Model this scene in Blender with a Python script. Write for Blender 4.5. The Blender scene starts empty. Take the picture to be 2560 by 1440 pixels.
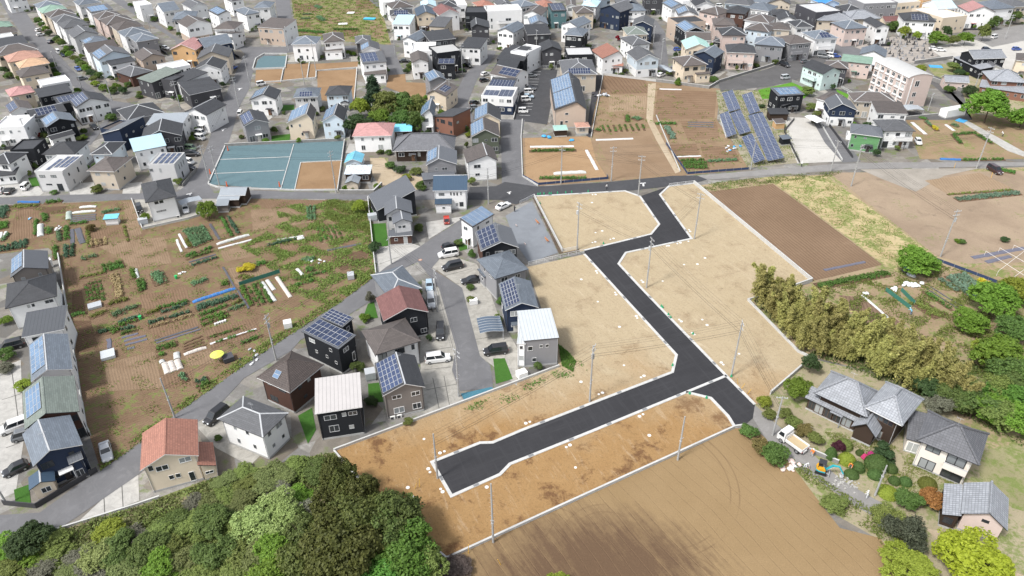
import bpy,bmesh,math,random
import numpy as np
from mathutils import Matrix,Vector

scene=bpy.context.scene
COL=scene.collection

# --- camera
CAM_H,PITCH,ROLL,LENS=86.406,math.radians(33.99),math.radians(-0.731),25.365
cam_data=bpy.data.cameras.new('camera')
cam_data.sensor_width=36.0
cam_data.lens=LENS
cam_data.clip_start=1.0
cam_data.clip_end=6000.0
cam=bpy.data.objects.new('camera',cam_data)
COL.objects.link(cam)
_r=Vector((1,0,0));_u=Vector((0,math.sin(PITCH),math.cos(PITCH)));_f=Vector((0,math.cos(PITCH),-math.sin(PITCH)))
_R=_r*math.cos(ROLL)+_u*math.sin(ROLL)
_U=_u*math.cos(ROLL)-_r*math.sin(ROLL)
cam.matrix_world=Matrix(((_R.x,_U.x,-_f.x,0),(_R.y,_U.y,-_f.y,0),(_R.z,_U.z,-_f.z,CAM_H),(0,0,0,1)))
scene.camera=cam

# --- sky and sun
SUN_EL=math.radians(54)
SUN_TO=Vector((-0.80,-0.60,0)).normalized()          # horizontal direction towards the sun
world=bpy.data.worlds.new('World');scene.world=world;world.use_nodes=True
wn=world.node_tree.nodes;wl=world.node_tree.links
bg=wn['Background']
sky=wn.new('ShaderNodeTexSky');sky.sky_type='NISHITA';sky.sun_disc=False
sky.sun_elevation=SUN_EL
sky.sun_rotation=math.atan2(SUN_TO.x,SUN_TO.y)
sky.air_density=1.0;sky.dust_density=3.0;sky.ozone_density=1.0;sky.altitude=80
hs=wn.new('ShaderNodeHueSaturation');hs.inputs['Saturation'].default_value=0.35
wl.new(sky.outputs['Color'],hs.inputs['Color'])
wl.new(hs.outputs['Color'],bg.inputs['Color'])
bg.inputs['Strength'].default_value=0.148
sun_d=bpy.data.lights.new('sun','SUN');sun_d.energy=2.35;sun_d.angle=math.radians(9);sun_d.color=(1.0,0.975,0.94)
sun=bpy.data.objects.new('sun',sun_d);COL.objects.link(sun)
_sd=Vector((SUN_TO.x*math.cos(SUN_EL),SUN_TO.y*math.cos(SUN_EL),math.sin(SUN_EL)))
sun.rotation_euler=(-_sd).to_track_quat('-Z','Y').to_euler()
sun.location=_sd*300
vs=scene.view_settings
vs.view_transform='Standard';vs.look='None';vs.gamma=1.0;vs.use_curve_mapping=False
vs.exposure=0.68
scene.render.engine='CYCLES'
scene.cycles.max_bounces=5
scene.cycles.diffuse_bounces=3
scene.cycles.use_adaptive_sampling=True

# --- helpers
rnd=random.Random(7)
rng=np.random.default_rng(7)

def tag(o,label=None,cat=None,group=None,kind=None):
	if label:o['label']=label
	if cat:o['category']=cat
	if group:o['group']=group
	if kind:o['kind']=kind
	return o

def link(name,data,parent=None,loc=None,rz=None,scale=None):
	o=bpy.data.objects.new(name,data)
	COL.objects.link(o)
	if parent:o.parent=parent
	if loc is not None:o.location=loc
	if rz is not None:o.rotation_euler=(0,0,rz)
	if scale is not None:o.scale=scale
	return o

def empty(name,loc,rz=0.0):
	o=link(name,None,None,loc,rz)
	o.empty_display_size=0.5
	return o

def copy_tree(o,parent=None):
	c=o.copy();COL.objects.link(c);c.parent=parent
	for ch in o.children:copy_tree(ch,c)
	return c

class MB:
	"""collects polygons with material slots and metre UVs, builds one mesh"""
	def __init__(s):s.v=[];s.f=[];s.m=[];s.uv=[]
	def poly(s,pts,m=0,uv=None):
		n=len(s.v);s.v.extend([tuple(p) for p in pts]);s.f.append(tuple(range(n,n+len(pts))));s.m.append(m)
		if uv is None:
			a,b=Vector(pts[0]),Vector(pts[1])
			nor=Vector((0,0,0))
			for i in range(len(pts)):
				p,q=Vector(pts[i]),Vector(pts[(i+1)%len(pts)])
				nor+=p.cross(q)
			if nor.length<1e-9:nor=Vector((0,0,1))
			nor.normalize()
			e=Vector((0,0,1)).cross(nor)
			if e.length<0.05:e=Vector((1,0,0))
			e.normalize();g=nor.cross(e)
			uv=[(Vector(p).dot(e),Vector(p).dot(g)) for p in pts]
		s.uv.extend(uv)
	def box(s,c,size,rz=0.0,m=0,bevel=0.0):
		hx,hy,hz=size[0]/2,size[1]/2,size[2]/2
		cs,sn=math.cos(rz),math.sin(rz)
		def P(x,y,z):return (c[0]+x*cs-y*sn,c[1]+x*sn+y*cs,c[2]+z)
		p=[P(-hx,-hy,-hz),P(hx,-hy,-hz),P(hx,hy,-hz),P(-hx,hy,-hz),P(-hx,-hy,hz),P(hx,-hy,hz),P(hx,hy,hz),P(-hx,hy,hz)]
		for q in ((0,3,2,1),(4,5,6,7),(0,1,5,4),(1,2,6,5),(2,3,7,6),(3,0,4,7)):
			s.poly([p[i] for i in q],m)
	def tube(s,p0,p1,r0,r1=None,n=8,m=0,cap=True):
		r1=r0 if r1 is None else r1
		a,b=Vector(p0),Vector(p1);d=(b-a)
		if d.length<1e-6:return
		d.normalize();x=d.orthogonal().normalized();y=d.cross(x)
		ra=[a+(x*math.cos(t)+y*math.sin(t))*r0 for t in [2*math.pi*i/n for i in range(n)]]
		rb=[b+(x*math.cos(t)+y*math.sin(t))*r1 for t in [2*math.pi*i/n for i in range(n)]]
		for i in range(n):
			j=(i+1)%n;s.poly([ra[i],ra[j],rb[j],rb[i]],m)
		if cap:s.poly(list(reversed(ra)),m);s.poly(rb,m)
	def loft(s,rings,m=0,cap=True):
		n=len(rings[0])
		for a,b in zip(rings[:-1],rings[1:]):
			for i in range(n):
				j=(i+1)%n;s.poly([a[i],a[j],b[j],b[i]],m)
		if cap:s.poly(list(reversed(rings[0])),m);s.poly(rings[-1],m)
	def prism(s,pts,z0,z1,m=0,mside=None):
		a=sum(pts[i][0]*pts[(i+1)%len(pts)][1]-pts[(i+1)%len(pts)][0]*pts[i][1] for i in range(len(pts)))
		if a<0:pts=pts[::-1]
		s.poly([(p[0],p[1],z1) for p in pts],m)
		ms=m if mside is None else mside
		for i in range(len(pts)):
			p,q=pts[i],pts[(i+1)%len(pts)]
			s.poly([(p[0],p[1],z0),(q[0],q[1],z0),(q[0],q[1],z1),(p[0],p[1],z1)],ms)
	def mesh(s,name,mats,smooth=False,weld=False):
		me=bpy.data.meshes.new(name)
		me.from_pydata(s.v,[],s.f)
		for mt in mats:me.materials.append(mt)
		if any(s.m):me.polygons.foreach_set('material_index',s.m)
		ul=me.uv_layers.new(name='UVMap')
		ul.data.foreach_set('uv',np.array(s.uv,dtype=np.float32).ravel())
		if weld:
			bm=bmesh.new();bm.from_mesh(me);bmesh.ops.remove_doubles(bm,verts=bm.verts,dist=1e-4)
			bmesh.ops.recalc_face_normals(bm,faces=bm.faces);bm.to_mesh(me);bm.free()
		if smooth:me.polygons.foreach_set('use_smooth',[True]*len(me.polygons))
		me.update()
		return me
	def obj(s,name,mats,parent=None,loc=None,rz=None,smooth=False,weld=False):
		if not isinstance(mats,(list,tuple)):mats=[mats]
		return link(name,s.mesh(name,mats,smooth,weld),parent,loc,rz)

def quads_mesh(name,verts,mat_):
	"""verts: (N,4,3) array of loose quads"""
	n=len(verts)
	me=bpy.data.meshes.new(name)
	me.vertices.add(n*4);me.vertices.foreach_set('co',np.ascontiguousarray(verts,dtype=np.float32).ravel())
	me.loops.add(n*4);me.loops.foreach_set('vertex_index',np.arange(n*4,dtype=np.int32))
	me.polygons.add(n);me.polygons.foreach_set('loop_start',np.arange(0,n*4,4,dtype=np.int32))
	me.polygons.foreach_set('loop_total',np.full(n,4,dtype=np.int32))
	me.materials.append(mat_)
	me.update(calc_edges=True)
	return me

# --- materials
_mats={}
def newmat(name,rough=0.8,spec=0.3,metal=0.0):
	m=bpy.data.materials.new(name);m.use_nodes=True
	nt=m.node_tree;b=nt.nodes['Principled BSDF']
	b.inputs['Roughness'].default_value=rough;b.inputs['Specular IOR Level'].default_value=spec
	b.inputs['Metallic'].default_value=metal
	return m,nt,b

def N(nt,t,**kw):
	n=nt.nodes.new(t)
	for k,v in kw.items():
		if k in n.inputs:n.inputs[k].default_value=v
		else:setattr(n,k,v)
	return n

def mixc(nt,fac,a,b,blend='MIX'):
	n=nt.nodes.new('ShaderNodeMix');n.data_type='RGBA';n.blend_type=blend
	for sock,val in ((n.inputs[0],fac),(n.inputs[6],a),(n.inputs[7],b)):
		if hasattr(val,'is_output') or isinstance(val,bpy.types.NodeSocket):nt.links.new(val,sock)
		elif isinstance(val,(int,float)):sock.default_value=val
		else:sock.default_value=(*val[:3],1)
	return n.outputs[2]

def mth(nt,op,a,b=None,c=None,clamp=False):
	n=nt.nodes.new('ShaderNodeMath');n.operation=op;n.use_clamp=clamp
	for i,val in enumerate((a,b,c)):
		if val is None:continue
		if isinstance(val,(int,float)):n.inputs[i].default_value=val
		else:nt.links.new(val,n.inputs[i])
	return n.outputs[0]

def ramp(nt,src,stops):
	n=nt.nodes.new('ShaderNodeValToRGB');cr=n.color_ramp
	while len(cr.elements)<len(stops):cr.elements.new(0.5)
	for e,(p,c) in zip(cr.elements,stops):
		e.position=p;e.color=(*c,1) if len(c)==3 else c
	nt.links.new(src,n.inputs[0])
	return n.outputs[0]

def noise(nt,vec,scale,detail=4,rough=0.6,dist=0.0):
	n=nt.nodes.new('ShaderNodeTexNoise')
	n.inputs['Scale'].default_value=scale;n.inputs['Detail'].default_value=detail;n.inputs['Roughness'].default_value=rough
	n.inputs['Distortion'].default_value=dist
	if vec is not None:nt.links.new(vec,n.inputs['Vector'])
	return n.outputs['Fac']

def rotscale(nt,vec,deg,sx,sy):
	"""coordinates turned by deg, then stretched"""
	a=nt.nodes.new('ShaderNodeMapping');nt.links.new(vec,a.inputs[0]);a.inputs['Rotation'].default_value=(0,0,math.radians(deg))
	b=nt.nodes.new('ShaderNodeMapping');nt.links.new(a.outputs[0],b.inputs[0]);b.inputs['Scale'].default_value=(sx,sy,1)
	return b.outputs[0]

def bump(nt,b,h,strength=0.3,dist=0.05):
	n=nt.nodes.new('ShaderNodeBump');n.inputs['Strength'].default_value=strength;n.inputs['Distance'].default_value=dist
	nt.links.new(h,n.inputs['Height']);nt.links.new(n.outputs['Normal'],b.inputs['Normal'])

def grey(v):return (v,v,v)

def objrand(nt,lo,hi):
	oi=nt.nodes.new('ShaderNodeObjectInfo')
	mr=nt.nodes.new('ShaderNodeMapRange');mr.inputs[3].default_value=lo;mr.inputs[4].default_value=hi
	nt.links.new(oi.outputs['Random'],mr.inputs[0])
	return mr.outputs[0]

def plain(name,col,rough=0.6,spec=0.4,metal=0.0,var=0.06,nscale=1.5):
	if name in _mats:return _mats[name]
	m,nt,b=newmat(name,rough,spec,metal)
	tc=nt.nodes.new('ShaderNodeTexCoord')
	f=noise(nt,tc.outputs['Object'],nscale,5,0.65)
	c=mixc(nt,f,tuple(x*(1-var*2) for x in col),tuple(min(1,x*(1+var*2)) for x in col))
	nt.links.new(c,b.inputs['Base Color'])
	_mats[name]=m
	return m

WALLS={# painted and sided walls
 'W':('white',(.79,.79,.775)),'C':('cream',(.66,.565,.44)),'B':('beige',(.52,.455,.37)),'T':('tan',(.46,.37,.30)),
 'G':('light grey',(.52,.52,.52)),'M':('grey',(.24,.24,.25)),'D':('charcoal',(.060,.060,.066)),'N':('navy',(.022,.034,.065)),
 'K':('black',(.016,.018,.022)),'R':('brown',(.085,.045,.034)),'P':('pale pink',(.58,.475,.43)),'Y':('ochre',(.58,.37,.19)),
 'L':('pale blue',(.56,.64,.70)),'O':('olive green',(.10,.115,.085)),'E':('teal',(.10,.19,.20)),'V':('dark timber',(.045,.030,.022)),
 'A':('brick red',(.21,.105,.075)),'H':('mint white',(.60,.72,.70)),'J':('green',(.12,.27,.12)),'Q':('taupe',(.20,.18,.165)),'X':('cream',(.72,.67,.60)),'Z':('netted',(.07,.07,.08))}

def wall_mat(k):
	key='wall_'+k
	if key in _mats:return _mats[key]
	nm,col=WALLS[k]
	m,nt,b=newmat('wall '+nm,0.8,0.25)
	tc=nt.nodes.new('ShaderNodeTexCoord')
	f=noise(nt,tc.outputs['Object'],0.9,6,0.7)
	f2=noise(nt,tc.outputs['Object'],9.0,3,0.6)
	fs=mth(nt,'ADD',mth(nt,'MULTIPLY',f,0.7),mth(nt,'MULTIPLY',f2,0.3))
	c=mixc(nt,fs,tuple(x*0.84 for x in col),tuple(min(.86,x*1.12) for x in col))
	v=objrand(nt,0.9,1.08)
	hsv=nt.nodes.new('ShaderNodeHueSaturation');nt.links.new(c,hsv.inputs['Color']);nt.links.new(v,hsv.inputs['Value'])
	nt.links.new(hsv.outputs['Color'],b.inputs['Base Color'])
	sep=nt.nodes.new('ShaderNodeSeparateXYZ');nt.links.new(tc.outputs['UV'],sep.inputs[0])
	# horizontal siding courses, 0.45 m high
	h=mth(nt,'PINGPONG',sep.outputs['Y'],0.225)
	h=mth(nt,'LESS_THAN',h,0.02)
	bump(nt,b,mth(nt,'SUBTRACT',mth(nt,'MULTIPLY',f2,0.3),h),0.25,0.03)
	_mats[key]=m
	return m

ROOFS={
 'g':('grey',(.10,.103,.11),'slate'),'d':('dark grey',(.045,.047,.052),'slate'),'b':('brown-grey',(.10,.086,.08),'slate'),
 'u':('blue-grey',(.13,.152,.18),'slate'),'r':('terracotta',(.31,.145,.105),'tile'),'p':('pink',(.40,.215,.205),'slate'),
 'w':('white',(.55,.55,.545),'seam'),'n':('green',(.20,.30,.24),'slate'),'k':('black',(.03,.03,.033),'seam'),
 'y':('orange-tan',(.46,.30,.19),'slate'),'o':('salmon',(.44,.25,.19),'slate'),'s':('silver',(.30,.33,.36),'rib'),
 'D':('dark brown',(.078,.062,.056),'tile'),'t':('silver tiled',(.285,.30,.325),'kawara'),'T':('dark tiled',(.135,.138,.15),'kawara'),'c':('sky-blue',(.16,.47,.62),'rib'),
 'm':('mint',(.36,.58,.52),'seam'),'i':('pale blue',(.42,.58,.66),'seam'),'z':('rusty',(.50,.58,.64),'rust'),
 'l':('bright blue',(.05,.22,.55),'slate'),'R':('dark red',(.17,.08,.074),'slate'),'G':('green-grey',(.15,.175,.155),'slate'),
 'W':('white ribbed',(.41,.39,.38),'bigseam'),'q':('dark ribbed',(.075,.08,.088),'bigseam'),'v':('navy',(.045,.075,.115),'seam'),
 'x':('pale ribbed',(.40,.425,.44),'bigseam'),'f':('pale',(.45,.45,.44),'flat'),'e':('slate grey',(.105,.112,.125),'seam')}

def roof_mat(k):
	key='roof_'+k
	if key in _mats:return _mats[key]
	nm,col,kind=ROOFS[k]
	m,nt,b=newmat('roof '+nm,0.62 if kind in ('slate','kawara','tile','flat') else 0.42,0.4)
	tc=nt.nodes.new('ShaderNodeTexCoord')
	sep=nt.nodes.new('ShaderNodeSeparateXYZ');nt.links.new(tc.outputs['UV'],sep.inputs[0])
	f=noise(nt,tc.outputs['Object'],0.55,6,0.7)
	f2=noise(nt,tc.outputs['UV'],5.0,3,0.6)
	lo=tuple(x*0.80 for x in col);hi=tuple(min(.86,x*1.18) for x in col)
	fs=mth(nt,'ADD',mth(nt,'MULTIPLY',f,0.65),mth(nt,'MULTIPLY',f2,0.35))
	c=mixc(nt,fs,lo,hi)
	if kind in ('slate','tile','kawara'):
		br=nt.nodes.new('ShaderNodeTexBrick')
		nt.links.new(tc.outputs['UV'],br.inputs['Vector'])
		br.inputs['Scale'].default_value=1.0
		br.inputs['Brick Width'].default_value={'slate':0.9,'tile':0.34,'kawara':0.42}[kind]
		br.inputs['Row Height'].default_value={'slate':0.30,'tile':0.36,'kawara':0.40}[kind]
		br.inputs['Mortar Size'].default_value={'slate':0.022,'tile':0.03,'kawara':0.035}[kind]
		br.inputs['Mortar Smooth'].default_value=0.4
		br.offset=0.5 if kind !='kawara' else 0.0
		br.inputs['Color1'].default_value=(0.82,0.82,0.82,1);br.inputs['Color2'].default_value=(1.15,1.15,1.15,1);br.inputs['Mortar'].default_value=(0.45,0.45,0.45,1)
		c=mixc(nt,0.75,c,mixc(nt,1.0,c,br.outputs['Color'],'MULTIPLY'))
		hgt=mth(nt,'SUBTRACT',1.0,br.outputs['Fac'])
		if kind !='slate':
			wv=mth(nt,'SINE',mth(nt,'MULTIPLY',sep.outputs['X'],2*math.pi/(0.42 if kind=='kawara' else 0.34)))
			hgt=mth(nt,'ADD',hgt,mth(nt,'MULTIPLY',wv,0.6))
		bump(nt,b,hgt,0.55 if kind !='slate' else 0.3,0.05)
	elif kind in ('seam','rib','bigseam','rust'):
		w={'seam':0.42,'rib':0.20,'bigseam':0.62,'rust':0.3}[kind]
		pp=mth(nt,'PINGPONG',sep.outputs['X'],w/2)
		ln=mth(nt,'LESS_THAN',pp,0.05 if kind=='bigseam' else 0.03)
		c=mixc(nt,mth(nt,'MULTIPLY',ln,0.45),c,tuple(x*0.45 for x in col))
		if kind=='rust':
			rf=ramp(nt,noise(nt,tc.outputs['UV'],1.6,6,0.75),[(0.53,grey(0)),(0.62,grey(1))])
			c=mixc(nt,rf,c,(.20,.10,.07))
		bump(nt,b,ln,0.5,0.06)
	v=objrand(nt,0.86,1.16)
	hsv=nt.nodes.new('ShaderNodeHueSaturation');nt.links.new(c,hsv.inputs['Color']);nt.links.new(v,hsv.inputs['Value'])
	nt.links.new(hsv.outputs['Color'],b.inputs['Base Color'])
	_mats[key]=m
	return m

def glass_mat(kind='pane'):
	key='glass_'+kind
	if key in _mats:return _mats[key]
	m,nt,b=newmat('window glass '+kind,0.08,0.6)
	if kind=='car':
		b.inputs['Base Color'].default_value=(.02,.025,.03,1)
	else:
		v=objrand(nt,0,1)
		c=ramp(nt,v,[(0.0,(.025,.03,.035)),(0.55,(.05,.055,.06)),(0.75,(.22,.24,.25)),(1.0,(.42,.43,.42))])
		nt.links.new(c,b.inputs['Base Color'])
	_mats[key]=m
	return m

def solar_mat(kind):
	key='solar_'+kind
	if key in _mats:return _mats[key]
	col={'blue':(.025,.04,.095),'navy':(.012,.02,.055),'pale':(.10,.17,.27),'dark':(.02,.025,.05)}[kind]  # pale: sky reflection painted into the cell colour
	m,nt,b=newmat('solar cells '+kind,0.22,0.5)
	tc=nt.nodes.new('ShaderNodeTexCoord');sep=nt.nodes.new('ShaderNodeSeparateXYZ');nt.links.new(tc.outputs['UV'],sep.inputs[0])
	g1=mth(nt,'LESS_THAN',mth(nt,'PINGPONG',sep.outputs['X'],0.083),0.006)
	g2=mth(nt,'LESS_THAN',mth(nt,'PINGPONG',sep.outputs['Y'],0.083),0.006)
	g=mth(nt,'MAXIMUM',g1,g2)
	base=mixc(nt,objrand(nt,0,1),tuple(x*0.85 for x in col),tuple(x*1.2 for x in col))
	c=mixc(nt,mth(nt,'MULTIPLY',g,0.5),base,(.25,.30,.38))
	nt.links.new(c,b.inputs['Base Color'])
	_mats[key]=m
	return m

def leaf_mat(name,dark,light,trans=0.25):
	key='leaf_'+name
	if key in _mats:return _mats[key]
	m=bpy.data.materials.new('foliage '+name);m.use_nodes=True
	nt=m.node_tree;b=nt.nodes['Principled BSDF'];out=nt.nodes['Material Output']
	geo=nt.nodes.new('ShaderNodeNewGeometry')
	tc=nt.nodes.new('ShaderNodeTexCoord')
	f=noise(nt,tc.outputs['Object'],0.8,2,0.5)
	r=mth(nt,'ADD',mth(nt,'MULTIPLY',geo.outputs['Random Per Island'],0.6),mth(nt,'MULTIPLY',f,0.5))
	c=mixc(nt,r,dark,light)
	v=objrand(nt,0.82,1.2)
	hsv=nt.nodes.new('ShaderNodeHueSaturation');nt.links.new(c,hsv.inputs['Color']);nt.links.new(v,hsv.inputs['Value'])
	nt.links.new(objrand(nt,0.485,0.515),hsv.inputs['Hue'])
	b.inputs['Roughness'].default_value=0.6;b.inputs['Specular IOR Level'].default_value=0.25
	nt.links.new(hsv.outputs['Color'],b.inputs['Base Color'])
	tr=nt.nodes.new('ShaderNodeBsdfTranslucent');nt.links.new(hsv.outputs['Color'],tr.inputs['Color'])
	mx=nt.nodes.new('ShaderNodeMixShader');mx.inputs[0].default_value=trans
	nt.links.new(b.outputs[0],mx.inputs[1]);nt.links.new(tr.outputs[0],mx.inputs[2]);nt.links.new(mx.outputs[0],out.inputs['Surface'])
	_mats[key]=m
	return m

def soil_mat(name,c1,c2,c3=None,scale=0.25,furrow=None,bstr=0.4,fine=6.0,tracks=None,weeds=0.0,fdark=0.35,patch=(0.56,0.70),rough=0.95):
	"""bare earth: two tones, darker disturbed patches, optional furrows (angle deg, spacing m) and wheel tracks"""
	key='soil_'+name
	if key in _mats:return _mats[key]
	if 'gravel' not in name:# field soils are dull: pull towards grey and down a little
		def dull(c):l=sum(c)/3;return tuple((x*.92+l*.08)*.96 for x in c)
		c1,c2=dull(c1),dull(c2);c3=dull(c3) if c3 else None
	m,nt,b=newmat('ground '+name,rough,0.1)
	tc=nt.nodes.new('ShaderNodeTexCoord');O=tc.outputs['Object']
	big=noise(nt,O,scale*0.35,5,0.62,0.6)
	mid=noise(nt,O,scale*1.6,6,0.68,0.3)
	fin=noise(nt,O,fine,4,0.7)
	c=mixc(nt,ramp(nt,big,[(0.36,grey(0)),(0.64,grey(1))]),c1,c2)
	c=mixc(nt,mth(nt,'MULTIPLY',mid,0.5),c,tuple(min(.8,x*1.16) for x in c2))
	if c3:
		pm=mth(nt,'MULTIPLY',ramp(nt,noise(nt,O,scale*1.1,8,0.74,0.9),[(patch[0],grey(0)),(patch[1],grey(1))]),ramp(nt,mid,[(0.35,grey(.2)),(0.6,grey(1))]))
		c=mixc(nt,mth(nt,'MULTIPLY',pm,0.85),c,c3)
	h=mth(nt,'ADD',mth(nt,'MULTIPLY',mid,0.6),mth(nt,'MULTIPLY',fin,0.6))
	spk=ramp(nt,fin,[(0.30,grey(.80)),(0.50,grey(1.0)),(0.75,grey(1.07))])
	c=mixc(nt,1.0,c,spk,'MULTIPLY')
	if furrow:
		mp=nt.nodes.new('ShaderNodeMapping');nt.links.new(O,mp.inputs['Vector']);mp.inputs['Rotation'].default_value=(0,0,math.radians(furrow[0]))
		sp=nt.nodes.new('ShaderNodeSeparateXYZ');nt.links.new(mp.outputs[0],sp.inputs[0])
		wob=mth(nt,'MULTIPLY',mth(nt,'SUBTRACT',noise(nt,O,0.18,3,0.5),0.5),furrow[1]*1.2)
		s=mth(nt,'SINE',mth(nt,'MULTIPLY',mth(nt,'ADD',sp.outputs['X'],wob),2*math.pi/furrow[1]))
		lines=ramp(nt,mth(nt,'ADD',mth(nt,'MULTIPLY',s,0.5),0.5),[(0.0,grey(1)),(0.35 if len(furrow)<3 else furrow[2],grey(0))])
		lines=mth(nt,'MULTIPLY',lines,ramp(nt,mid,[(0.25,grey(.35)),(0.6,grey(1))]))
		c=mixc(nt,mth(nt,'MULTIPLY',lines,fdark),c,tuple(x*0.35 for x in c1))
		h=mth(nt,'ADD',h,mth(nt,'MULTIPLY',s,0.5))
	if weeds>0:
		wf=noise(nt,O,1.1,7,0.75,0.4);wg=noise(nt,O,scale*0.7,3,0.5)
		wm=ramp(nt,mth(nt,'ADD',mth(nt,'MULTIPLY',wf,0.6),mth(nt,'MULTIPLY',wg,0.4)),[(0.60-weeds*0.25,grey(0)),(0.68-weeds*0.25,grey(1))])
		gc=mixc(nt,fin,(.085,.125,.028),(.20,.245,.075))
		c=mixc(nt,mth(nt,'MULTIPLY',wm,0.85),c,gc)
	nt.links.new(c,b.inputs['Base Color'])
	bump(nt,b,h,bstr,0.12)
	_mats[key]=m
	return m

def asphalt_mat(name,col,patchy=0.2):
	key='asphalt_'+name
	if key in _mats:return _mats[key]
	m,nt,b=newmat('asphalt '+name,0.85,0.25)
	tc=nt.nodes.new('ShaderNodeTexCoord');O=tc.outputs['Object']
	big=noise(nt,O,0.16,6,0.65,0.5);fin=noise(nt,O,14,3,0.7)
	# faint dusty wheel streaks, stretched along the road
	st=mth(nt,'MAXIMUM',noise(nt,rotscale(nt,O,159,1,.06),1.3,7,0.72,.2),noise(nt,rotscale(nt,O,63,1,.06),1.3,7,0.72,.2)) if name=='new' else noise(nt,O,0.5,8,0.75,1.2)
	c=mixc(nt,big,tuple(x*(1-patchy) for x in col),tuple(x*(1+patchy*1.8) for x in col))
	c=mixc(nt,mth(nt,'MULTIPLY',ramp(nt,st,[(0.5,grey(0)),(0.75,grey(1))]),0.4),c,tuple(min(.4,x*1.7+.02) for x in col))
	c=mixc(nt,1.0,c,ramp(nt,fin,[(0.3,grey(.86)),(0.7,grey(1.1))]),'MULTIPLY')
	nt.links.new(c,b.inputs['Base Color'])
	bump(nt,b,fin,0.3,0.02)
	_mats[key]=m
	return m

def concrete_mat(name,col,stain=0.5,scale=0.6):
	key='concrete_'+name
	if key in _mats:return _mats[key]
	m,nt,b=newmat('concrete '+name,0.88,0.2)
	tc=nt.nodes.new('ShaderNodeTexCoord');O=tc.outputs['Object']
	f=noise(nt,O,scale,7,0.72,0.6);fin=noise(nt,O,8,3,0.7)
	s=ramp(nt,f,[(0.34,grey(1)),(0.60,grey(0))])
	c=mixc(nt,mth(nt,'MULTIPLY',s,stain),col,tuple(x*0.45 for x in col))
	c=mixc(nt,1.0,c,ramp(nt,fin,[(0.3,grey(.9)),(0.7,grey(1.06))]),'MULTIPLY')
	nt.links.new(c,b.inputs['Base Color'])
	bump(nt,b,fin,0.2,0.02)
	_mats[key]=m
	return m

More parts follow.
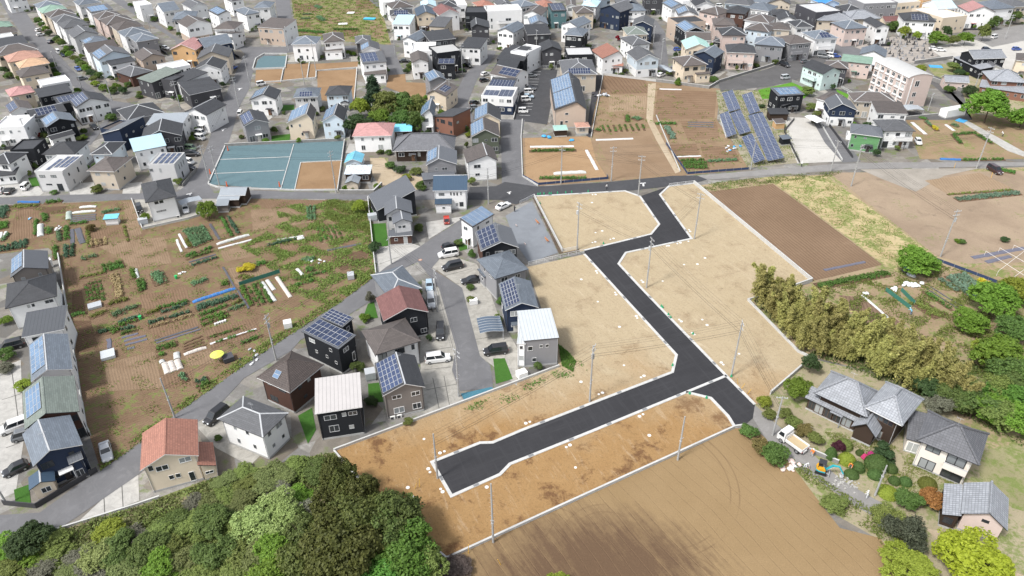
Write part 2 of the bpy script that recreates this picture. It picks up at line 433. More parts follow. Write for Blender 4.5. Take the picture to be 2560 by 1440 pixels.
# --- survey tables (metres; x east, y north of the camera foot)
HOUSES=[
('','at the top left corner',0,'','',[(-251.9,390.1,8.5,11.6,38.5,'f',7.3,0,.5,.05,'W','w',{})]),
('','in the far-left strip, topmost',0,'','',[(-223.9,328.6,9.9,10.1,38.5,'h',7.3,1.93,.5,.5,'C','n',{})]),
('','in the far-left strip, second',0,'','',[(-215.9,318.4,10.0,8.7,38.5,'h',7.3,1.83,.5,.5,'C','b',{})]),
('','in the far-left strip, third',0,'','',[(-212.3,310.4,8.7,7.1,38.5,'f',7.2,0,.5,.05,'W','w',{})]),
('','in the far-left strip, fourth',0,'','',[(-203.5,300.5,12.7,11.1,38.5,'s',7.0,1.2,.5,.3,'W','d',{})]),
('','in the far-left strip, fifth',0,'','',[(-195.9,291.7,14.6,10.8,38.5,'h',6.8,2.27,.5,.5,'B','b',{})]),
('','in the far-left strip, sixth',0,'','',[(-187.9,282.9,12.2,10.5,38.5,'h',6.6,2.2,.5,.5,'C','o',{})]),
('','in the far-left strip, seventh',0,'','',[(-180.1,274.9,10.3,8.9,38.5,'h',6.4,1.87,.5,.5,'B','y',{})]),
('','in the far-left strip, eighth',0,'','',[(-174.5,264.6,9.7,9.9,38.5,'h',6.2,1.89,.5,.5,'C','b',{})]),
('','on the far left below the strip',0,'','',[(-168.1,244.4,7.6,9.2,38.5,'h',5.8,1.48,.5,.5,'C','p',{})]),
('','beside the foot of the left street',0,'','',[(-162.8,256.4,9.2,8.4,38.5,'f',5.3,0,.5,.05,'W','w',{})]),
('','beside the pink-roofed house',0,'','',[(-156.1,243.5,10.0,8.1,38.5,'s',5.8,.9,.5,.3,'K','d',{})]),
('','behind the white solar gable',0,'','',[(-147.0,236.0,8.2,7.9,38.5,'s',5.7,.6,.5,.3,'K','d',{'sol':[('F',.1,.9,.15,.8,5,2,'navy')]})]),
('','at the left street corner',0,'','',[(-139.4,234.0,10.5,10.2,38.5,'e',5.7,2.14,.5,.4,'W','d',{'sol':[('L',.08,.92,.1,.9,0,0,'blue')]})]),
('','at far left below the pink roof',0,'','',[(-159.5,228.4,6.9,10.2,38.5,'e',5.7,1.41,.5,.4,'W','b',{'sol':[('L',.1,.9,.1,.85,3,2,'blue')]})]),
('','left of the white solar gable',0,'','',[(-148.3,224.3,10.2,7.9,38.5,'g',5.7,1.66,.5,.4,'G','d',{'sol':[('F',.2,.75,.1,.9,5,2,'navy')]})]),
('','far left, with white annex',0,'','',[(-140.5,216.4,8.5,9.0,38.5,'e',5.7,1.74,.5,.4,'K','u',{'sol':[('L',.15,.85,.1,.9,3,3,'pale')]}),(-137.7,210.6,7.0,4.0,45.5,'g',3,.84,.5,.4,'W','d',{})]),
('','cut by the left edge of the frame',0,'','',[(-152.8,214.5,8.8,10.2,9.5,'f',6,0,.5,.05,'W','w',{})]),
('','in the second row from the left, first',0,'','',[(-222.4,367.2,10.8,11.6,38.5,'h',7.3,2.09,.5,.5,'W','u',{})]),
('','in the second row from the left, second',0,'','',[(-215.3,357.7,11.0,11.6,38.5,'h',7.3,2.14,.5,.5,'C','n',{})]),
('','in the second row from the left, third',0,'','',[(-207.2,348.9,11.4,11.6,38.5,'h',7.3,2.22,.5,.5,'B','b',{})]),
('','in the second row from the left, fourth',0,'','',[(-199.8,339.3,10.4,11.6,38.5,'h',7.3,2.03,.5,.5,'W','g',{'bal':('F',)})]),
('','in the second row from the left, fifth',0,'','',[(-191.4,329.2,10.5,11.6,38.5,'h',7.3,2.04,.5,.5,'W','g',{})]),
('','in the second row from the left, sixth',0,'','',[(-179.9,314.2,9.9,13.0,38.5,'e',7.3,2.02,.5,.4,'G','g',{})]),
('','in the second row from the left, seventh',0,'','',[(-169.2,302.4,9.0,11.1,38.5,'h',7.0,1.75,.5,.5,'W','u',{'sol':[('L',.3,.7,.1,.7,3,2,'pale')]})]),
('','in the second row from the left, eighth',0,'','',[(-163.1,293.7,11.3,10.8,38.5,'g',6.8,2.27,.5,.4,'W','b',{'bal':('F',)})]),
('','in the second row from the left, ninth',0,'','',[(-154.2,283.4,11.8,11.8,38.5,'e',7.0,2.4,.5,.4,'L','g',{'sol':[('L',.08,.92,.08,.6,4,3,'pale')]})]),
('','below the second row of the left',0,'','',[(-148.6,278.3,9.1,6.5,38.5,'s',5.7,.7,.5,.3,'W','d',{})]),
('','in the third row from the left, first',0,'','',[(-206.3,373.0,10.6,11.6,38.5,'h',7.3,2.07,.5,.5,'W','u',{})]),
('','in the third row from the left, second, with panels',0,'','',[(-193.0,357.1,10.2,10.1,38.5,'s',7.3,1,.5,.3,'W','g',{'sol':[('F',.08,.8,.1,.85,5,3,'pale')]})]),
('','in the third row from the left, third',0,'','',[(-183.3,344.3,10.9,11.6,38.5,'h',7.3,2.12,.5,.5,'P','b',{})]),
('','in the third row from the left, fourth',0,'','',[(-175.0,335.3,11.8,13.0,38.5,'h',7.3,2.29,.5,.5,'P','b',{})]),
('','in the third row from the left, fifth',0,'','',[(-166.0,325.0,11.3,11.6,38.5,'h',7.3,2.2,.5,.5,'B','b',{})]),
('','in the third row from the left, sixth',0,'','',[(-158.3,314.4,10.7,11.5,38.5,'h',7.3,2.07,.5,.5,'W','u',{})]),
('','in the third row from the left, seventh',0,'','',[(-151.2,306.5,9.0,11.3,38.5,'h',7.1,1.75,.5,.5,'M','u',{'bal':('L',)})]),
('','in the third row from the left, eighth',0,'','',[(-139.0,282.3,9.0,11.8,38.5,'e',6.6,1.82,.5,.4,'T','b',{})]),
('','beside the end of the second street',0,'','',[(-127.9,293.9,10.6,10.8,-5.0,'e',6.8,2.15,.5,.4,'Y','p',{})]),
('','amid dark roofs, upper left',0,'','',[(-124.9,269.8,9.8,8.8,38.5,'f',6.3,0,.5,.05,'W','w',{})]),
('','near the upper left crossroads',0,'','',[(-119.8,299.2,11.5,12.4,38.5,'g',6.9,2.6,.4,.4,'N','u',{})]),
('','in front of the navy crossroads house',0,'','',[(-113.9,283.2,12.0,11.8,11.0,'e',6.6,2.44,.5,.4,'B','g',{})]),
('','beside the crossroads street',0,'','',[(-110.9,269.1,10.1,10.0,4.9,'e',6.3,2.05,.5,.4,'W','d',{})]),
('','next to the dark green-grey house',0,'','',[(-114.8,256.9,9.1,10.8,-36.2,'s',6.1,1.0,.5,.3,'W','d',{})]),
('','with tall dark end wall, upper left',0,'','',[(-125.5,257.9,9.3,12.1,-35.5,'s',6.1,1.2,.5,.3,'D','G',{})]),
('','squeezed between taller dark houses',0,'','',[(-119.4,254.6,5.2,6.0,-18.2,'f',6.4,0,.5,.05,'D','d',{})]),
('','at the street bend, upper left',0,'','',[(-107.8,248.4,11.2,10.5,38.5,'s',4.8,1.6,.5,.3,'D','d',{})]),
('','with low eaves, upper left',0,'','',[(-141.0,271.2,11.8,9.0,-37.4,'h',4,1.89,.5,.5,'R','g',{})]),
('','the broad one in the upper left block',0,'','',[(-119.0,225.4,11.4,12.4,38.5,'h',5,2.22,.5,.5,'M','d',{})]),
('','with tall gable beside the pole street',0,'','',[(-97.5,224.3,8.8,10.2,-18.9,'e',6,1.79,.5,.4,'W','d',{})]),
('','in the middle of the upper left block',0,'','',[(-106.0,215.7,11.1,7.9,3.5,'s',5.7,.7,.5,.3,'W','s',{})]),
('','behind the blue sheet-roofed house',0,'','',[(-103.9,205.8,11.2,10.2,17.3,'e',5.7,2.29,.5,.4,'D','d',{})]),
('','with roof terrace, centre of the left block',0,'','',[(-117.9,210.8,7.5,11.3,-15.0,'l',5,2.2,.5,.3,'N','e',{'trim':'w'}),(-120.0,212.1,7.7,7.0,67.5,'f',5,0,.5,.05,'N','b',{})]),
('','at the top, right of second street',0,'','',[(-177.1,367.7,5.7,11.6,38.5,'f',7.3,0,.5,.05,'W','w',{})]),
('','in the fourth row from the left, second',0,'','',[(-161.0,357.1,7.8,13.0,38.5,'g',7.3,2.73,.5,.4,'W','u',{})]),
('','in the fourth row from the left, third',0,'','',[(-146.9,342.3,9.8,13.0,14.3,'h',7.3,1.91,.5,.5,'G','u',{})]),
('','in the fourth row from the left, upper',0,'','',[(-149.7,362.0,8.4,13.0,38.5,'e',7.7,1.71,.5,.4,'W','g',{})]),
('','in the fourth row from the left, tan below',0,'','',[(-138.2,329.1,10.9,13.0,38.5,'e',7.3,2.21,.5,.4,'W','b',{'low':(2.9,'T')})]),
('','in the fourth row from the left, with side wing',0,'','',[(-121.2,323.1,9.4,11.6,-2.8,'h',7.3,1.82,.5,.5,'W','b',{}),(-118.9,316.5,6.9,7.7,70.6,'r',5.8,1.17,.5,.3,'W','b',{})]),
('','in the fourth row from the left, panelled',0,'','',[(-133.0,347.2,6.4,13.0,38.5,'e',7.7,1.3,.75,.4,'W','d',{'sol':[('L',.08,.92,.1,.9,0,0,'pale')]})]),
('','above the crossroads at the top',0,'','',[(-120.7,349.1,7.3,13.0,38.5,'h',7.3,1.42,.5,.5,'W','u',{})]),
('','on the top edge, left part',0,'','',[(-136.1,377.0,7.0,11.6,38.5,'h',7.3,1.37,.5,.5,'W','g',{})]),
('','beside the short top street',0,'','',[(-116.2,361.2,7.8,11.6,3.2,'h',7.3,1.51,.5,.5,'W','u',{})]),
('','above the crossroads, with tan front',0,'','',[(-100.3,324.0,12.9,11.6,-17.2,'s',7.3,1.3,.5,.3,'T','b',{'w2':('W','R')})]),
('','behind the netted pond corner',0,'','',[(-82.1,299.2,10.1,11.0,.9,'h',6.9,1.96,.5,.5,'W','u',{'win':[('F',.25,4.3,1.0,1.5),('F',.62,4.5,1.1,.8),('F',.57,1.6,.6,1.6),('F',.8,1.4,.6,.8),('F',.3,1.5,1.4,1.8)]})]),
('','above the bare terraced lots',0,'','',[(-71.9,303.2,8.5,12.5,13.6,'h',7.0,1.65,.5,.5,'W','b',{}),(-71.3,297.8,7.3,3.7,5.8,'s',3.6,.6,.5,.3,'W','b',{})]),
('','behind the white solar gable, top centre',0,'','',[(-59.2,299.8,6.5,11.0,11.2,'h',6.9,1.26,.5,.5,'D','g',{})]),
('','at the top centre cul-de-sac',0,'','',[(-54.9,289.8,7.5,10.7,11.1,'e',6.7,1.52,.5,.4,'W','g',{'sol':[('L',.3,.9,.1,.9,3,3,'pale')]})]),
('','left of the short cul-de-sac',0,'','',[(-51.3,273.6,9.0,11.4,16.6,'s',6.8,1.0,.5,.3,'W','g',{'sol':[('F',.04,.7,.15,.9,4,3,'blue')]}),(-49.8,267.3,8.1,3.4,4.0,'s',3.4,.5,.5,.3,'W','b',{})]),
('','right of the cul-de-sac, top',0,'','',[(-37.9,302.9,6.8,12.5,-21.5,'e',7.0,1.4,.4,.4,'W','u',{})]),
('','the brightest flat roof at top centre',0,'','',[(-33.2,287.3,9.1,11.9,2.9,'f',7.0,0,.5,.05,'W','w',{})]),
('','behind the bright flat roof',0,'','',[(-28.6,302.7,11.1,11.1,20.9,'s',7.0,1.2,.5,.3,'D','d',{})]),
('','at the bend of the centre street',0,'','',[(-13.8,291.8,8.4,10.8,-14.9,'s',6.8,1.2,.5,.3,'W','d',{})]),
('','beside the centre street, panels in front',0,'','',[(-24.6,282.1,10.1,10.5,22.3,'f',7.6,0,.5,.05,'K','f',{}),(-23.4,271.1,6.6,4.6,-.1,'s',5.8,.8,.5,.3,'K','d',{'sol':[('F',.06,.94,.1,.9,3,2,'navy')]})]),
('','below the bright flat roof',0,'','',[(-34.0,275.2,6.5,11.5,9.5,'e',6.4,1.32,.5,.4,'W','b',{})]),
('','alone on the bare terraces',0,'','',[(-57.9,241.0,8.0,9.1,1.6,'h',5.7,1.56,.5,.5,'L','d',{}),(-55.5,236.9,3.0,2.0,7.8,'e',3.0,.62,.5,.4,'W','d',{})]),
('','with dark panels, above the beige one',0,'','',[(-68.2,239.2,8.3,9.1,5.2,'h',5.7,1.61,.5,.5,'G','u',{'sol':[('F',.25,.75,.08,.6,5,2,'navy')]})]),
('','beside the small lawn',0,'','',[(-81.8,237.3,8.7,9.0,3.3,'e',5.7,1.78,.55,.4,'W','d',{'sol':[('L',.08,.92,.1,.9,0,0,'pale')]})]),
('','above the netted pond',0,'','',[(-64.9,217.1,8.0,10.2,6.4,'e',5.7,2.6,.8,.4,'C','b',{'sol':[('L',.04,.96,.06,.94,8,4,'pale')]})]),
('','above the netted pond, right of beige',0,'','',[(-54.7,217.4,6.9,10.2,4.0,'e',5.7,2.2,.6,.4,'L','d',{'sol':[('L',.06,.94,.08,.92,6,3,'pale')]})]),
('','beside the carport above the pond',0,'','',[(-79.3,215.1,7.7,10.2,25.5,'e',5.7,1.57,.5,.4,'M','d',{'sol':[('L',.1,.9,.1,.9,0,0,'blue')]})]),
('','beside the grove',0,'','',[(-40.8,206.5,11.7,10.2,1.3,'h',5.2,2.14,.5,.5,'W','p',{'w2':('N','L'),'win':[('F',.22,4,.9,1.0),('F',.5,4,.6,.9),('F',.75,4,1.7,1.0),('F',.22,1.4,1.2,1.6),('F',.7,1.5,1.5,1.6)]})]),
('','the old farmhouse below the grove',0,'farmhouse','house',[(-25.0,198.9,17.8,10.0,.9,'h',3.6,3.2,.5,.9,'V','T',{})]),
('','patched shed between grove and old farmhouse',0,'shed','shed',[(-33.1,213.7,5.7,6.0,3.0,'g',2.8,1.26,.5,.4,'V','c',{})]),
('','with brick wing, by the centre street',0,'','',[(-25.8,220.3,4.5,10.2,.3,'e',5.7,2.4,.7,.4,'W','u',{'sol':[('L',.05,.95,.1,.9,0,0,'pale')]}),(-18.0,217.8,8.3,9.0,-37.1,'l',5.2,1.8,.5,.3,'A','d',{})]),
('','left of the centre street, middle',0,'','',[(-26.3,253.4,6.3,9.5,17.1,'e',6.0,1.29,.6,.4,'M','u',{'sol':[('L',.1,.9,.1,.9,0,0,'pale')]})]),
('','left of the centre street, small panels',0,'','',[(-22.7,240.0,7.5,10.2,-20.4,'e',5.7,1.53,.4,.4,'C','b',{'sol':[('R',.2,.7,.3,.8,2,3,'navy')]})]),
('','foot of centre street, upper of two alike',0,'','',[(-7.0,216.4,8.4,10.2,1.1,'e',5.7,2.2,.55,.4,'C','d',{'sol':[('L',.05,.95,.08,.92,0,0,'pale')]})]),
('','foot of the centre street',0,'','',[(-7.5,203.6,8.6,10.2,3.5,'e',5.7,2.2,.5,.4,'O','b',{'trim':'w','sol':[('L',.05,.95,.08,.92,0,0,'pale')]})]),
('','right of the centre street, big panels',0,'','',[(-3.3,236.7,10.7,10.2,-9.4,'f',6,0,.5,.05,'W','f',{'par':.15,'sol':[('T',.05,.5,.1,.6,3,4,'navy'),('T',.52,.95,.05,.7,3,5,'navy')],'low':(2.9,'N')})]),
('','right of the centre street, panel strip',0,'','',[(-2.3,245.6,8.9,8.1,-12.4,'s',5.8,.8,.5,.3,'W','d',{'sol':[('F',.03,.97,.1,.75,8,1,'navy')]})]),
('','right of the centre street, third down',0,'','',[(.1,256.4,11.0,9.6,-35.4,'g',6.1,2.02,.5,.4,'W','b',{'sol':[('F',.3,.97,.2,.9,4,2,'navy')]})]),
('','right of the centre street, second down',0,'','',[(-.7,265.0,8.2,9.9,-11.3,'s',6.2,.8,.5,.3,'K','d',{})]),
('','head of the centre street, right side',0,'','',[(2.1,278.0,8.3,12.9,-26.9,'s',6.5,1.6,.5,.3,'K','d',{})]),
('','with red car fence beside it, top',0,'','',[(-12.3,319.8,8.1,11.6,3.4,'e',7.3,1.64,.3,.4,'D','d',{})]),
('','above the centre street bend',0,'','',[(1.2,313.1,7.9,12.9,-25.3,'e',7.2,1.61,.5,.4,'W','u',{'sol':[('L',.1,.9,.1,.9,0,0,'pale')]})]),
('','with brown timber panels, top centre',0,'','',[(-2.6,345.6,16.1,11.6,9.3,'f',7.9,0,.5,.05,'W','f',{'win':[('F',.12,4.4,.8,1.4),('F',.12,1.5,.8,1.6),('F',.6,4.2,2.6,1.3),('F',.6,1.4,2.8,1.5)],'bal':('F',.3,.95,2.9)})]),
('','left of the timber-panelled white house',0,'','',[(-14.7,344.0,9.6,11.6,-.6,'f',7.7,0,.5,.05,'K','d',{'bal':('F',.05,.5)})]),
('','slim, behind black ones, top centre',0,'','',[(-22.6,359.0,4.6,13.0,10.5,'f',7.7,0,.5,.05,'W','w',{})]),
('','top centre, red-brown ridge',0,'','',[(-28.8,344.1,9.8,13.0,20.8,'e',7.4,2.0,.5,.4,'W','R',{})]),
('','top centre, large dark hip',0,'','',[(-28.2,357.2,9.8,11.6,6.9,'h',7.3,1.9,.5,.5,'W','d',{})]),
('','behind the top centre junction',0,'','',[(-38.1,343.4,8.7,14.5,10.1,'e',7.3,1.77,.5,.4,'C','v',{'low':(2.9,'R')})]),
('','behind the navy-roofed gable, top',0,'','',[(-37.9,358.7,7.3,11.6,7.0,'e',7.3,1.48,.5,.4,'W','i',{})]),
('','tall slim, top centre',0,'','',[(-29.1,320.2,7.5,10.1,-16.4,'s',7.7,1.8,.5,.3,'B','g',{})]),
('','right of the top allotment',0,'','',[(-45.8,327.5,7.8,11.6,-5.5,'s',7.3,1.3,.5,.3,'W','i',{})]),
('','right of the top allotment, panelled',0,'','',[(-48.9,342.6,10.3,11.6,8.0,'h',7.3,2.01,.5,.5,'W','d',{'sol':[('F',.2,.8,.1,.7,6,2,'navy')]})]),
('','right of the top allotment, upper',0,'','',[(-51.4,357.8,10.5,11.6,23.2,'h',7.3,2.05,.5,.5,'W','b',{})]),
('','top edge, right of allotment',0,'','',[(-58.9,368.5,6.2,11.6,17.8,'f',7.3,0,.5,.05,'W','w',{})]),
('','top edge, behind the timber-panelled house',0,'','',[(-11.3,356.7,8.7,11.6,19.8,'h',7.3,1.7,.5,.5,'C','r',{})]),
('','top edge, right of the terracotta hip',0,'','',[(-2.5,359.4,7.3,11.6,14.1,'e',7.3,1.49,.5,.4,'W','g',{})]),
('','top, first right of centre',0,'','',[(7.0,357.2,9.2,11.6,27.6,'h',7.3,1.79,.5,.5,'W','u',{})]),
('','top, below the first right of centre',0,'','',[(12.3,341.3,8.7,11.6,-18.7,'e',7.3,1.78,.5,.4,'W','b',{})]),
('','top, left of the teal-walled house',0,'','',[(17.5,356.0,7.6,11.6,13.0,'h',7.3,1.49,.5,.5,'P','r',{})]),
('','top, navy panels on its roof',0,'','',[(22.3,346.1,7.3,11.6,6.6,'s',7.7,.9,.5,.3,'E','d',{'sol':[('F',.12,.9,.1,.9,3,2,'navy')]})]),
('','top, right of the teal-walled house',0,'','',[(29.5,357.3,4.8,13.0,-3.1,'e',7.3,.97,.5,.4,'W','b',{})]),
('','top, beside the navy tall house',0,'','',[(34.0,343.5,8.7,11.6,4.9,'h',7.3,1.69,.5,.5,'C','b',{'w2':('P','R')})]),
('','top, largest pale blue hip',0,'','',[(38.9,355.8,7.6,13.0,-16.0,'h',7.3,1.48,.5,.5,'W','i',{})]),
('','tall, top right of centre',0,'','',[(49.6,342.6,11.3,13.0,-40.5,'e',8.2,2.3,.5,.4,'N','g',{'bal':('L',)})]),
('','top edge, silver-roofed',0,'','',[(42.8,367.6,8.5,11.6,29.0,'s',7.3,1.62,.5,.3,'L','g',{})]),
('','top, behind the blue hip',0,'','',[(56.1,356.2,10.0,11.6,6.7,'e',7.3,2.04,.5,.4,'N','g',{})]),
('','top, white fence behind',0,'','',[(57.4,346.0,9.4,11.6,4.4,'h',7.3,1.83,.5,.5,'W','u',{}),(56.8,342.4,5.1,3.8,8.2,'s',3.8,.53,.5,.3,'W','u',{})]),
('','top edge, red awnings',0,'','',[(70.2,369.3,8.5,11.6,-3.2,'f',7.7,0,.5,.05,'D','d',{})]),
('','left of the right-hand street',0,'','',[(57.9,319.9,8.8,11.6,-14.4,'e',7.3,1.8,.5,.4,'N','g',{})]),
('','left of the right-hand street, second',0,'','',[(52.4,307.0,9.0,11.3,2.5,'h',7.1,1.74,.5,.5,'C','G',{})]),
('','left of the right-hand street, third',0,'','',[(50.5,293.9,8.2,12.2,16.9,'h',6.8,1.59,.5,.5,'W','g',{'bal':('F',.5,.95)})]),
('','beside the ploughed plot, red tile trim',0,'','',[(37.4,277.7,8.7,11.6,16.0,'e',6.5,2.2,.75,.4,'W','r',{}),(39.4,273.5,7.6,2.3,-9.5,'s',3.3,.6,.5,.3,'W','r',{})]),
('','foot of the right-hand street',0,'','',[(50.5,274.4,9.2,11.5,11.2,'e',6.4,2.2,.5,.4,'L','g',{'trim':'w','low':(2.9,'W')})]),
('','right of street foot, tan porch',0,'','',[(66.7,267.3,9.6,11.2,10.8,'h',6.3,1.86,.5,.5,'C','b',{}),(70.6,263.4,5.8,4.4,10.1,'s',3.3,.62,.5,.3,'C','b',{})]),
('','right of the street, mint roof',0,'','',[(73.3,286.7,10.0,11.9,-2.6,'e',6.7,2.03,.5,.4,'C','m',{})]),
('','right of the street, behind mint roof',0,'','',[(76.1,297.2,9.7,9.6,-7.3,'g',6.9,2.02,.5,.4,'W','b',{})]),
('','right of the street, third',0,'','',[(75.7,310.4,8.5,12.8,8.6,'e',7.2,1.73,.5,.4,'K','u',{'sol':[('L',.1,.9,.1,.9,0,0,'pale')]})]),
('','tucked behind the tan-porch house',0,'','',[(75.7,276.2,8.9,10.3,-34.3,'e',6.5,1.81,.5,.4,'N','u',{})]),
('','cube left of the car park',0,'','',[(6.5,280.1,6.8,11.7,-32.3,'f',7.6,0,.5,.05,'W','w',{})]),
('','beside the car park, left',0,'','',[(2.0,276.1,10.9,11.5,-16.8,'s',6.5,1.2,.5,.3,'K','d',{})]),
('','above the car park',0,'','',[(16.2,286.4,8.2,10.6,4.6,'e',6.7,1.66,.5,.4,'D','d',{})]),
('','above the car park, second back',0,'','',[(11.8,309.1,10.0,11.3,6.8,'s',7.1,1.4,.5,.3,'D','d',{'bal':('L',)})]),
('','third back above the car park',0,'','',[(12.8,323.8,8.0,11.6,3.6,'e',7.3,1.62,.5,.4,'W','u',{'sol':[('L',.15,.85,.15,.85,0,0,'pale')]})]),
('','above the white flat roof',0,'','',[(28.1,306.3,7.9,11.2,-19.5,'h',7.1,1.55,.5,.5,'K','u',{})]),
('','fourth back above the car park',0,'','',[(29.0,320.3,8.8,11.6,-35.7,'e',7.3,1.8,.5,.4,'W','u',{})]),
('','behind the big panelled apartment',0,'','',[(26.9,280.7,10.1,10.4,2.3,'f',6.4,0,.5,.05,'K','w',{})]),
('','behind the long panelled apartment',0,'','',[(24.8,260.9,12.4,17.0,1.0,'h',6.5,2.41,.5,.5,'B','g',{'sol':[('F',.18,.8,.05,.5,9,2,'navy')]})]),
('tan two-storey apartment house under a long gable of pale solar panels','',1,'apartment_house','apartment',[(19.1,233.5,10.56,30.0,.0,'e',6,2.6,.68,.4,'T','d',{'sol':[('L',.03,.49,.08,.94,12,7,'pale'),('L',.51,.97,.08,.94,12,7,'pale')],'win':[('F',.38,4.7,1.1,.7),('F',.38,2.1,1.0,.6),('F',.22,1.6,.9,1.6),('R',.1,4.4,1,1),('R',.3,4.4,1,1),('R',.5,4.4,1,1),('R',.7,4.4,1,1),('R',.9,4.4,1,1)]})]),
('','top, head of the right-hand street',0,'','',[(77.2,350.9,8.0,11.6,12.0,'e',7.3,1.63,.5,.4,'W','u',{'sol':[('L',.1,.9,.1,.9,0,0,'pale')]})]),
('','head of the right-hand street, second',0,'','',[(79.8,336.9,9.2,11.6,-3.0,'e',7.3,1.87,.5,.4,'W','g',{'sol':[('L',.15,.85,.1,.9,0,0,'pale')]})]),
('','right of the right-hand street',0,'','',[(76.6,321.3,13.2,10.1,13.0,'f',7.7,0,.5,.05,'T','d',{})]),
('','top right, dark panels',0,'','',[(90.7,353.6,9.6,11.6,1.9,'e',7.3,1.96,.5,.4,'W','d',{'sol':[('R',.1,.9,.1,.9,0,0,'dark')]})]),
('','top right, first pink',0,'','',[(93.2,338.3,10.6,11.6,-48.3,'h',7.3,2.05,.5,.5,'P','b',{})]),
('','top right, second pink',0,'','',[(91.9,318.6,9.2,11.6,-9.5,'h',7.3,1.78,.5,.5,'P','b',{})]),
('','top right, third pink',0,'','',[(91.8,304.2,10.1,11.2,-4.6,'h',7.0,1.95,.5,.5,'P','d',{'bal':('F',)})]),
('','top right',0,'','',[(102.9,338.9,9.7,11.6,-27.0,'h',7.3,1.89,.5,.5,'R','d',{})]),
('','top right, pale hip',0,'','',[(115.7,344.2,11.1,11.6,-36.5,'h',7.3,2.16,.5,.5,'W','u',{})]),
('','top right, olive hip',0,'','',[(109.0,323.4,11.0,11.6,-32.8,'h',7.3,2.13,.5,.5,'W','b',{})]),
('','top right, row of three',0,'','',[(104.6,308.7,10.6,9.9,-33.4,'h',7.2,2.06,.5,.5,'L','b',{})]),
('','above the asphalt lot',0,'','',[(89.0,280.9,10.9,10.4,-10.0,'h',6.6,2.11,.5,.5,'P','d',{'bal':('F',.05,.6)})]),
('','above the asphalt lot, right',0,'','',[(103.1,289.7,11.5,10.7,-20.8,'h',6.7,2.23,.5,.5,'M','u',{})]),
('','low, beside third pink',0,'','',[(88.1,305.4,6.0,6.0,-26.4,'h',3.2,1.16,.5,.5,'K','d',{})]),
('','top edge right',0,'','',[(109.0,355.5,12.5,11.6,-28.7,'h',7.3,2.42,.5,.5,'L','g',{})]),
('','top edge, farther right',0,'','',[(120.1,358.9,9.7,11.6,-16.2,'h',7.3,1.88,.5,.5,'W','u',{})]),
('','top edge, slim, right part',0,'','',[(84.0,362.7,7.0,11.6,15.2,'f',7.3,0,.5,.05,'W','w',{})]),
('','top right, by the scaffolding',0,'','',[(127.1,356.1,10.6,11.6,-14.8,'e',7.3,2.16,.5,.4,'B','g',{})]),
('','wrapped in grey scaffold netting',0,'building','building',[(137.8,333.9,16.1,13.0,-77.5,'f',9.0,0,.5,.05,'Z','w',{})]),
('','top right, below scaffolding, first',0,'','',[(120.9,333.3,7.2,10.1,-18.4,'h',7.3,1.41,.5,.5,'D','d',{})]),
('','top right, below scaffolding, second',0,'','',[(120.7,324.5,7.8,8.7,-9.7,'e',7.3,1.6,.5,.4,'W','d',{})]),
('','top right, below scaffolding, third',0,'','',[(123.1,313.9,7.9,10.1,2.2,'h',7.3,1.54,.5,.5,'W','d',{'bal':('F',)})]),
('','top right, below scaffolding, fourth',0,'','',[(113.2,310.4,8.5,10.0,-14.3,'h',7.2,1.65,.5,.5,'B','b',{})]),
('','top right, old, with deck',0,'','',[(142.2,328.2,15.2,13.0,-7.8,'h',6.4,2.4,.5,.5,'B','t',{})]),
('','beside the lane, crossed panels',0,'','',[(125.7,298.0,10.3,11.0,9.7,'h',6.9,2.01,.5,.5,'W','u',{'sol':[('F',.3,.7,.1,.7,3,2,'navy')],'bal':('F',)})]),
('','above the lane by parked cars',0,'','',[(113.2,291.9,10.1,10.8,13.1,'h',6.8,1.96,.5,.5,'M','b',{'bal':('F',.1,.6)})]),
('','beside the graveyard',0,'','',[(142.9,311.5,10.7,11.4,10.1,'h',7.2,2.09,.5,.5,'P','u',{})]),
('','behind the graveyard',0,'','',[(155.1,313.6,6.0,12.9,2.1,'e',7.2,1.22,.5,.4,'W','d',{})]),
('','upper right, old grey tiles',0,'','',[(155.5,332.1,14.6,11.6,4.5,'h',5.9,2.44,.5,.5,'B','t',{})]),
('','top right, blue roof',0,'','',[(148.4,354.3,8.9,11.6,10.8,'e',7.3,1.81,.5,.4,'L','l',{})]),
('','top right, lower blue roof',0,'','',[(153.1,348.2,9.1,6.0,26.6,'e',4,1.86,.5,.4,'L','l',{})]),
('','top right, behind graveyard houses',0,'','',[(154.2,340.7,8.4,10.1,10.9,'h',7.3,1.63,.5,.5,'W','d',{})]),
('','top right, large office block',0,'building','building',[(164.7,341.5,16.1,13.0,7.1,'f',10.2,0,.5,.05,'M','f',{})]),
('','behind the round yellow-green tree',0,'','',[(170.9,334.1,8.2,7.0,5.1,'g',3.6,1.47,.5,.4,'C','R',{})]),
('','behind the round trees',0,'','',[(176.2,322.2,12.9,13.0,-13.4,'h',7.3,2.51,.5,.5,'W','d',{'sol':[('F',.25,.75,.1,.7,5,3,'dark')],'bal':('F',)})]),
('','long warehouse, top right',0,'warehouse','warehouse',[(191.1,332.4,18.4,13.0,-73.7,'f',6.7,0,.5,.05,'C','w',{})]),
('','top right behind the warehouse',0,'','',[(196.3,343.0,9.9,11.6,8.8,'g',7.3,2.44,.5,.4,'W','i',{})]),
('','top right, pink roof',0,'','',[(209.3,335.8,11.7,11.6,-4.9,'e',7.3,2.39,.5,.4,'W','p',{})]),
('','top right corner, big hip',0,'','',[(220.2,341.9,12.3,13.0,11.2,'h',7.3,2.4,.5,.5,'W','u',{'bal':('F',)})]),
('','in the top right corner',0,'','',[(230.8,345.6,10.7,13.0,8.0,'h',7.3,2.09,.5,.5,'B','g',{})]),
('','top edge, cream, near the warehouse',0,'','',[(182.5,352.4,13.1,11.6,15.9,'f',7.7,0,.5,.05,'C','f',{})]),
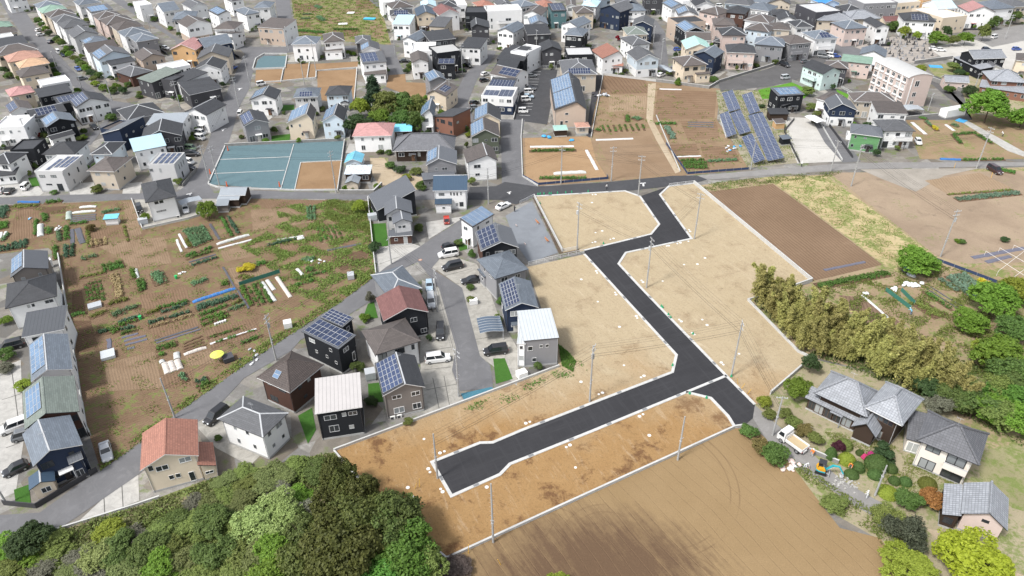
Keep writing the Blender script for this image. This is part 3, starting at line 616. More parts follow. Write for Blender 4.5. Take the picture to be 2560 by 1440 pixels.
('','top edge, yellow',0,'','',[(196.3,356.9,10.0,11.6,9.5,'f',7.7,0,.5,.05,'Y','f',{})]),
('','beside the vivid green verge',0,'','',[(111.8,257.2,11.0,8.5,-67.9,'g',6.1,1.78,.5,.4,'H','d',{'bal':('F',)}),(116.0,258.9,4.4,4.3,-18.6,'s',3.2,.6,.5,.3,'W','d',{})]),
('','wrapped in scaffold net, mid right',0,'','',[(119.0,261.5,7.6,8.6,-19.8,'h',6.0,1.48,.5,.5,'Z','b',{})]),
('','between scaffolded house and apartments',0,'','',[(128.9,268.0,10.5,7.5,-26.1,'g',5.7,1.58,.5,.4,'P','n',{})]),
('','between lane and graveyard',0,'','',[(138.6,276.6,9.1,10.3,-26.8,'e',5.9,1.85,.5,.4,'W','u',{})]),
('','the black cube behind the solar field',1,'','',[(91.4,232.5,9.12,7.0,7.0,'s',6.2,.5,.5,.3,'K','e',{'sol':[('F',.1,.9,.1,.85,5,3,'pale')]}),(89.6,231.0,5.27,3.0,-66.3,'s',3,.42,.5,.3,'K','d',{})]),
('','left of the navy gambrel house',0,'','',[(104.1,228.8,5.1,9.0,-46.2,'h',5.6,.99,.5,.5,'W','b',{})]),
('','right of the gravel lot',1,'','',[(104.8,221.2,8.35,9.0,-8.1,'e',5.6,2.0,.4,.4,'N','e',{'low':(3.1,'W'),'trim':'w'})]),
('','broad, below the pink apartment block',1,'','',[(117.4,227.7,13.07,9.0,-8.2,'h',5.6,1.89,.5,.5,'B','b',{})]),
('','behind the white balcony house',0,'','',[(118.3,217.1,9.2,7.9,-7.8,'s',5.6,1.11,.5,.3,'W','b',{})]),
('','beside the brown garden field',1,'','',[(113.8,203.5,9.13,9.0,-2.9,'h',5.6,1.89,.5,.5,'W','g',{'bal':('F',.4,1.0)})]),
('','at the lane mouth, green lower storey',1,'','',[(104.5,200.5,8.81,8.0,-23.0,'h',5.4,1.68,.5,.5,'J','e',{'bal':('L',.2,.8,2.8,'W'),'w2':('W','L')})]),
('','dark, beside the pale car park',0,'','',[(177.2,270.9,12.8,8.8,3.6,'g',6.0,1.85,.5,.4,'K','t',{}),(173.5,269.5,15.6,5.6,-83.1,'s',3.6,.78,.5,.3,'K','t',{})]),
('','small tiled outbuilding by the big tree',0,'outbuilding','outbuilding',[(158.1,252.3,8.0,6.0,-14.0,'g',3.0,1.26,.5,.4,'P','t',{})]),
('','low, behind the old red-timber house',0,'','',[(177.9,265.2,8.6,6.0,-6.6,'e',3.0,1.75,.5,.4,'W','T',{})]),
('','old, with red timber, far right',0,'','',[(172.3,248.1,11.3,10.5,-13.9,'h',5.0,2.6,.5,.5,'A','t',{}),(170.5,243.2,15.1,6.2,-33.2,'s',2.9,.87,.5,.3,'A','t',{})]),
('','at the right edge, upper',0,'','',[(189.6,266.2,5.4,9.9,-31.6,'h',6.3,1.05,.5,.5,'C','b',{})]),
('','at the left edge above the farm road',1,'','',[(-140.1,187.8,7.18,8.0,-6.0,'h',5.7,1.51,.5,.5,'W','d',{}),(-138.9,183.9,5.22,4.0,12.4,'s',3,.56,.5,.3,'W','d',{})]),
('','left, with four panel rows on top',1,'','',[(-123.0,183.0,7.72,10.88,-1.7,'f',5.9,0,.5,.05,'G','f',{'par':.2,'sol':[('T',.5,.62,.25,.9,1,3,'blue'),('T',.68,.8,.25,.9,1,3,'blue'),('T',.84,.96,.25,.9,1,3,'blue'),('T',.32,.44,.1,.75,1,3,'blue')],'win':[('F',.22,4.6,1.5,.7),('F',.62,4.6,1.5,.7),('F',.35,2.2,1.6,.4),('F',.72,1.3,1.5,2.2),('R',.2,4.2,.6,.8),('R',.6,3.6,.6,1.4),('R',.8,4.6,.5,1.0),('R',.3,1.6,.5,1.2)],'ac':[('R',.5)]})]),
('','behind the four-panel-row flat house',1,'','',[(-127.0,194.3,9.22,9.0,1.6,'h',5.7,1.89,.5,.5,'W','d',{})]),
('','with stone-clad walls above the farm road',1,'','',[(-109.1,182.7,7.95,9.5,-5.8,'h',5.7,1.67,.5,.5,'B','b',{'win':[('F',.3,4.6,1.4,.9),('F',.75,4.6,.7,.8),('F',.4,1.7,1.2,.9),('F',.78,1.6,.6,.8),('R',.2,4.8,.7,.7),('R',.6,4.8,.7,.7),('R',.4,2.0,.9,.9)]})]),
('','behind the stone-clad house',1,'','',[(-114.7,193.8,6.35,9.0,.1,'h',5.7,1.33,.5,.5,'L','d',{})]),
('','with pale blue sheet roof, left',1,'','',[(-103.9,195.6,8.73,8.0,30.0,'s',6,1.1,.5,.3,'W','i',{})]),
('','at the corner, four dark panel rows',1,'','',[(-94.6,185.1,7.34,7.95,.3,'f',5.9,0,.5,.05,'G','f',{'par':.2,'sol':[('T',.16,.3,.1,.95,1,3,'blue'),('T',.36,.5,.1,.95,1,3,'blue'),('T',.56,.7,.1,.95,1,3,'blue'),('T',.76,.9,.1,.95,1,3,'blue')],'win':[('F',.08,4.4,1.1,.9),('F',.42,4.3,.6,1.2),('R',.3,4.2,.4,1.6),('R',.5,4.2,.4,1.6),('R',.7,4.2,.4,1.6),('R',.4,1.6,.9,2.0)]})]),
('','alone beside the vegetable field',1,'','',[(-89.2,166.0,7.28,12.1,27.7,'h',5.8,1.53,.5,.5,'W','d',{'win':[('F',.3,5.0,.9,.7),('F',.48,5.0,.9,.7),('F',.38,2.6,2.2,.35)],'ac':[('F',.92)]})]),
('','left, above the street bend',0,'','',[(-139.2,196.9,6.5,7.9,5.0,'f',5.6,0,.5,.05,'K','d',{})]),
('garage with sky-blue metal gable roof beside the farmyard drive','',1,'garage','garage',[(-44.3,190.9,4.98,6.0,1.4,'e',2.8,1.1,.5,.4,'L','c',{})]),
('low shed with rust-spotted pale blue roof in front of the sky-blue garage','',1,'shed','shed',[(-41.8,182.8,7.11,5.0,.9,'s',2.8,.5,.5,.3,'V','z',{})]),
('small weathered grey gabled shed at the farmyard roadside','',1,'shed','shed',[(-42.5,177.8,3.76,4.0,-1.7,'e',2.2,.83,.5,.4,'B','s',{})]),
('','above the white navy-roofed house',1,'','',[(-18.8,184.0,8.36,9.15,3.5,'e',5.7,1.84,.42,.4,'M','e',{'sol':[('L',.1,.85,.1,.85,5,3,'pale')],'win':[('F',.3,4.3,.7,.8),('F',.6,4.3,1.5,.8)]}),(-19.4,178.3,8.92,3.0,13.2,'s',2.9,.7,.5,.3,'M','e',{})]),
('','at the T-junction, brown side',1,'','',[(-8.3,185.2,8.58,9.0,9.2,'e',5.8,1.8,.66,.4,'W','b',{'w2':('R','R'),'win':[('F',.32,4.4,1.9,1.0),('F',.32,2.0,1.2,.7)]})]),
('','with red truck parked in front',1,'','',[(-15.3,167.6,8.7,7.6,.6,'g',5.7,2.0,.62,.4,'W','v',{'win':[('F',.22,4.5,1.4,.7),('F',.52,4.6,.35,.8),('F',.62,4.5,.35,.8),('F',.72,4.5,.35,.8),('F',.84,4.6,.35,.8),('F',.84,1.6,1.0,1.2),('F',.7,1.6,.5,.7)]}),(-17.0,162.9,4.31,2.0,1.3,'s',2.9,.5,.5,.3,'W','v',{})]),
('','the great slanted roof at centre',1,'','',[(-29.9,163.7,10.22,9.37,21.9,'l',3.6,3.7,.5,.3,'K','e',{'nowin':1})]),
('','front of the great slanted roof',1,'','',[(-27.1,154.7,6.63,6.49,9.3,'e',5.7,1.6,.45,.4,'G','e',{}),(-25.7,150.1,4.58,5.51,11.8,'e',5.6,1.01,.5,.4,'G','e',{'low':(2.8,'R'),'win':[('F',.3,4.4,.8,.8),('F',.55,4.4,.8,.8)]}),(-26.0,147.6,5.56,2.2,5.8,'s',2.7,.5,.5,.3,'R','e',{'win':[('F',.28,1.6,.8,.7),('F',.72,1.2,.9,2.0)]})]),
('','top of the cul-de-sac, all-panel roof',1,'','',[(-7.9,148.9,7.91,3.91,50.8,'s',5.8,1.0,.5,.3,'W','e',{'sol':[('F',.03,.97,.03,.97,5,8,'pale')]})]),
('','second down right of the cul-de-sac',1,'','',[(-3.3,139.0,8.38,8.8,10.2,'e',5.8,1.84,.55,.4,'R','e',{'w2':('K','F'),'sol':[('L',.05,.95,.08,.92,4,4,'navy')]})]),
('','third down right of the cul-de-sac',1,'','',[(-2.0,128.9,7.89,8.81,27.4,'h',5.6,1.66,.5,.5,'M','u',{}),(-5.4,130.0,2.94,3.0,30.8,'s',3,.42,.5,.3,'M','u',{})]),
('','topmost left of the cul-de-sac',1,'','',[(-23.6,122.8,7.09,10.05,30.1,'h',5.6,1.49,.5,.5,'M','u',{})]),
('','left of the cul-de-sac, dark red roof',1,'','',[(-21.4,114.2,8.72,8.06,18.9,'e',5.8,1.92,.55,.4,'K','R',{'w2':('R','R'),'win':[('F',.68,4.4,1.3,1.0),('F',.9,1.4,1.2,1.0)],'trim':'w'}),(-18.9,115.4,3.85,5.5,20.2,'r',4.4,.9,.5,.3,'K','R',{})]),
('','left of the cul-de-sac, below red roof',1,'','',[(-22.3,104.7,8.65,8.0,27.1,'h',5.6,1.68,.5,.5,'W','b',{})]),
('','beside the empty concrete parking bays',1,'','',[(-19.4,93.8,7.16,8.76,17.2,'e',5.6,1.57,.55,.4,'Q','d',{'w2':('W','R'),'sol':[('L',.05,.95,.06,.94,6,5,'blue')],'win':[('F',.3,4.4,1.6,.8),('F',.8,4.3,1.5,.9),('F',.32,1.4,1.8,1.3),('F',.8,1.5,1.5,1.3)],'ac':[('F',.12),('F',.3)]})]),
('','L-shaped beside the diagonal road, roof all panels',1,'','',[(-33.6,104.8,9.6,4.51,-34.3,'s',6.2,.25,.5,.3,'K','e',{'sol':[('F',.05,.95,.08,.95,8,3,'navy')],'wt':'w','win':[('F',.22,4.8,1.5,.8),('F',.75,4.7,.7,.7),('F',.3,2.6,.6,.6),('F',.6,2.6,.6,.6),('F',.85,2.2,.6,.6),('R',.4,4.8,1.3,.9),('R',.8,2.2,.7,2.0)]}),(-32.9,109.2,5.78,3.05,146.9,'S',6.45,.25,.5,.3,'K','e',{'sol':[('B',.05,.95,.05,.98,5,4,'navy')],'nodoor':1,'wt':'w'})]),
('','beside the diagonal road, three small panels',1,'','',[(-38.3,95.3,7.8,8.28,-30.8,'h',5.5,2.6,.5,.6,'R','D',{'sol':[('F',.38,.55,.25,.55,1,2,'pale')],'win':[('F',.25,4.6,.9,.5),('F',.3,1.4,1.8,1.2),('F',.7,4.4,1.6,.6),('R',.3,4.4,.8,.7),('R',.6,4.4,.8,.7),('R',.4,1.8,.8,.6)],'wt':'d'})]),
('','between brown and panel-gabled houses',1,'','',[(-28.7,88.6,7.47,8.01,11.5,'s',6.2,.6,.5,.3,'K','W',{'trim':'w','win':[('F',.28,4.7,2.0,1.0),('F',.6,4.9,.7,.8),('F',.8,4.9,1.4,.8),('F',.32,2.2,1.6,1.4),('F',.72,2.0,.8,.8)]})]),
('','with grey hip by the lower woods',1,'','',[(-41.6,84.3,9.43,5.94,-26.1,'h',5.6,1.25,.5,.5,'W','g',{'win':[('F',.3,4.6,.6,1.0),('F',.6,4.6,.6,1.0),('F',.3,1.6,.6,1.0),('F',.7,1.8,.6,.9),('R',.25,4.6,.7,.9),('R',.7,4.6,1.3,1.0),('R',.3,1.8,.6,.7),('R',.75,1.8,.6,.7)]})]),
('','with orange tiles by the road bend',1,'','',[(-52.6,78.5,8.14,8.19,20.4,'e',5.5,1.9,.48,.45,'C','r',{'trim':'w','win':[('F',.32,4.5,1.8,1.0),('F',.12,5.0,.7,1.1),('F',.78,5.0,1.7,1.0),('F',.42,2.2,.7,.9),('F',.55,2.2,.7,.9),('F',.8,1.3,.8,2.0)],'wt':'w'}),(-47.7,78.5,2.43,5.3,23.6,'r',2.8,1.2,.5,.3,'C','r',{})]),
('','at the corner of the bare lots, balcony',1,'','',[(4.6,106.5,6.5,8.62,7.3,'s',6.3,.5,.5,.15,'W','x',{'w2':('M','FR'),'win':[('F',.18,4.3,.9,1.0),('F',.5,4.6,.6,.7),('F',.68,4.6,.6,.7),('F',.3,1.6,.8,.9),('L',.35,4.3,1.6,1.8),('L',.75,4.3,1.4,1.8)]}),(1.8,104.4,1.62,5.0,-6.3,'s',5.6,.3,.5,.15,'W','x',{'win':[('F',.5,2.2,.9,1.2),('F',.5,4.6,.6,.8)]})]),
('','fourth down right of the cul-de-sac',1,'','',[(1.2,117.0,6.52,9.39,8.0,'e',5.8,1.43,.5,.4,'N','u',{'sol':[('L',.06,.94,.08,.92,6,5,'navy')]})]),
('','in the left column beside the vegetable field, top',1,'','',[(-102.9,131.3,7.05,8.51,28.9,'e',5.7,1.55,.42,.4,'Q','e',{'sol':[('L',.08,.85,.1,.9,5,3,'pale')]})]),
('','in the left column beside the vegetable field, second',1,'','',[(-97.1,121.4,8.99,10.01,27.9,'h',5.6,1.89,.5,.5,'W','d',{'win':[('F',.85,4.6,1.5,.7),('F',.4,4.6,.5,.7),('F',.5,4.6,.5,.7)]})]),
('','in the left column beside the vegetable field, third',1,'','',[(-87.9,109.7,7.02,7.29,20.2,'s',6,.8,.5,.3,'W','q',{})]),
('','in the left column beside the vegetable field, fourth',1,'','',[(-82.0,99.8,6.36,11.82,30.4,'e',5.7,1.4,.45,.4,'W','u',{'sol':[('L',.06,.85,.1,.95,7,3,'pale')],'trim':'w'})]),
('','in the left column beside the vegetable field, fifth',1,'','',[(-75.8,88.1,7.75,10.31,30.6,'e',5.8,1.7,.45,.4,'R','G',{'sol':[('L',.1,.8,.15,.85,4,4,'pale')],'w2':('W','R')})]),
('','in the left column beside the vegetable field, lowest',1,'','',[(-71.1,79.6,6.81,8.39,38.4,'e',5.7,1.5,.4,.4,'N','u',{}),(-70.8,74.1,3.46,2.88,30.6,'e',3.0,.76,.5,.4,'C','v',{'win':[('F',.55,1.7,1.3,1.0)]}),(-67.1,77.4,1.99,2.24,36.2,'s',4.2,.4,.5,.3,'N','e',{})]),
('old farmhouse with silver-grey tiled hipped roofs beside the bamboo grove','',1,'farmhouse','house',[(55.4,88.8,8.67,7.13,-43.0,'h',4.6,2.9,.5,.9,'V','t',{'wt':'b'}),(61.1,85.3,5.97,8.37,-46.1,'h',5.6,2.4,.5,.8,'V','t',{'win':[('F',.35,4.4,1.6,1.1),('F',.7,4.3,1.6,1.0),('F',.4,1.3,2.4,1.6)],'wt':'b'}),(53.1,87.8,9.03,2.2,-43.4,'s',2.7,1.1,.5,.5,'V','t',{'win':[('F',.1,1.4,1.2,1.8),('F',.27,1.3,1.8,1.9),('F',.45,1.3,1.8,1.9),('F',.63,1.3,1.8,1.9),('F',.82,1.3,1.8,1.9)],'wt':'b'}),(57.0,83.5,3.88,4.5,-41.4,'e',2.8,1.8,.5,.5,'V','t',{'nowin':1})]),
('cream two-storey house with dark tiled hipped roof beside the clipped garden','',1,'','',[(66.6,77.7,8.46,7.77,-37.8,'h',5.7,2.4,.5,.8,'X','T',{'wt':'d','win':[('F',.25,4.5,2.0,1.1),('F',.25,1.3,2.2,1.9),('F',.72,4.2,2.6,1.9),('F',.75,1.3,2.8,1.9)],'bal':('F',.52,.98,2.9)}),(64.3,82.2,3.16,6.0,-26.4,'s',2.9,1.2,.5,.3,'X','T',{})]),
('pale pink storehouse with blue-grey tiled gable at the lower right','',1,'storehouse','storehouse',[(66.1,66.5,5.69,6.35,-31.2,'e',3.6,1.9,.52,.5,'P','t',{'win':[('F',.55,3.4,.9,.5)]}),(62.6,68.2,2.16,6.3,-29.1,'l',2.6,.9,.5,.2,'V','t',{})]),
('four-storey pink apartment block with arched roof and white window surrounds','',1,'apartment_block','apartment',[(132.9,242.0,18.66,9.02,-80.1,'a',10.6,.9,.5,.15,'P','f',{'wt':'w','trim':'w','win':[('F',.09,1.7,1.5,1.35),('F',.09,4.3,1.5,1.35),('F',.09,6.9,1.5,1.35),('F',.09,9.3,1.5,1.35),('F',.254,1.7,1.5,1.35),('F',.254,4.3,1.5,1.35),('F',.254,6.9,1.5,1.35),('F',.254,9.3,1.5,1.35),('F',.41800000000000004,1.7,1.5,1.35),('F',.41800000000000004,4.3,1.5,1.35),('F',.41800000000000004,6.9,1.5,1.35),('F',.41800000000000004,9.3,1.5,1.35),('F',.582,1.7,1.5,1.35),('F',.582,4.3,1.5,1.35),('F',.582,6.9,1.5,1.35),('F',.582,9.3,1.5,1.35),('F',.746,1.7,1.5,1.35),('F',.746,4.3,1.5,1.35),('F',.746,6.9,1.5,1.35),('F',.746,9.3,1.5,1.35),('F',.91,1.7,1.5,1.35),('F',.91,4.3,1.5,1.35),('F',.91,6.9,1.5,1.35),('F',.91,9.3,1.5,1.35),('R',.42,1.8,1.4,1.3),('R',.42,4.6,1.4,1.5),('R',.42,8.2,1.6,2.0)],'nodoor':1})]),
('old barn with grey metal roof above the vegetable field','',1,'barn','barn',[(-71.9,170.6,6.89,5.0,-.2,'g',3,1.05,.5,.4,'V','s',{'nowin':1})]),
('lean-to with grey metal roof in front of the old barn','',1,'shed','shed',[(-72.7,167.8,5.71,2.5,1.8,'s',2.5,.4,.5,.3,'V','s',{'nowin':1})]),
('little grey hut at the corner of the old barn','',1,'shed','shed',[(-73.6,165.5,3.1,3.0,6.5,'s',2.1,.5,.5,.3,'Q','s',{'nowin':1})]),
('field hut with sky-blue sheet roof and white panels in the vegetable field','',1,'hut','hut',[(-99.3,159.2,3.46,2.2,8.8,'s',1.9,.3,.5,.3,'W','c',{'nowin':1})]),
('small beige outbuilding with salmon tiled roof beside the long panelled apartment','',1,'outbuilding','outbuilding',[(22.5,214.8,4.55,4.0,5.4,'h',2.6,.84,.5,.5,'B','o',{})]),
('open shed with teal roof in front of the long panelled apartment','',1,'shed','shed',[(15.6,213.1,4.36,3.5,5.6,'s',2.3,.3,.5,.3,'V','m',{'nowin':1})]),
('orange timber shed in front of the black cube house','',1,'shed','shed',[(86.4,223.9,6.33,4.0,-2.0,'s',2.6,.56,.5,.3,'V','d',{'nowin':1})]),
('small orange hut at the gravel lot beside the solar field','',1,'shed','shed',[(84.4,216.1,3.45,3.0,7.9,'s',2.4,.42,.5,.3,'Y','b',{'nowin':1})]),
('small dark hut at the corner of the gravel lot','',1,'shed','shed',[(82.3,203.6,3.12,2.5,12.4,'s',2.2,.35,.5,.3,'K','u',{'nowin':1})]),
('white storage container beside the pink apartment block car park','',1,'container','container',[(143.9,225.3,2.95,8.32,-69.7,'f',2.6,0,.5,.05,'W','w',{'nowin':1,'par':.05})]),
('white garden shed beside the grey-hipped white house','',1,'shed','shed',[(-75.9,84.3,3.33,1.5,-20.4,'s',2.1,.21,.5,.3,'G','x',{'nowin':1})]),
]
APT=next(h for h in HOUSES if h[3]=="apartment_block")[5][0]
POLYS=[
('farmland','grassland',.02,[(50.2,176.4),(70.9,181.3),(143.8,185.4),(166.8,186.3),(118.98,101.75),(86.98,70.18),(75.85,79.85),(72.13,96.05),(55.09,104.18),(53.55,105.16),(48.9,122.3),(64.1,128.5)]),
('ploughed_field','plough_brown',.04,[(51.9,172.5),(70.8,176.8),(73.9,166.8),(82.5,135.5),(69.6,130.9),(64.9,129.4),(58.6,148.6)]),
('dry_grass','drygrass',.05,[(71.2,177.0),(69.1,180.8),(86.5,181.3),(90.3,166.8),(95.7,138.9),(85.3,130.6),(82.9,135.2),(74.5,167.2)]),
('bare_ground','bare',.04,[(88.4,183.4),(142.2,182.8),(157.1,181.8),(132.5,136.3),(101.5,135.4),(96.4,138.6),(91.3,166.8)]),
('gravel_yard','gravel_grey',.06,[(97.8,185.2),(131.2,185.0),(118.9,180.4),(106.7,171.0),(104.9,173.4),(100.9,179.4)]),
('seed_bed','tan_tilled',.06,[(112.2,177.6),(129.5,182.1),(132.8,172.6),(114.3,168.9)]),
('garden_soil','garden',.04,[(65.2,123.7),(91.2,130.7),(105.1,135.3),(111.0,130.3),(119.9,125.4),(110.8,111.65),(84.4,105.97),(75.04,108.6),(69.3,115.2)]),
('ploughed_plot','plough_dark',.06,[(68.2,123.9),(72.4,122.9),(76.87,114.33),(70.74,109.31)]),
('development_lot','lot',.03,[(6.1,171.0),(30.4,173.4),(33.9,170.4),(36.5,155.2),(33.6,150.0),(16.9,143.0),(11.9,142.0)]),
('development_lot','lot',.03,[(39.3,171.2),(42.6,176.1),(49.6,177.7),(64.5,129.1),(58.7,126.2),(48.9,122.3),(53.63,105.39),(54.82,103.84),(52.93,101.12),(44.83,93.75),(41.68,91.29),(38.48,98.74),(27.5,127.5),(24.0,137.2),(26.3,142.0),(42.9,148.0)]),
('development_lot','lot',.03,[(3.5,136.4),(16.7,141.6),(22.0,127.6),(30.66,104.91),(28.98,100.02),(1.36,85.91),(-3.44,83.21),(-5.52,83.16),(-12.99,79.17),(-9.47,72.39),(-2.23,76.46),(-.67,78.39),(30.3,94.44),(34.32,93.03),(36.17,88.57),(36.6,86.12),(-9.29,61.62),(-28.99,81.82),(8.51,102.0),(7.02,113.84)]),
('tilled_field','plough_tan',.02,[(-9.28,61.5),(36.64,85.75),(39.76,85.78),(41.63,82.16),(43.89,75.46),(45.35,69.38),(46.34,65.85),(51.29,64.09),(51.93,59.3),(50.83,51.31),(-11.71,52.15)]),
('farm_yard','yard_moss',.015,[(41.33,91.3),(54.89,103.6),(72.13,96.05),(79.29,86.01),(93.06,75.45),(70.9,44.07),(47.52,44.36),(50.73,64.1),(45.35,69.38),(41.5,81.73)]),
('vegetable_field','veg_soil',.02,[(-146.3,169.5),(-133.8,169.6),(-100.3,172.1),(-90.7,155.9),(-81.4,161.0),(-69.5,172.0),(-36.4,169.7),(-29.9,133.6),(-35.5,124.2),(-48.31,105.9),(-57.75,90.94),(-64.86,78.23),(-72.91,89.67),(-104.4,142.9),(-109.6,147.6),(-129.2,142.7)]),
('wood_floor','scrub',.012,[(-82.2,66.11),(-73.71,66.25),(-66.09,67.02),(-55.91,71.56),(-46.36,76.95),(-28.95,81.64),(-20.38,71.45),(-9.28,61.43),(-7.03,49.98),(-74.81,50.88)]),
('field','field_tan',.02,[(35.4,272.2),(54.1,262.9),(75.7,254.5),(67.2,224.2),(67.6,192.6),(66.9,186.1),(50.9,183.2),(27.4,179.8),(7.4,177.4),(3.7,183.8),(3.8,211.1),(25.5,212.0),(27.2,232.9)]),
('field_plot','plough_far',.04,[(36.2,271.7),(50.7,267.3),(50.0,250.8),(30.7,250.2)]),
('field_plot','tan_tilled',.04,[(35.1,249.2),(48.4,247.9),(45.6,234.1),(33.1,232.7)]),
('field_plot','plough_far2',.04,[(53.4,255.4),(73.7,251.1),(66.7,225.6),(47.0,224.9)]),
('field_plot','plough_far2',.05,[(55.2,223.9),(66.6,222.8),(64.5,209.1),(54.3,207.3)]),
('field_plot','tan_tilled2',.04,[(26.8,210.4),(43.4,211.4),(46.0,184.6),(28.5,181.5)]),
('field_plot','plough_far2',.05,[(47.9,204.4),(56.2,204.7),(55.3,194.4),(49.0,193.2)]),
('field_plot','plough_far2',.05,[(57.2,204.1),(66.6,200.8),(66.2,192.7),(55.7,189.7)]),
('field_path','path_dirt',.06,[(50.8,260.8),(53.9,261.6),(46.5,224.9),(46.8,209.7),(47.4,185.1),(45.9,184.1),(44.7,208.2),(44.4,225.0)]),
('field_lot','lot_orange',.05,[(4.6,211.1),(24.8,211.4),(24.8,194.0),(26.8,181.1),(7.4,178.1),(4.2,183.8)]),
('allotment','allot',.02,[(-118.0,414.9),(-70.4,412.1),(-50.7,316.9),(-94.7,329.7)]),
('terrace','terrace',.05,[(-99.5,283.7),(-88.9,284.5),(-85.4,267.1),(-95.2,267.5)]),
('terrace','terrace',.05,[(-89.5,290.8),(-80.5,291.7),(-76.7,271.4),(-85.1,268.2)]),
('terrace','terrace',.05,[(-79.7,290.4),(-60.9,293.1),(-59.8,284.3),(-75.6,282.4),(-73.7,272.1),(-76.3,271.4)]),
('terrace','terrace',.05,[(-74.9,281.1),(-59.6,283.0),(-54.3,246.6),(-64.4,247.0),(-67.5,248.1)]),
('terrace','terrace',.05,[(-46.1,275.0),(-40.0,276.0),(-38.6,266.4),(-30.2,264.9),(-29.8,244.7),(-45.3,261.2)]),
('solar_ground','weedy_gravel',.03,[(73.9,253.3),(94.1,251.2),(83.3,192.1),(81.7,190.0),(67.0,187.2),(68.2,224.1)]),
('gravel_lot','gravel_white',.05,[(89.9,226.2),(98.2,224.5),(94.9,203.5),(95.0,190.7),(81.8,189.7),(83.9,203.8)]),
('garden_field','garden_far',.03,[(128.5,224.9),(150.6,227.7),(164.8,220.8),(182.4,220.1),(162.7,190.2),(117.6,191.6)]),
('garden_path','conc_white',.05,[(144.1,221.5),(146.6,221.4),(150.0,195.7),(147.9,192.4),(145.7,196.5)]),
('car_park','gravel_white',.05,[(173.7,303.1),(199.2,312.8),(232.1,333.6),(274.5,342.9),(215.1,256.6),(190.9,264.4),(172.2,286.3)]),
('graveyard','gravel_grey2',.03,[(142.5,303.3),(166.3,319.4),(179.8,314.9),(172.0,290.6),(155.4,280.7),(152.6,285.0)]),
('lawn','lawn_vivid',.05,[(88.8,252.7),(104.8,261.2),(108.6,251.9),(102.0,243.3),(87.5,243.3)]),
('lawn','lawn_vivid',.05,[(116.6,252.5),(119.6,244.7),(117.1,241.2),(115.8,249.5)]),
('lawn','lawn_dry',.03,[(160.2,275.4),(169.1,280.1),(172.0,268.8),(169.0,263.0),(157.9,262.3)]),
('yard','yard_moss',.03,[(155.7,262.4),(195.1,271.5),(200.2,271.3),(164.2,212.3),(151.9,230.3)]),
('vegetable_plot','vp_light',.04,[(-99.5,149.0),(-83.9,152.1),(-77.4,140.0),(-86.7,137.7),(-89.4,141.9)]),
('vegetable_plot','vp_mid',.04,[(-103.4,140.3),(-101.1,141.5),(-93.7,130.6),(-97.0,129.5)]),
('vegetable_plot','vp_mid',.04,[(-129.1,169.4),(-123.3,169.4),(-115.0,152.2),(-121.2,151.6)]),
('vegetable_plot','vp_dark',.04,[(-122.3,168.7),(-116.2,169.0),(-114.5,165.0),(-120.3,165.0)]),
('vegetable_plot','vp_light',.04,[(-102.3,171.2),(-99.7,171.1),(-90.0,153.7),(-91.9,150.9)]),
('vegetable_plot','vp_mid',.04,[(-104.6,157.1),(-96.5,157.3),(-93.4,152.7),(-101.2,150.8)]),
('vegetable_plot','vp_light',.04,[(-67.0,165.6),(-52.2,167.0),(-49.3,158.7),(-63.0,154.1)]),
('vegetable_plot','vp_mid',.04,[(-65.6,171.1),(-48.3,170.6),(-46.4,165.5),(-63.4,166.4)]),
('vegetable_plot','vp_light',.04,[(-68.3,145.4),(-60.0,147.8),(-58.1,143.0),(-65.5,140.3)]),
('vegetable_plot','vp_mid',.04,[(-57.6,146.3),(-47.7,150.6),(-46.1,146.0),(-56.6,143.7)]),
('vegetable_plot','vp_dark',.04,[(-41.3,141.8),(-34.1,144.9),(-32.4,138.5),(-38.1,135.9)]),
('vegetable_plot','vp_light',.04,[(-48.5,155.8),(-42.8,157.7),(-39.7,149.2),(-44.8,147.6)]),
('vegetable_plot','vp_light',.035,[(-63.8,137.5),(-54.1,139.3),(-52.4,135.2),(-59.1,130.5),(-60.4,131.2)]),
('vegetable_plot','vp_light',.04,[(-76.41,104.52),(-68.37,107.97),(-62.69,97.5),(-72.13,96.82)]),
('vegetable_plot','vp_mid',.04,[(-79.4,127.1),(-70.2,130.0),(-68.3,125.6),(-76.3,121.4)]),
('vegetable_plot','vp_mid',.04,[(-72.2,115.1),(-64.2,118.9),(-62.8,115.8),(-70.22,111.77)]),
('vegetable_plot','vp_light',.04,[(-62.04,106.38),(-57.91,108.25),(-55.37,104.34),(-60.53,103.51)]),
('vegetable_plot','vp_dark',.04,[(-89.4,118.3),(-85.5,118.2),(-79.53,108.93),(-83.18,107.78)]),  # dark soil tone also paints in the shade of the left column houses
('vegetable_plot','vp_dark',.04,[(-94.8,129.3),(-92.7,129.2),(-87.9,121.1),(-90.3,120.3)]),  # house shade likewise put into the dark soil tone
('vegetable_plot','vp_mid',.04,[(-61.5,114.99),(-51.9,118.6),(-49.49,113.16),(-57.6,108.24)]),
('vegetable_plot','vp_mid',.04,[(-64.9,100.85),(-59.36,102.79),(-57.36,98.05),(-62.32,97.28)]),
('planting_strip','plant_strip',.08,[(5.7,170.5),(6.4,170.8),(11.9,142.4),(15.7,143.7),(15.8,142.7),(11.1,141.0)]),
('allotment_plot','vp_mid',.04,[(-111.9,395.8),(-98.5,396.9),(-93.8,379.3),(-107.0,378.3)]),
('allotment_plot','vp_mid',.04,[(-80.8,403.2),(-70.1,402.6),(-66.4,384.6),(-77.0,383.4)]),
('allotment_plot','vp_light',.04,[(-87.9,365.2),(-82.1,365.7),(-79.8,353.4),(-85.9,353.7)]),
('allotment_plot','vp_mid',.04,[(-102.7,358.3),(-95.0,357.9),(-92.2,348.2),(-99.8,348.5)]),
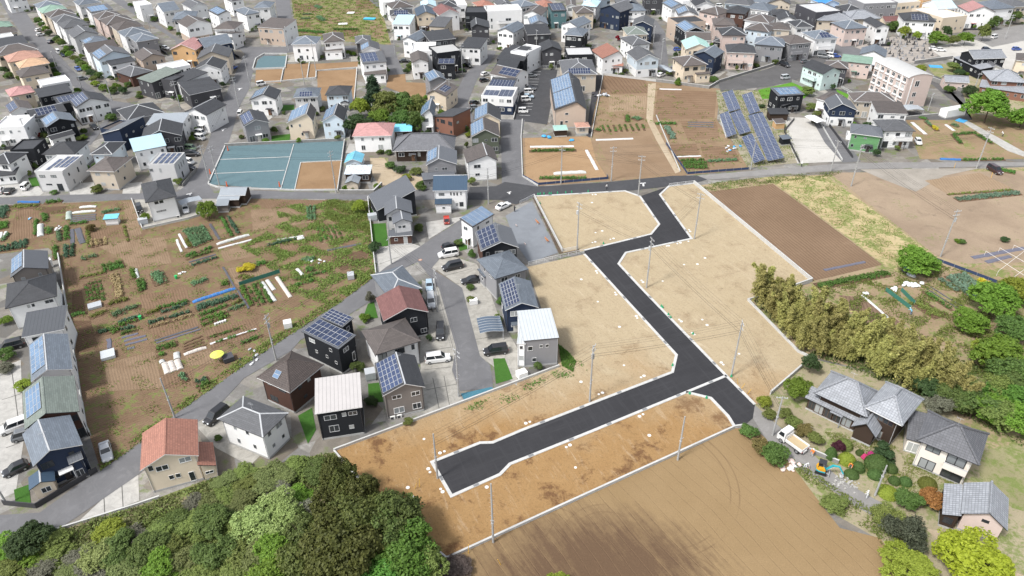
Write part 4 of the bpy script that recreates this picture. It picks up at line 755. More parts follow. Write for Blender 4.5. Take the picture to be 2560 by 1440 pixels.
('allotment_plot','vp_light',.04,[(-85.6,383.9),(-74.3,383.3),(-72.6,373.2),(-82.9,372.1)]),
('allotment_plot','vp_mid',.04,[(-77.7,342.5),(-68.0,339.9),(-67.3,330.4),(-75.7,332.1)]),
('allotment_plot','vp_light',.04,[(-65.2,351.2),(-59.5,350.9),(-54.7,325.9),(-59.8,328.1)]),
('road','asphalt_new',.06,[(33.9,170.4),(36.3,155.2),(33.5,150.4),(16.9,143.3),(16.7,141.6),(22.0,127.6),(30.66,104.91),(28.98,100.02),(1.36,85.91),(-3.44,83.21),(-5.52,83.16),(-12.99,79.17),(-9.47,72.39),(-2.23,76.46),(-.67,78.55),(30.34,94.64),(34.32,93.03),(36.17,88.57),(36.6,86.12),(38.08,86.18),(40.2,88.02),(41.47,91.29),(38.48,98.74),(27.5,127.5),(24.0,137.2),(26.3,142.0),(42.7,148.0),(39.3,171.2),(42.6,176.1)]),
('road','asphalt_mid',.055,[(-11.8,169.7),(-11.0,177.2),(-4.0,177.5),(-1.6,180.1),(7.4,176.9),(27.3,179.3),(44.9,182.6),(51.6,182.6),(53.8,180.0),(49.6,177.7),(42.6,176.1),(34.6,174.4),(30.4,173.6),(6.1,171.0),(1.3,166.6),(-2.8,169.4)]),
('road','asphalt_old2',.05,[(51.6,182.6),(72.3,185.9),(91.3,188.9),(107.6,189.7),(145.7,188.6),(172.7,188.3),(170.6,185.4),(144.2,186.2),(97.3,185.5),(71.2,182.3),(53.8,179.8)]),
('road','asphalt_old',.05,[(-153.2,173.6),(-136.5,174.3),(-118.5,175.7),(-99.8,175.9),(-90.3,176.6),(-79.5,175.3),(-68.8,176.9),(-47.2,174.4),(-35.9,173.3),(-21.3,177.0),(-11.0,177.2),(-11.8,169.7),(-22.8,170.0),(-35.8,170.5),(-67.5,172.1),(-100.2,172.3),(-134.3,170.5),(-150.7,169.9)]),
('road','asphalt_old',.055,[(-90.1,176.1),(-89.4,179.0),(-89.4,189.2),(-93.0,209.6),(-99.5,239.3),(-103.4,262.3),(-108.3,291.8),(-110.5,305.8),(-114.6,312.5),(-145.6,322.4),(-148.6,329.0),(-222.1,420.8),(-214.7,420.4),(-146.3,328.9),(-114.3,317.3),(-100.0,315.4),(-95.8,315.8),(-117.9,383.1),(-129.5,425.5),(-121.9,425.0),(-110.3,382.7),(-95.2,329.7),(-82.8,315.3),(-65.8,316.3),(-63.1,310.2),(-89.9,309.0),(-103.7,298.2),(-95.3,259.8),(-93.4,243.0),(-87.3,212.5),(-86.8,206.3),(-83.6,182.0),(-79.3,174.8)]),
('road','asphalt_old',.05,[(-247.3,373.4),(-220.5,337.6),(-174.7,279.2),(-155.6,259.0),(-134.7,231.2),(-132.4,210.8),(-129.2,209.5),(-131.7,224.7),(-133.5,236.7),(-129.1,242.3),(-129.7,245.5),(-140.3,250.0),(-151.1,259.7),(-169.1,281.5),(-198.5,319.9),(-228.6,360.8),(-269.8,418.6),(-280.0,419.2)]),
('road','asphalt_old',.05,[(-18.7,222.9),(-19.4,250.4),(-17.2,272.9),(-10.6,297.5),(-12.2,309.1),(-5.1,305.2),(-8.1,287.6),(-12.2,267.9),(-14.5,244.1),(-12.3,230.6),(-9.7,223.3)]),
('road','asphalt_old',.05,[(-55.9,316.5),(-49.4,316.2),(-46.1,299.0),(-39.9,275.7),(-46.1,275.0),(-50.1,294.8)]),
('road','asphalt_old',.05,[(67.0,348.3),(59.9,304.1),(58.2,277.6),(61.6,277.5),(70.0,331.9),(69.7,353.3)]),
('road','asphalt_old',.045,[(-81.9,422.7),(-63.0,421.6),(-49.3,351.9),(-45.3,317.9),(-53.1,352.1)]),
('road','asphalt_old',.052,[(-3.0,227.3),(4.9,226.3),(3.6,211.1),(3.3,183.3),(7.4,176.9),(-2.4,178.9)]),
('car_park','asphalt_mid',.05,[(6.5,280.8),(18.7,278.8),(12.0,221.9),(4.9,224.9),(1.4,227.2)]),
('car_park','asphalt_dark',.05,[(32.0,270.9),(35.7,272.2),(26.8,225.6),(24.8,210.4),(23.7,212.1)]),
('car_park','asphalt_patchy',.05,[(76.5,260.7),(99.7,276.9),(106.1,282.8),(127.7,298.2),(133.9,295.6),(110.4,267.7),(103.2,260.5),(93.5,256.4),(75.1,251.1)]),
('road','asphalt_old',.045,[(129.0,298.1),(141.0,312.4),(146.7,297.3),(149.2,281.0),(141.0,276.2),(133.8,294.5)]),
('road','asphalt_old',.05,[(94.9,204.1),(97.7,223.1),(100.1,224.4),(101.8,203.9),(100.2,190.5),(94.8,190.1)]),
('yard','asphalt_patchy',.045,[(112.2,256.2),(119.1,251.5),(123.0,237.1),(137.6,225.3),(145.8,228.6),(152.9,232.1),(151.3,242.0),(153.4,263.6),(158.9,265.7),(161.8,254.2),(148.5,221.3),(128.2,222.0),(114.4,226.1)]),
('road','asphalt_old2',.05,[(199.2,312.8),(219.2,330.1),(234.5,337.7),(284.6,357.6),(265.1,329.2),(218.4,310.6),(199.9,301.9)]),
('road','asphalt_old',.06,[(-11.1,160.8),(-21.9,145.4),(-28.2,137.2),(-30.1,133.6),(-35.5,124.2),(-48.46,105.9),(-57.75,90.94),(-61.33,83.68),(-64.99,78.23),(-67.03,75.62),(-70.17,70.33),(-75.88,69.98),(-82.93,69.95),(-80.47,66.08),(-73.75,66.32),(-66.13,67.09),(-64.42,69.23),(-58.64,77.31),(-55.19,83.84),(-53.64,88.66),(-52.06,89.97),(-48.91,99.88),(-42.31,107.57),(-41.21,111.0),(-33.3,119.1),(-27.8,126.2),(-27.3,133.5),(-21.3,139.2),(-15.7,128.5),(-10.84,107.9),(-11.21,101.48),(-9.43,95.7),(-3.57,96.43),(-4.18,102.59),(-6.18,105.41),(-10.7,128.4),(-18.0,136.2),(-15.6,142.4),(-10.9,150.4)]),
('farm_lane','asphalt_old2',.05,[(41.32,91.49),(43.67,86.64),(46.66,81.38),(49.76,74.74),(53.55,70.72),(55.68,68.86),(52.6,67.14),(49.66,69.9),(46.93,73.69),(43.94,77.48),(41.12,82.61),(40.2,88.02)]),
('farm_drive','path_dirt',.045,[(58.24,65.67),(60.73,64.96),(63.29,61.32),(67.83,57.85),(65.76,54.39),(60.62,60.41)]),
('driveway','conc_dirty',.04,[(-19.6,131.7),(-15.7,128.5),(-10.84,107.9),(-11.17,100.92),(-9.39,94.97),(-8.76,93.42),(-15.13,89.98),(-17.37,104.46)]),
('driveway','conc_dirty',.04,[(-18.1,137.4),(-10.7,128.4),(-6.18,105.41),(-3.73,102.46),(.63,96.88),(1.36,106.45),(-2.5,116.7),(-5.0,128.3),(-7.9,138.0),(-15.6,142.5)]),
('driveway','conc_white',.03,[(-58.64,77.47),(-56.34,72.31),(-63.81,68.23),(-62.15,72.41)]),
('driveway','conc_white',.04,[(-32.1,144.7),(-25.5,148.6),(-21.3,146.1),(-29.9,133.2)]),
('driveway','conc_white',.045,[(-21.2,157.8),(-11.2,160.8),(-19.7,149.4)]),
('driveway','conc_white',.03,[(-97.46,102.03),(-92.87,105.96),(-80.75,85.17),(-75.95,74.29),(-79.05,71.34)]),
('driveway','conc_white',.03,[(-144.6,188.2),(-139.2,190.7),(-126.5,177.6),(-126.4,175.4),(-136.8,174.8)]),
('driveway','conc_white',.03,[(-121.9,182.4),(-115.2,183.5),(-112.0,175.5),(-118.4,175.4)]),
('driveway','conc_white',.03,[(-106.7,181.9),(-102.2,183.1),(-99.7,175.6),(-104.3,175.3)]),
('driveway','conc_dirty',.03,[(-53.88,88.38),(-51.11,91.21),(-48.79,88.29),(-40.67,80.99),(-41.65,78.91),(-48.32,82.84)]),
('yard','asphalt_park',.07,[(-1.4,160.6),(5.5,168.3),(10.7,142.4),(3.9,138.1),(1.1,146.7)]),
('yard','conc_dirty',.03,[(-38.6,187.7),(-31.2,187.5),(-24.0,183.3),(-23.3,175.8),(-37.3,175.5)]),
('yard','path_dirt',.035,[(-41.2,197.4),(-37.1,197.3),(-32.9,187.5),(-24.0,183.3),(-24.4,175.9),(-34.0,175.0),(-39.7,187.7)]),
('yard','conc_dirty',.03,[(-100.1,172.1),(-90.0,175.6),(-76.8,174.7),(-69.3,171.9),(-74.1,166.4),(-81.3,160.8),(-90.6,155.9)]),
('net_pond','net_teal',.08,[(-87.1,207.8),(-51.0,210.4),(-48.9,195.7),(-60.9,194.6),(-58.3,176.6),(-83.1,181.0)]),
('field_plot','terrace',.05,[(-60.9,194.6),(-48.9,195.7),(-46.9,176.8),(-58.3,176.6)]),
('net_pond','net_teal',.08,[(-101.6,302.6),(-91.9,302.1),(-88.5,285.5),(-100.2,284.7),(-102.5,297.0)]),
('sheet','net_blue',.08,[(-9.25,94.97),(-3.93,96.65),(-3.42,96.11),(-8.62,93.42)]),
('lawn','turf',.06,[(-3.69,104.54),(-1.52,104.61),(-.07,98.72),(-3.08,97.48)]),
('lawn','turf',.06,[(-26.06,97.92),(-23.61,98.3),(-22.53,93.17),(-25.13,92.92)]),
('lawn','turf',.06,[(-76.47,74.69),(-74.75,75.67),(-72.28,71.82),(-74.58,71.86)]),
('lawn','turf',.06,[(-34.7,157.3),(-31.1,157.6),(-28.9,146.5),(-32.3,146.0)]),
('lawn','turf',.06,[(-36.6,165.8),(-34.3,166.2),(-33.1,161.4),(-35.5,160.4)]),
('lawn','turf',.06,[(-13.2,148.9),(-10.8,149.8),(-10.0,144.7),(-12.0,143.7)]),
('lawn','turf',.06,[(-135.8,186.6),(-133.6,187.1),(-129.6,181.4),(-131.4,180.7)]),
('lawn','turf',.06,[(-30.0,122.9),(-28.9,123.6),(-27.2,117.9),(-30.3,117.3)]),
('lawn','turf',.06,[(-74.9,215.4),(-69.4,216.8),(-68.3,211.3),(-73.7,210.2)]),
('lawn','turf',.06,[(-79.8,242.9),(-74.8,243.5),(-73.3,238.4),(-78.1,237.4)]),
('lawn','turf',.06,[(-36.73,89.98),(-34.77,91.9),(-32.93,86.61),(-33.55,83.46)]),
('lawn','lawn_dry',.02,[(-38.7,198.1),(-35.9,197.3),(-34.3,187.6),(-36.6,187.6)]),
('lawn','yard_moss',.02,[(59.23,84.08),(64.51,80.05),(67.86,74.28),(64.93,69.8),(57.58,71.77),(51.55,79.42)]),
('lawn','lawn_dry',.025,[(73.33,79.9),(80.62,81.49),(85.76,75.57),(77.72,66.75),(72.68,68.95),(71.31,75.01)]),
]
KERBS=[
[(6.4,171.2),(30.4,173.6),(33.9,170.4),(36.3,155.2),(33.5,150.4),(16.9,143.3)],
[(16.7,141.6),(22.0,127.6),(30.66,104.91),(28.98,100.02),(1.36,85.91),(-3.44,83.21),(-5.52,83.16),(-12.99,79.17),(-9.47,72.39),(-2.23,76.46),(-.67,78.55),(12.7,85.35),(38.5,98.85)],
[(30.34,94.64),(34.32,93.03),(36.17,88.57),(36.6,86.12)],
[(41.47,91.29),(38.48,98.74),(27.5,127.5),(24.0,137.2),(26.3,142.0),(42.7,148.0),(39.3,171.2),(42.6,176.1),(49.6,177.7)],
]
WALLS_L=[
([(-28.99,81.82),(8.51,102.0)],.22,.5,'conc_wall','low grey concrete retaining wall along the upper edge of the lower building lot'),
([(-28.99,81.82),(-20.38,71.45),(-9.4,61.56)],.2,.35,'conc_wall','low grey concrete retaining wall on the wood side of the lower building lot'),
([(-9.4,61.56),(6.67,70.14),(36.56,85.93),(38.08,86.18)],.24,.45,'conc_wall','low grey concrete retaining wall between lower building lot and tilled field'),
([(49.6,177.7),(64.5,129.1),(58.7,126.2)],.22,.9,'conc_wall','low grey concrete retaining wall along the ploughed brown field'),
([(58.7,126.2),(48.9,122.3),(53.59,105.28),(54.97,103.84)],.22,.5,'conc_wall','low grey concrete retaining wall round the notch beside the bamboo'),
([(53.0,101.12),(44.83,93.75)],.22,.8,'conc_wall','low grey concrete retaining wall beside the farmhouse'),
([(6.1,170.8),(11.7,142.8)],.16,.9,'conc_wall','low grey concrete retaining wall along the plaza planting strip'),
([(2.3,167.0),(6.1,170.8)],.12,.9,'rail','pale metal railing at the top of the plaza'),
([(11.7,142.8),(15.5,144.1)],.1,.8,'rail','pale metal railing beside the plaza planting strip'),
([(3.7,137.1),(16.7,142.3)],.1,1.0,'rail','pale metal railing at the foot of the plaza'),
([(42.6,176.1),(49.6,177.7)],.12,.9,'rail','pale metal railing beside the new road mouth'),
([(-105.1,143.8),(-72.15,88.52),(-70.02,85.89)],.16,.9,'conc_wall','low grey concrete retaining wall behind the left column houses'),
([(-100.3,172.1),(-90.7,155.9),(-81.3,160.8),(-74.2,166.9)],.14,.6,'conc_wall','low grey concrete retaining wall round the lone white house'),
([(-37.6,170.8),(-31.7,142.1),(-29.9,133.6)],.16,.9,'conc_wall','low grey concrete retaining wall at the right end of the vegetable field'),
([(-66.09,67.02),(-55.91,71.56),(-53.41,72.79)],.2,.5,'conc_wall','low grey concrete retaining wall between road bend and wood'),
([(-76.39,71.89),(-71.12,71.21),(-65.3,78.23)],.15,1.0,'dark_fence','dark slatted fence round the lowest left column house'),
([(-87.0,207.5),(-83.1,181.0),(-79.7,178.7),(-58.2,176.4),(-46.6,176.3)],.25,.35,'white_wall','low white concrete edging round the netted pond'),
([(-60.9,194.6),(-58.3,176.6)],.2,.25,'white_wall','low white concrete edging left of the pond soil plot'),
([(-60.9,194.6),(-48.8,195.7)],.2,.25,'white_wall','low white concrete edging above the pond soil plot'),
([(-66.2,208.1),(-62.2,177.2)],.2,.22,'white_wall','low white concrete edging across the netted pond'),
([(-85.5,197.4),(-65.1,198.7)],.2,.2,'white_wall','low white concrete edging across the upper part of the netted pond'),
([(-83.8,187.7),(-64.2,189.3)],.2,.2,'white_wall','low white concrete edging across the lower part of the netted pond'),
([(-51.0,210.1),(-46.5,175.8)],.18,.8,'conc_wall','low grey concrete retaining wall at the right end of the pond'),
([(-100.9,284.2),(-88.4,285.2),(-91.9,302.1)],.3,.5,'white_wall','low white concrete edging below the small upper pond'),
([(-100.9,284.2),(-103.7,298.2),(-102.2,304.9),(-92.5,304.4)],.3,.5,'white_wall','low white concrete edging round the small upper pond'),
([(-94.5,267.4),(-85.8,268.5),(-73.4,272.2),(-75.2,281.1)],.3,.5,'white_wall','low white concrete edging below the upper terraces'),
([(-88.9,284.8),(-85.7,268.0)],.25,.4,'white_wall','low white concrete edging between first and second terrace'),
([(-80.4,292.3),(-76.8,272.4)],.25,.4,'white_wall','low white concrete edging between second and third terrace'),
([(-75.2,281.1),(-59.9,284.6)],.25,.4,'white_wall','low white concrete edging above the large terrace'),
([(-59.9,284.6),(-54.6,247.6)],.25,.4,'conc_wall','low grey concrete retaining wall right of the large terrace'),
([(-45.6,174.1),(-36.5,173.8),(-35.0,178.6)],.3,1.2,'block_wall','grey block wall round the farmyard'),
([(-87.0,207.5),(-51.1,210.7)],.2,.9,'block_wall','grey block wall behind the netted pond'),
([(6.3,281.8),(18.5,280.3)],.15,1.2,'rail','pale metal railing above the striped car park'),
([(1.2,226.5),(6.4,280.8)],.15,.8,'conc_wall','low grey concrete retaining wall left of the striped car park'),
([(4.1,226.4),(3.4,211.2),(3.3,183.3),(7.4,177.2)],.2,.4,'conc_wall','low grey concrete retaining wall beside the street to the T-junction'),
([(25.0,210.4),(35.6,271.7)],.15,.6,'conc_wall','low grey concrete retaining wall left of the far ploughed plot'),
([(35.6,271.7),(54.2,263.4)],.15,.8,'conc_wall','low grey concrete retaining wall above the far ploughed plot'),
([(54.2,263.4),(71.7,254.7),(76.5,260.7)],.25,1.0,'block_wall','grey block wall below the tan-porch house'),
([(76.6,261.1),(101.2,279.4),(119.2,295.7)],.25,1.0,'block_wall','grey block wall above the patchy asphalt lot'),
([(68.2,224.1),(66.3,209.1)],.12,.5,'conc_wall','low grey concrete retaining wall left of the solar field'),
([(48.2,228.4),(47.4,185.1)],.15,.4,'conc_wall','low grey concrete retaining wall beside the far field path'),
([(118.9,253.7),(122.2,235.1)],.15,.9,'rail','pale metal railing beside the pink apartment block'),
([(127.5,222.8),(148.3,227.1)],.2,.9,'block_wall','grey block wall above the far right garden'),
([(157.6,280.6),(175.3,286.2)],.25,1.3,'block_wall','grey block wall below the graveyard'),
([(153.4,263.6),(160.4,243.7)],.25,1.4,'block_wall','grey block wall beside the far right lane'),
([(101.5,221.2),(98.7,193.1)],.15,.9,'dark_fence','dark slatted fence right of the gravel lot'),
([(91.9,223.3),(85.5,213.3),(82.4,190.0)],.15,.8,'dark_fence','dark slatted fence left of the gravel lot'),
([(99.6,223.0),(95.1,191.2)],.12,.5,'conc_wall','low grey concrete retaining wall beside the lane to the farm road'),
([(45.83,81.22),(50.61,77.77)],.2,.8,'block_wall','grey block wall beside the farm lane excavation'),
]
NET_L=[
([(3.3,183.3),(7.4,177.9),(26.8,181.1),(26.7,183.1)],'low dark blue net fence round the orange plot'),
([(47.1,205.0),(49.1,183.5),(66.9,186.1)],'low dark blue net fence below the solar field'),
([(94.6,137.6),(102.4,128.9),(103.9,127.0)],'low dark net fence beside the spreading tree'),
]
CARS=[
('in the upper left, first bay beside the left street',-218.3,347.0,1.13,'hatch','white'),
('in the upper left, second bay beside the left street',-213.2,338.7,.89,'hatch','white'),
('in the upper left, third bay beside the left street',-202.5,326.8,1.57,'hatch','navy'),
('in the upper left beside a dark one',-190.3,309.8,-.88,'van','white'),
('in the upper left beside the white van',-186.3,305.8,-.88,'hatch','navy'),
('parked alone beside the left street',-170.2,285.7,-.78,'hatch','blue'),
('at the foot of the left street',-162.8,274.0,.75,'hatch','grey'),
('beside the white solar gable, far left',-134.6,223.7,-.82,'sedan','black'),
('near the upper left crossroads',-108.7,285.2,1.17,'hatch','blue'),
('below the far left white houses',-147.6,211.9,-.79,'van','white'),
('upper of two vans beside the pole street',-97.7,217.0,-.38,'van','white'),
('lower of two vans beside the pole street',-96.5,213.0,-.44,'van','white'),
('beside the terraces, pole street',-90.3,233.9,1.67,'van','white'),
('at the end of the second street',-146.7,314.2,-.58,'hatch','white'),
('next to the four-panel-row flat house',-132.3,179.6,1.65,'van','white'),
('at left edge, beside the white van',-135.5,177.4,1.72,'hatch','black'),
('cut by the left edge of the frame',-138.2,177.7,1.88,'hatch','white'),
('in the bay beside the pole street',-96.5,204.8,-.24,'van','green'),
('between green and white vans',-94.8,200.5,.06,'minivan','black'),
('in the bay above the netted pond',-93.4,194.8,-.39,'van','white'),
('lowest in the bay above the netted pond',-91.7,191.1,-.42,'hatch','black'),
('beside the far left street',-145.0,208.4,-.2,'hatch','white'),
('behind the left edge houses',-144.2,198.6,-.86,'hatch','navy'),
('beside the lone white house',-95.4,165.7,-1.07,'van','black'),
('under the carport beside the vegetable field',-83.4,165.3,-1.14,'hatch','white'),
('at the top, beside the short street',-111.1,359.9,-.72,'sedan','black'),
('beside the short cul-de-sac, top',-41.9,291.2,.2,'sedan','black'),
('under the bend of the centre street',-16.0,283.9,-.87,'hatch','black'),
('right of the centre street',-9.1,273.1,.75,'hatch','white'),
('right of the centre street, by hedge',-9.3,265.7,.56,'hatch','black'),
('right of the centre street, upper of two',-12.1,241.7,.79,'hatch','black'),
('right of the centre street, lower of two',-11.7,237.0,.2,'hatch','grey'),
('on the kerb of the centre street',-13.8,234.0,1.36,'hatch','white'),
('beside the terraces',-91.9,264.4,.58,'van','white'),
('in the striped car park, topmost',8.5,270.4,.22,'hatch','grey'),
('in the striped car park, the black one',7.3,255.7,-.35,'sedan','black'),
('in the striped car park, second',6.8,251.9,.07,'van','white'),
('in the striped car park, pale blue',6.7,247.2,-.07,'hatch','paleblue'),
('in the striped car park, third',5.6,244.0,.23,'van','white'),
('in the striped car park, lowest',4.5,232.8,-.04,'van','white'),
('beside the red-tile-trimmed house',47.8,293.9,1.35,'van','white'),
('right of the right-hand street',69.9,302.5,.4,'hatch','blue'),
('at the foot of the right-hand street',62.9,276.9,1.46,'hatch','grey'),
('at the foot of the right-hand street',57.1,269.3,.75,'hatch','white'),
('at the top, in front of white walls',35.9,337.9,-.16,'hatch','silver'),
('above the striped car park',12.9,303.7,.23,'van','white'),
('at the top right',105.3,376.7,.06,'van','white'),
('beside the tan-porch house',80.2,278.1,-1.66,'hatch','black'),
('on the asphalt lot, upper',106.8,279.6,-1.12,'minivan','black'),
('on the asphalt lot, under the grey house',116.0,283.8,.42,'hatch','grey'),
('beside the lane, first of three',125.6,289.8,-.52,'minivan','grey'),
('beside the lane, middle of three',128.6,290.7,-.74,'van','white'),
('beside the lane, third of three',130.9,290.4,-.04,'hatch','blue'),
('alone on the patchy asphalt lot',102.1,264.1,.26,'van','silver'),
('on the pale car park, left',194.9,297.2,.02,'hatch','navy'),
('on the pale car park, right',207.0,296.9,.12,'hatch','blue'),
('beside the graveyard, left',174.2,298.8,-.45,'hatch','white'),
('beside the graveyard, right',176.1,296.9,-.13,'hatch','white'),
('at the top right road',207.8,314.7,.55,'van','white'),
('beside the white balcony house',122.3,202.9,-1.78,'hatch','white'),
('beside the seed bed, right',133.7,182.4,-1.41,'minivan','maroon'),
('topmost right of the cul-de-sac',-14.4,145.0,.58,'hatch','black'),
('at the head of the cul-de-sac',-14.5,141.5,-2.85,'minivan','white'),
('second bay of the cul-de-sac',-13.2,136.1,-2.76,'minivan','black'),
('third bay of the cul-de-sac',-8.8,130.5,-2.88,'sedan','black'),
('beside the sloping grey plaza',-2.0,164.9,.79,'sedan','white'),
('beside the red roof, upper',-17.7,128.5,-1.45,'hatch','paleblue'),
('beside the red roof, lower',-16.8,122.7,-1.43,'minivan','silver'),
('in the bay below the red roof',-14.1,112.2,-1.51,'minivan','black'),
('in the concrete bays of the cul-de-sac',-14.0,104.1,.17,'minivan','white'),
('beside the solar carport',-3.2,106.2,-2.96,'minivan','black'),
('in the left column driveways, upper',-96.5,109.5,-2.67,'minivan','black'),
('beside the grey-hipped white house',-50.4,89.7,-2.08,'minivan','black'),
('in the left column driveways, lower',-83.5,87.7,-2.52,'minivan','white'),
('on the grass beside the road bend',-65.5,81.8,-1.01,'sedan','silver'),
('in the left column driveways, lowest',-78.1,78.4,-2.43,'hatch','black'),
('in the left column driveways, beside the white one',-80.9,85.5,-2.7,'van','grey'),
]
POLES=[
('at the foot of the lower building lot',-3.1,64.18,12.2,.0,-1),
('at the closed end of the new road',-11.84,75.9,9.6,.37,-1),
('beside the tilled field edge',25.78,79.02,9.4,.74,-1),
('at the middle of the new lower road',13.2,92.61,12.4,1.11,1),
('right of the new road junction',39.3,98.72,12.3,1.48,0),
('on the right lot beside the new road',28.7,127.6,12.2,1.85,1),
('on the upper left lot beside the plaza',15.2,143.7,12.2,2.22,1),
('on the right lot below the ploughed field',43.3,147.9,12,2.59,0),
('at the mouth of the new road',33.5,170.7,11.4,2.96,0),
('beside the spreading tree',96.9,138.5,12,.23,1),
('on the bare ground beside the farm road',91.1,174.7,12,.6,0),
('at the corner of the pond soil plot',-46.7,174.8,12,.97,0),
('beside the diagonal road, tallest',-44.34,104.88,10.5,1.34,1),
('at the lower end of the vegetable field',-57.58,89.78,9,1.71,-1),
('beside the seed bed on the farm road',130.2,185.0,12,2.08,1),
('at the gravel lot corner',89.4,184.6,9,2.45,0),
('in the orange plot',13.7,178.7,11,2.82,0),
('at the orange plot right corner',27.5,180.0,10,.09,0),
('at the solar field corner',67.4,186.1,10,.46,0),
('left of the netted pond, upper',-83.2,182.3,11,.83,0),
('left of the netted pond, lower',-79.2,178.9,12,1.2,0),
('right of the second street',-165.4,343.9,8,1.57,0),
('left of the left street',-175.7,281.2,9,1.94,0),
('at the foot of the left street',-156.7,261.3,8,2.31,0),
('beside the low brown house',-141.2,250.8,10,2.68,0),
('beside the left street corner house',-132.3,222.6,8,3.05,0),
('beside the upper left crossing house',-112.8,240.2,10,.32,0),
('at the pole street bend',-93.5,242.2,10.5,.69,1),
('at the pole street, upper',-94.9,261.1,12,1.06,0),
('among the far left houses',-149.3,212.3,8,1.43,0),
('beside the short top street',-93.1,309.7,10,1.8,0),
('on the upper terraces, lower',-76.1,264.9,10,2.17,0),
('on the upper terraces, upper',-75.1,280.1,12,2.54,0),
('at the centre street bend',-17.9,274.3,12,2.91,1),
('beside the centre street, lower',-20.5,242.3,9,.18,0),
('beside the short cul-de-sac',-46.6,299.0,11,.55,0),
('at the foot of the right-hand street',59.8,284.7,10,.92,0),
('beside the right-hand street',60.4,307.0,9,1.29,0),
('behind the vacant lot',51.3,339.7,9,1.66,0),
('above the striped car park',11.4,303.3,9,2.03,0),
('before the scaffolded block',139.5,349.8,8,2.4,0),
('inside the graveyard',157.0,294.1,8,2.77,0),
('beside the top right road',212.2,314.0,10,.04,0),
('beside the small tiled outbuilding',160.4,243.7,8,.41,0),
('in front of the pink apartment block',138.5,230.0,6,.78,0),
('before the grey gabled house at centre',-27.2,138.5,7,1.15,0),
('at the T-junction house',-5.8,167.2,10,1.52,1),
('in the cul-de-sac, upper',-15.3,119.7,10,1.89,1),
('in the cul-de-sac, lower',-9.57,94.26,10.5,2.26,0),
('leaning in the farmstead garden',53.71,71.53,6.5,2.63,-1),
('on the farm lane, wooden',42.26,84.01,8.5,3.0,0),
('at the lower left street corner',-76.05,72.03,8,.27,-1),
]
WIRES=[
(3,1),
(3,4),
(4,5),
(5,7),
(5,6),
(7,8),
(8,16),
(8,17),
(17,18),
(18,15),
(15,14),
(10,14),
(9,10),
(16,46),
(46,11),
(11,20),
(12,13),
(12,45),
(45,47),
(47,48),
(19,27),
(27,28),
(23,24),
(22,23),
(26,27),
(33,34),
(36,37),
(50,4),
]
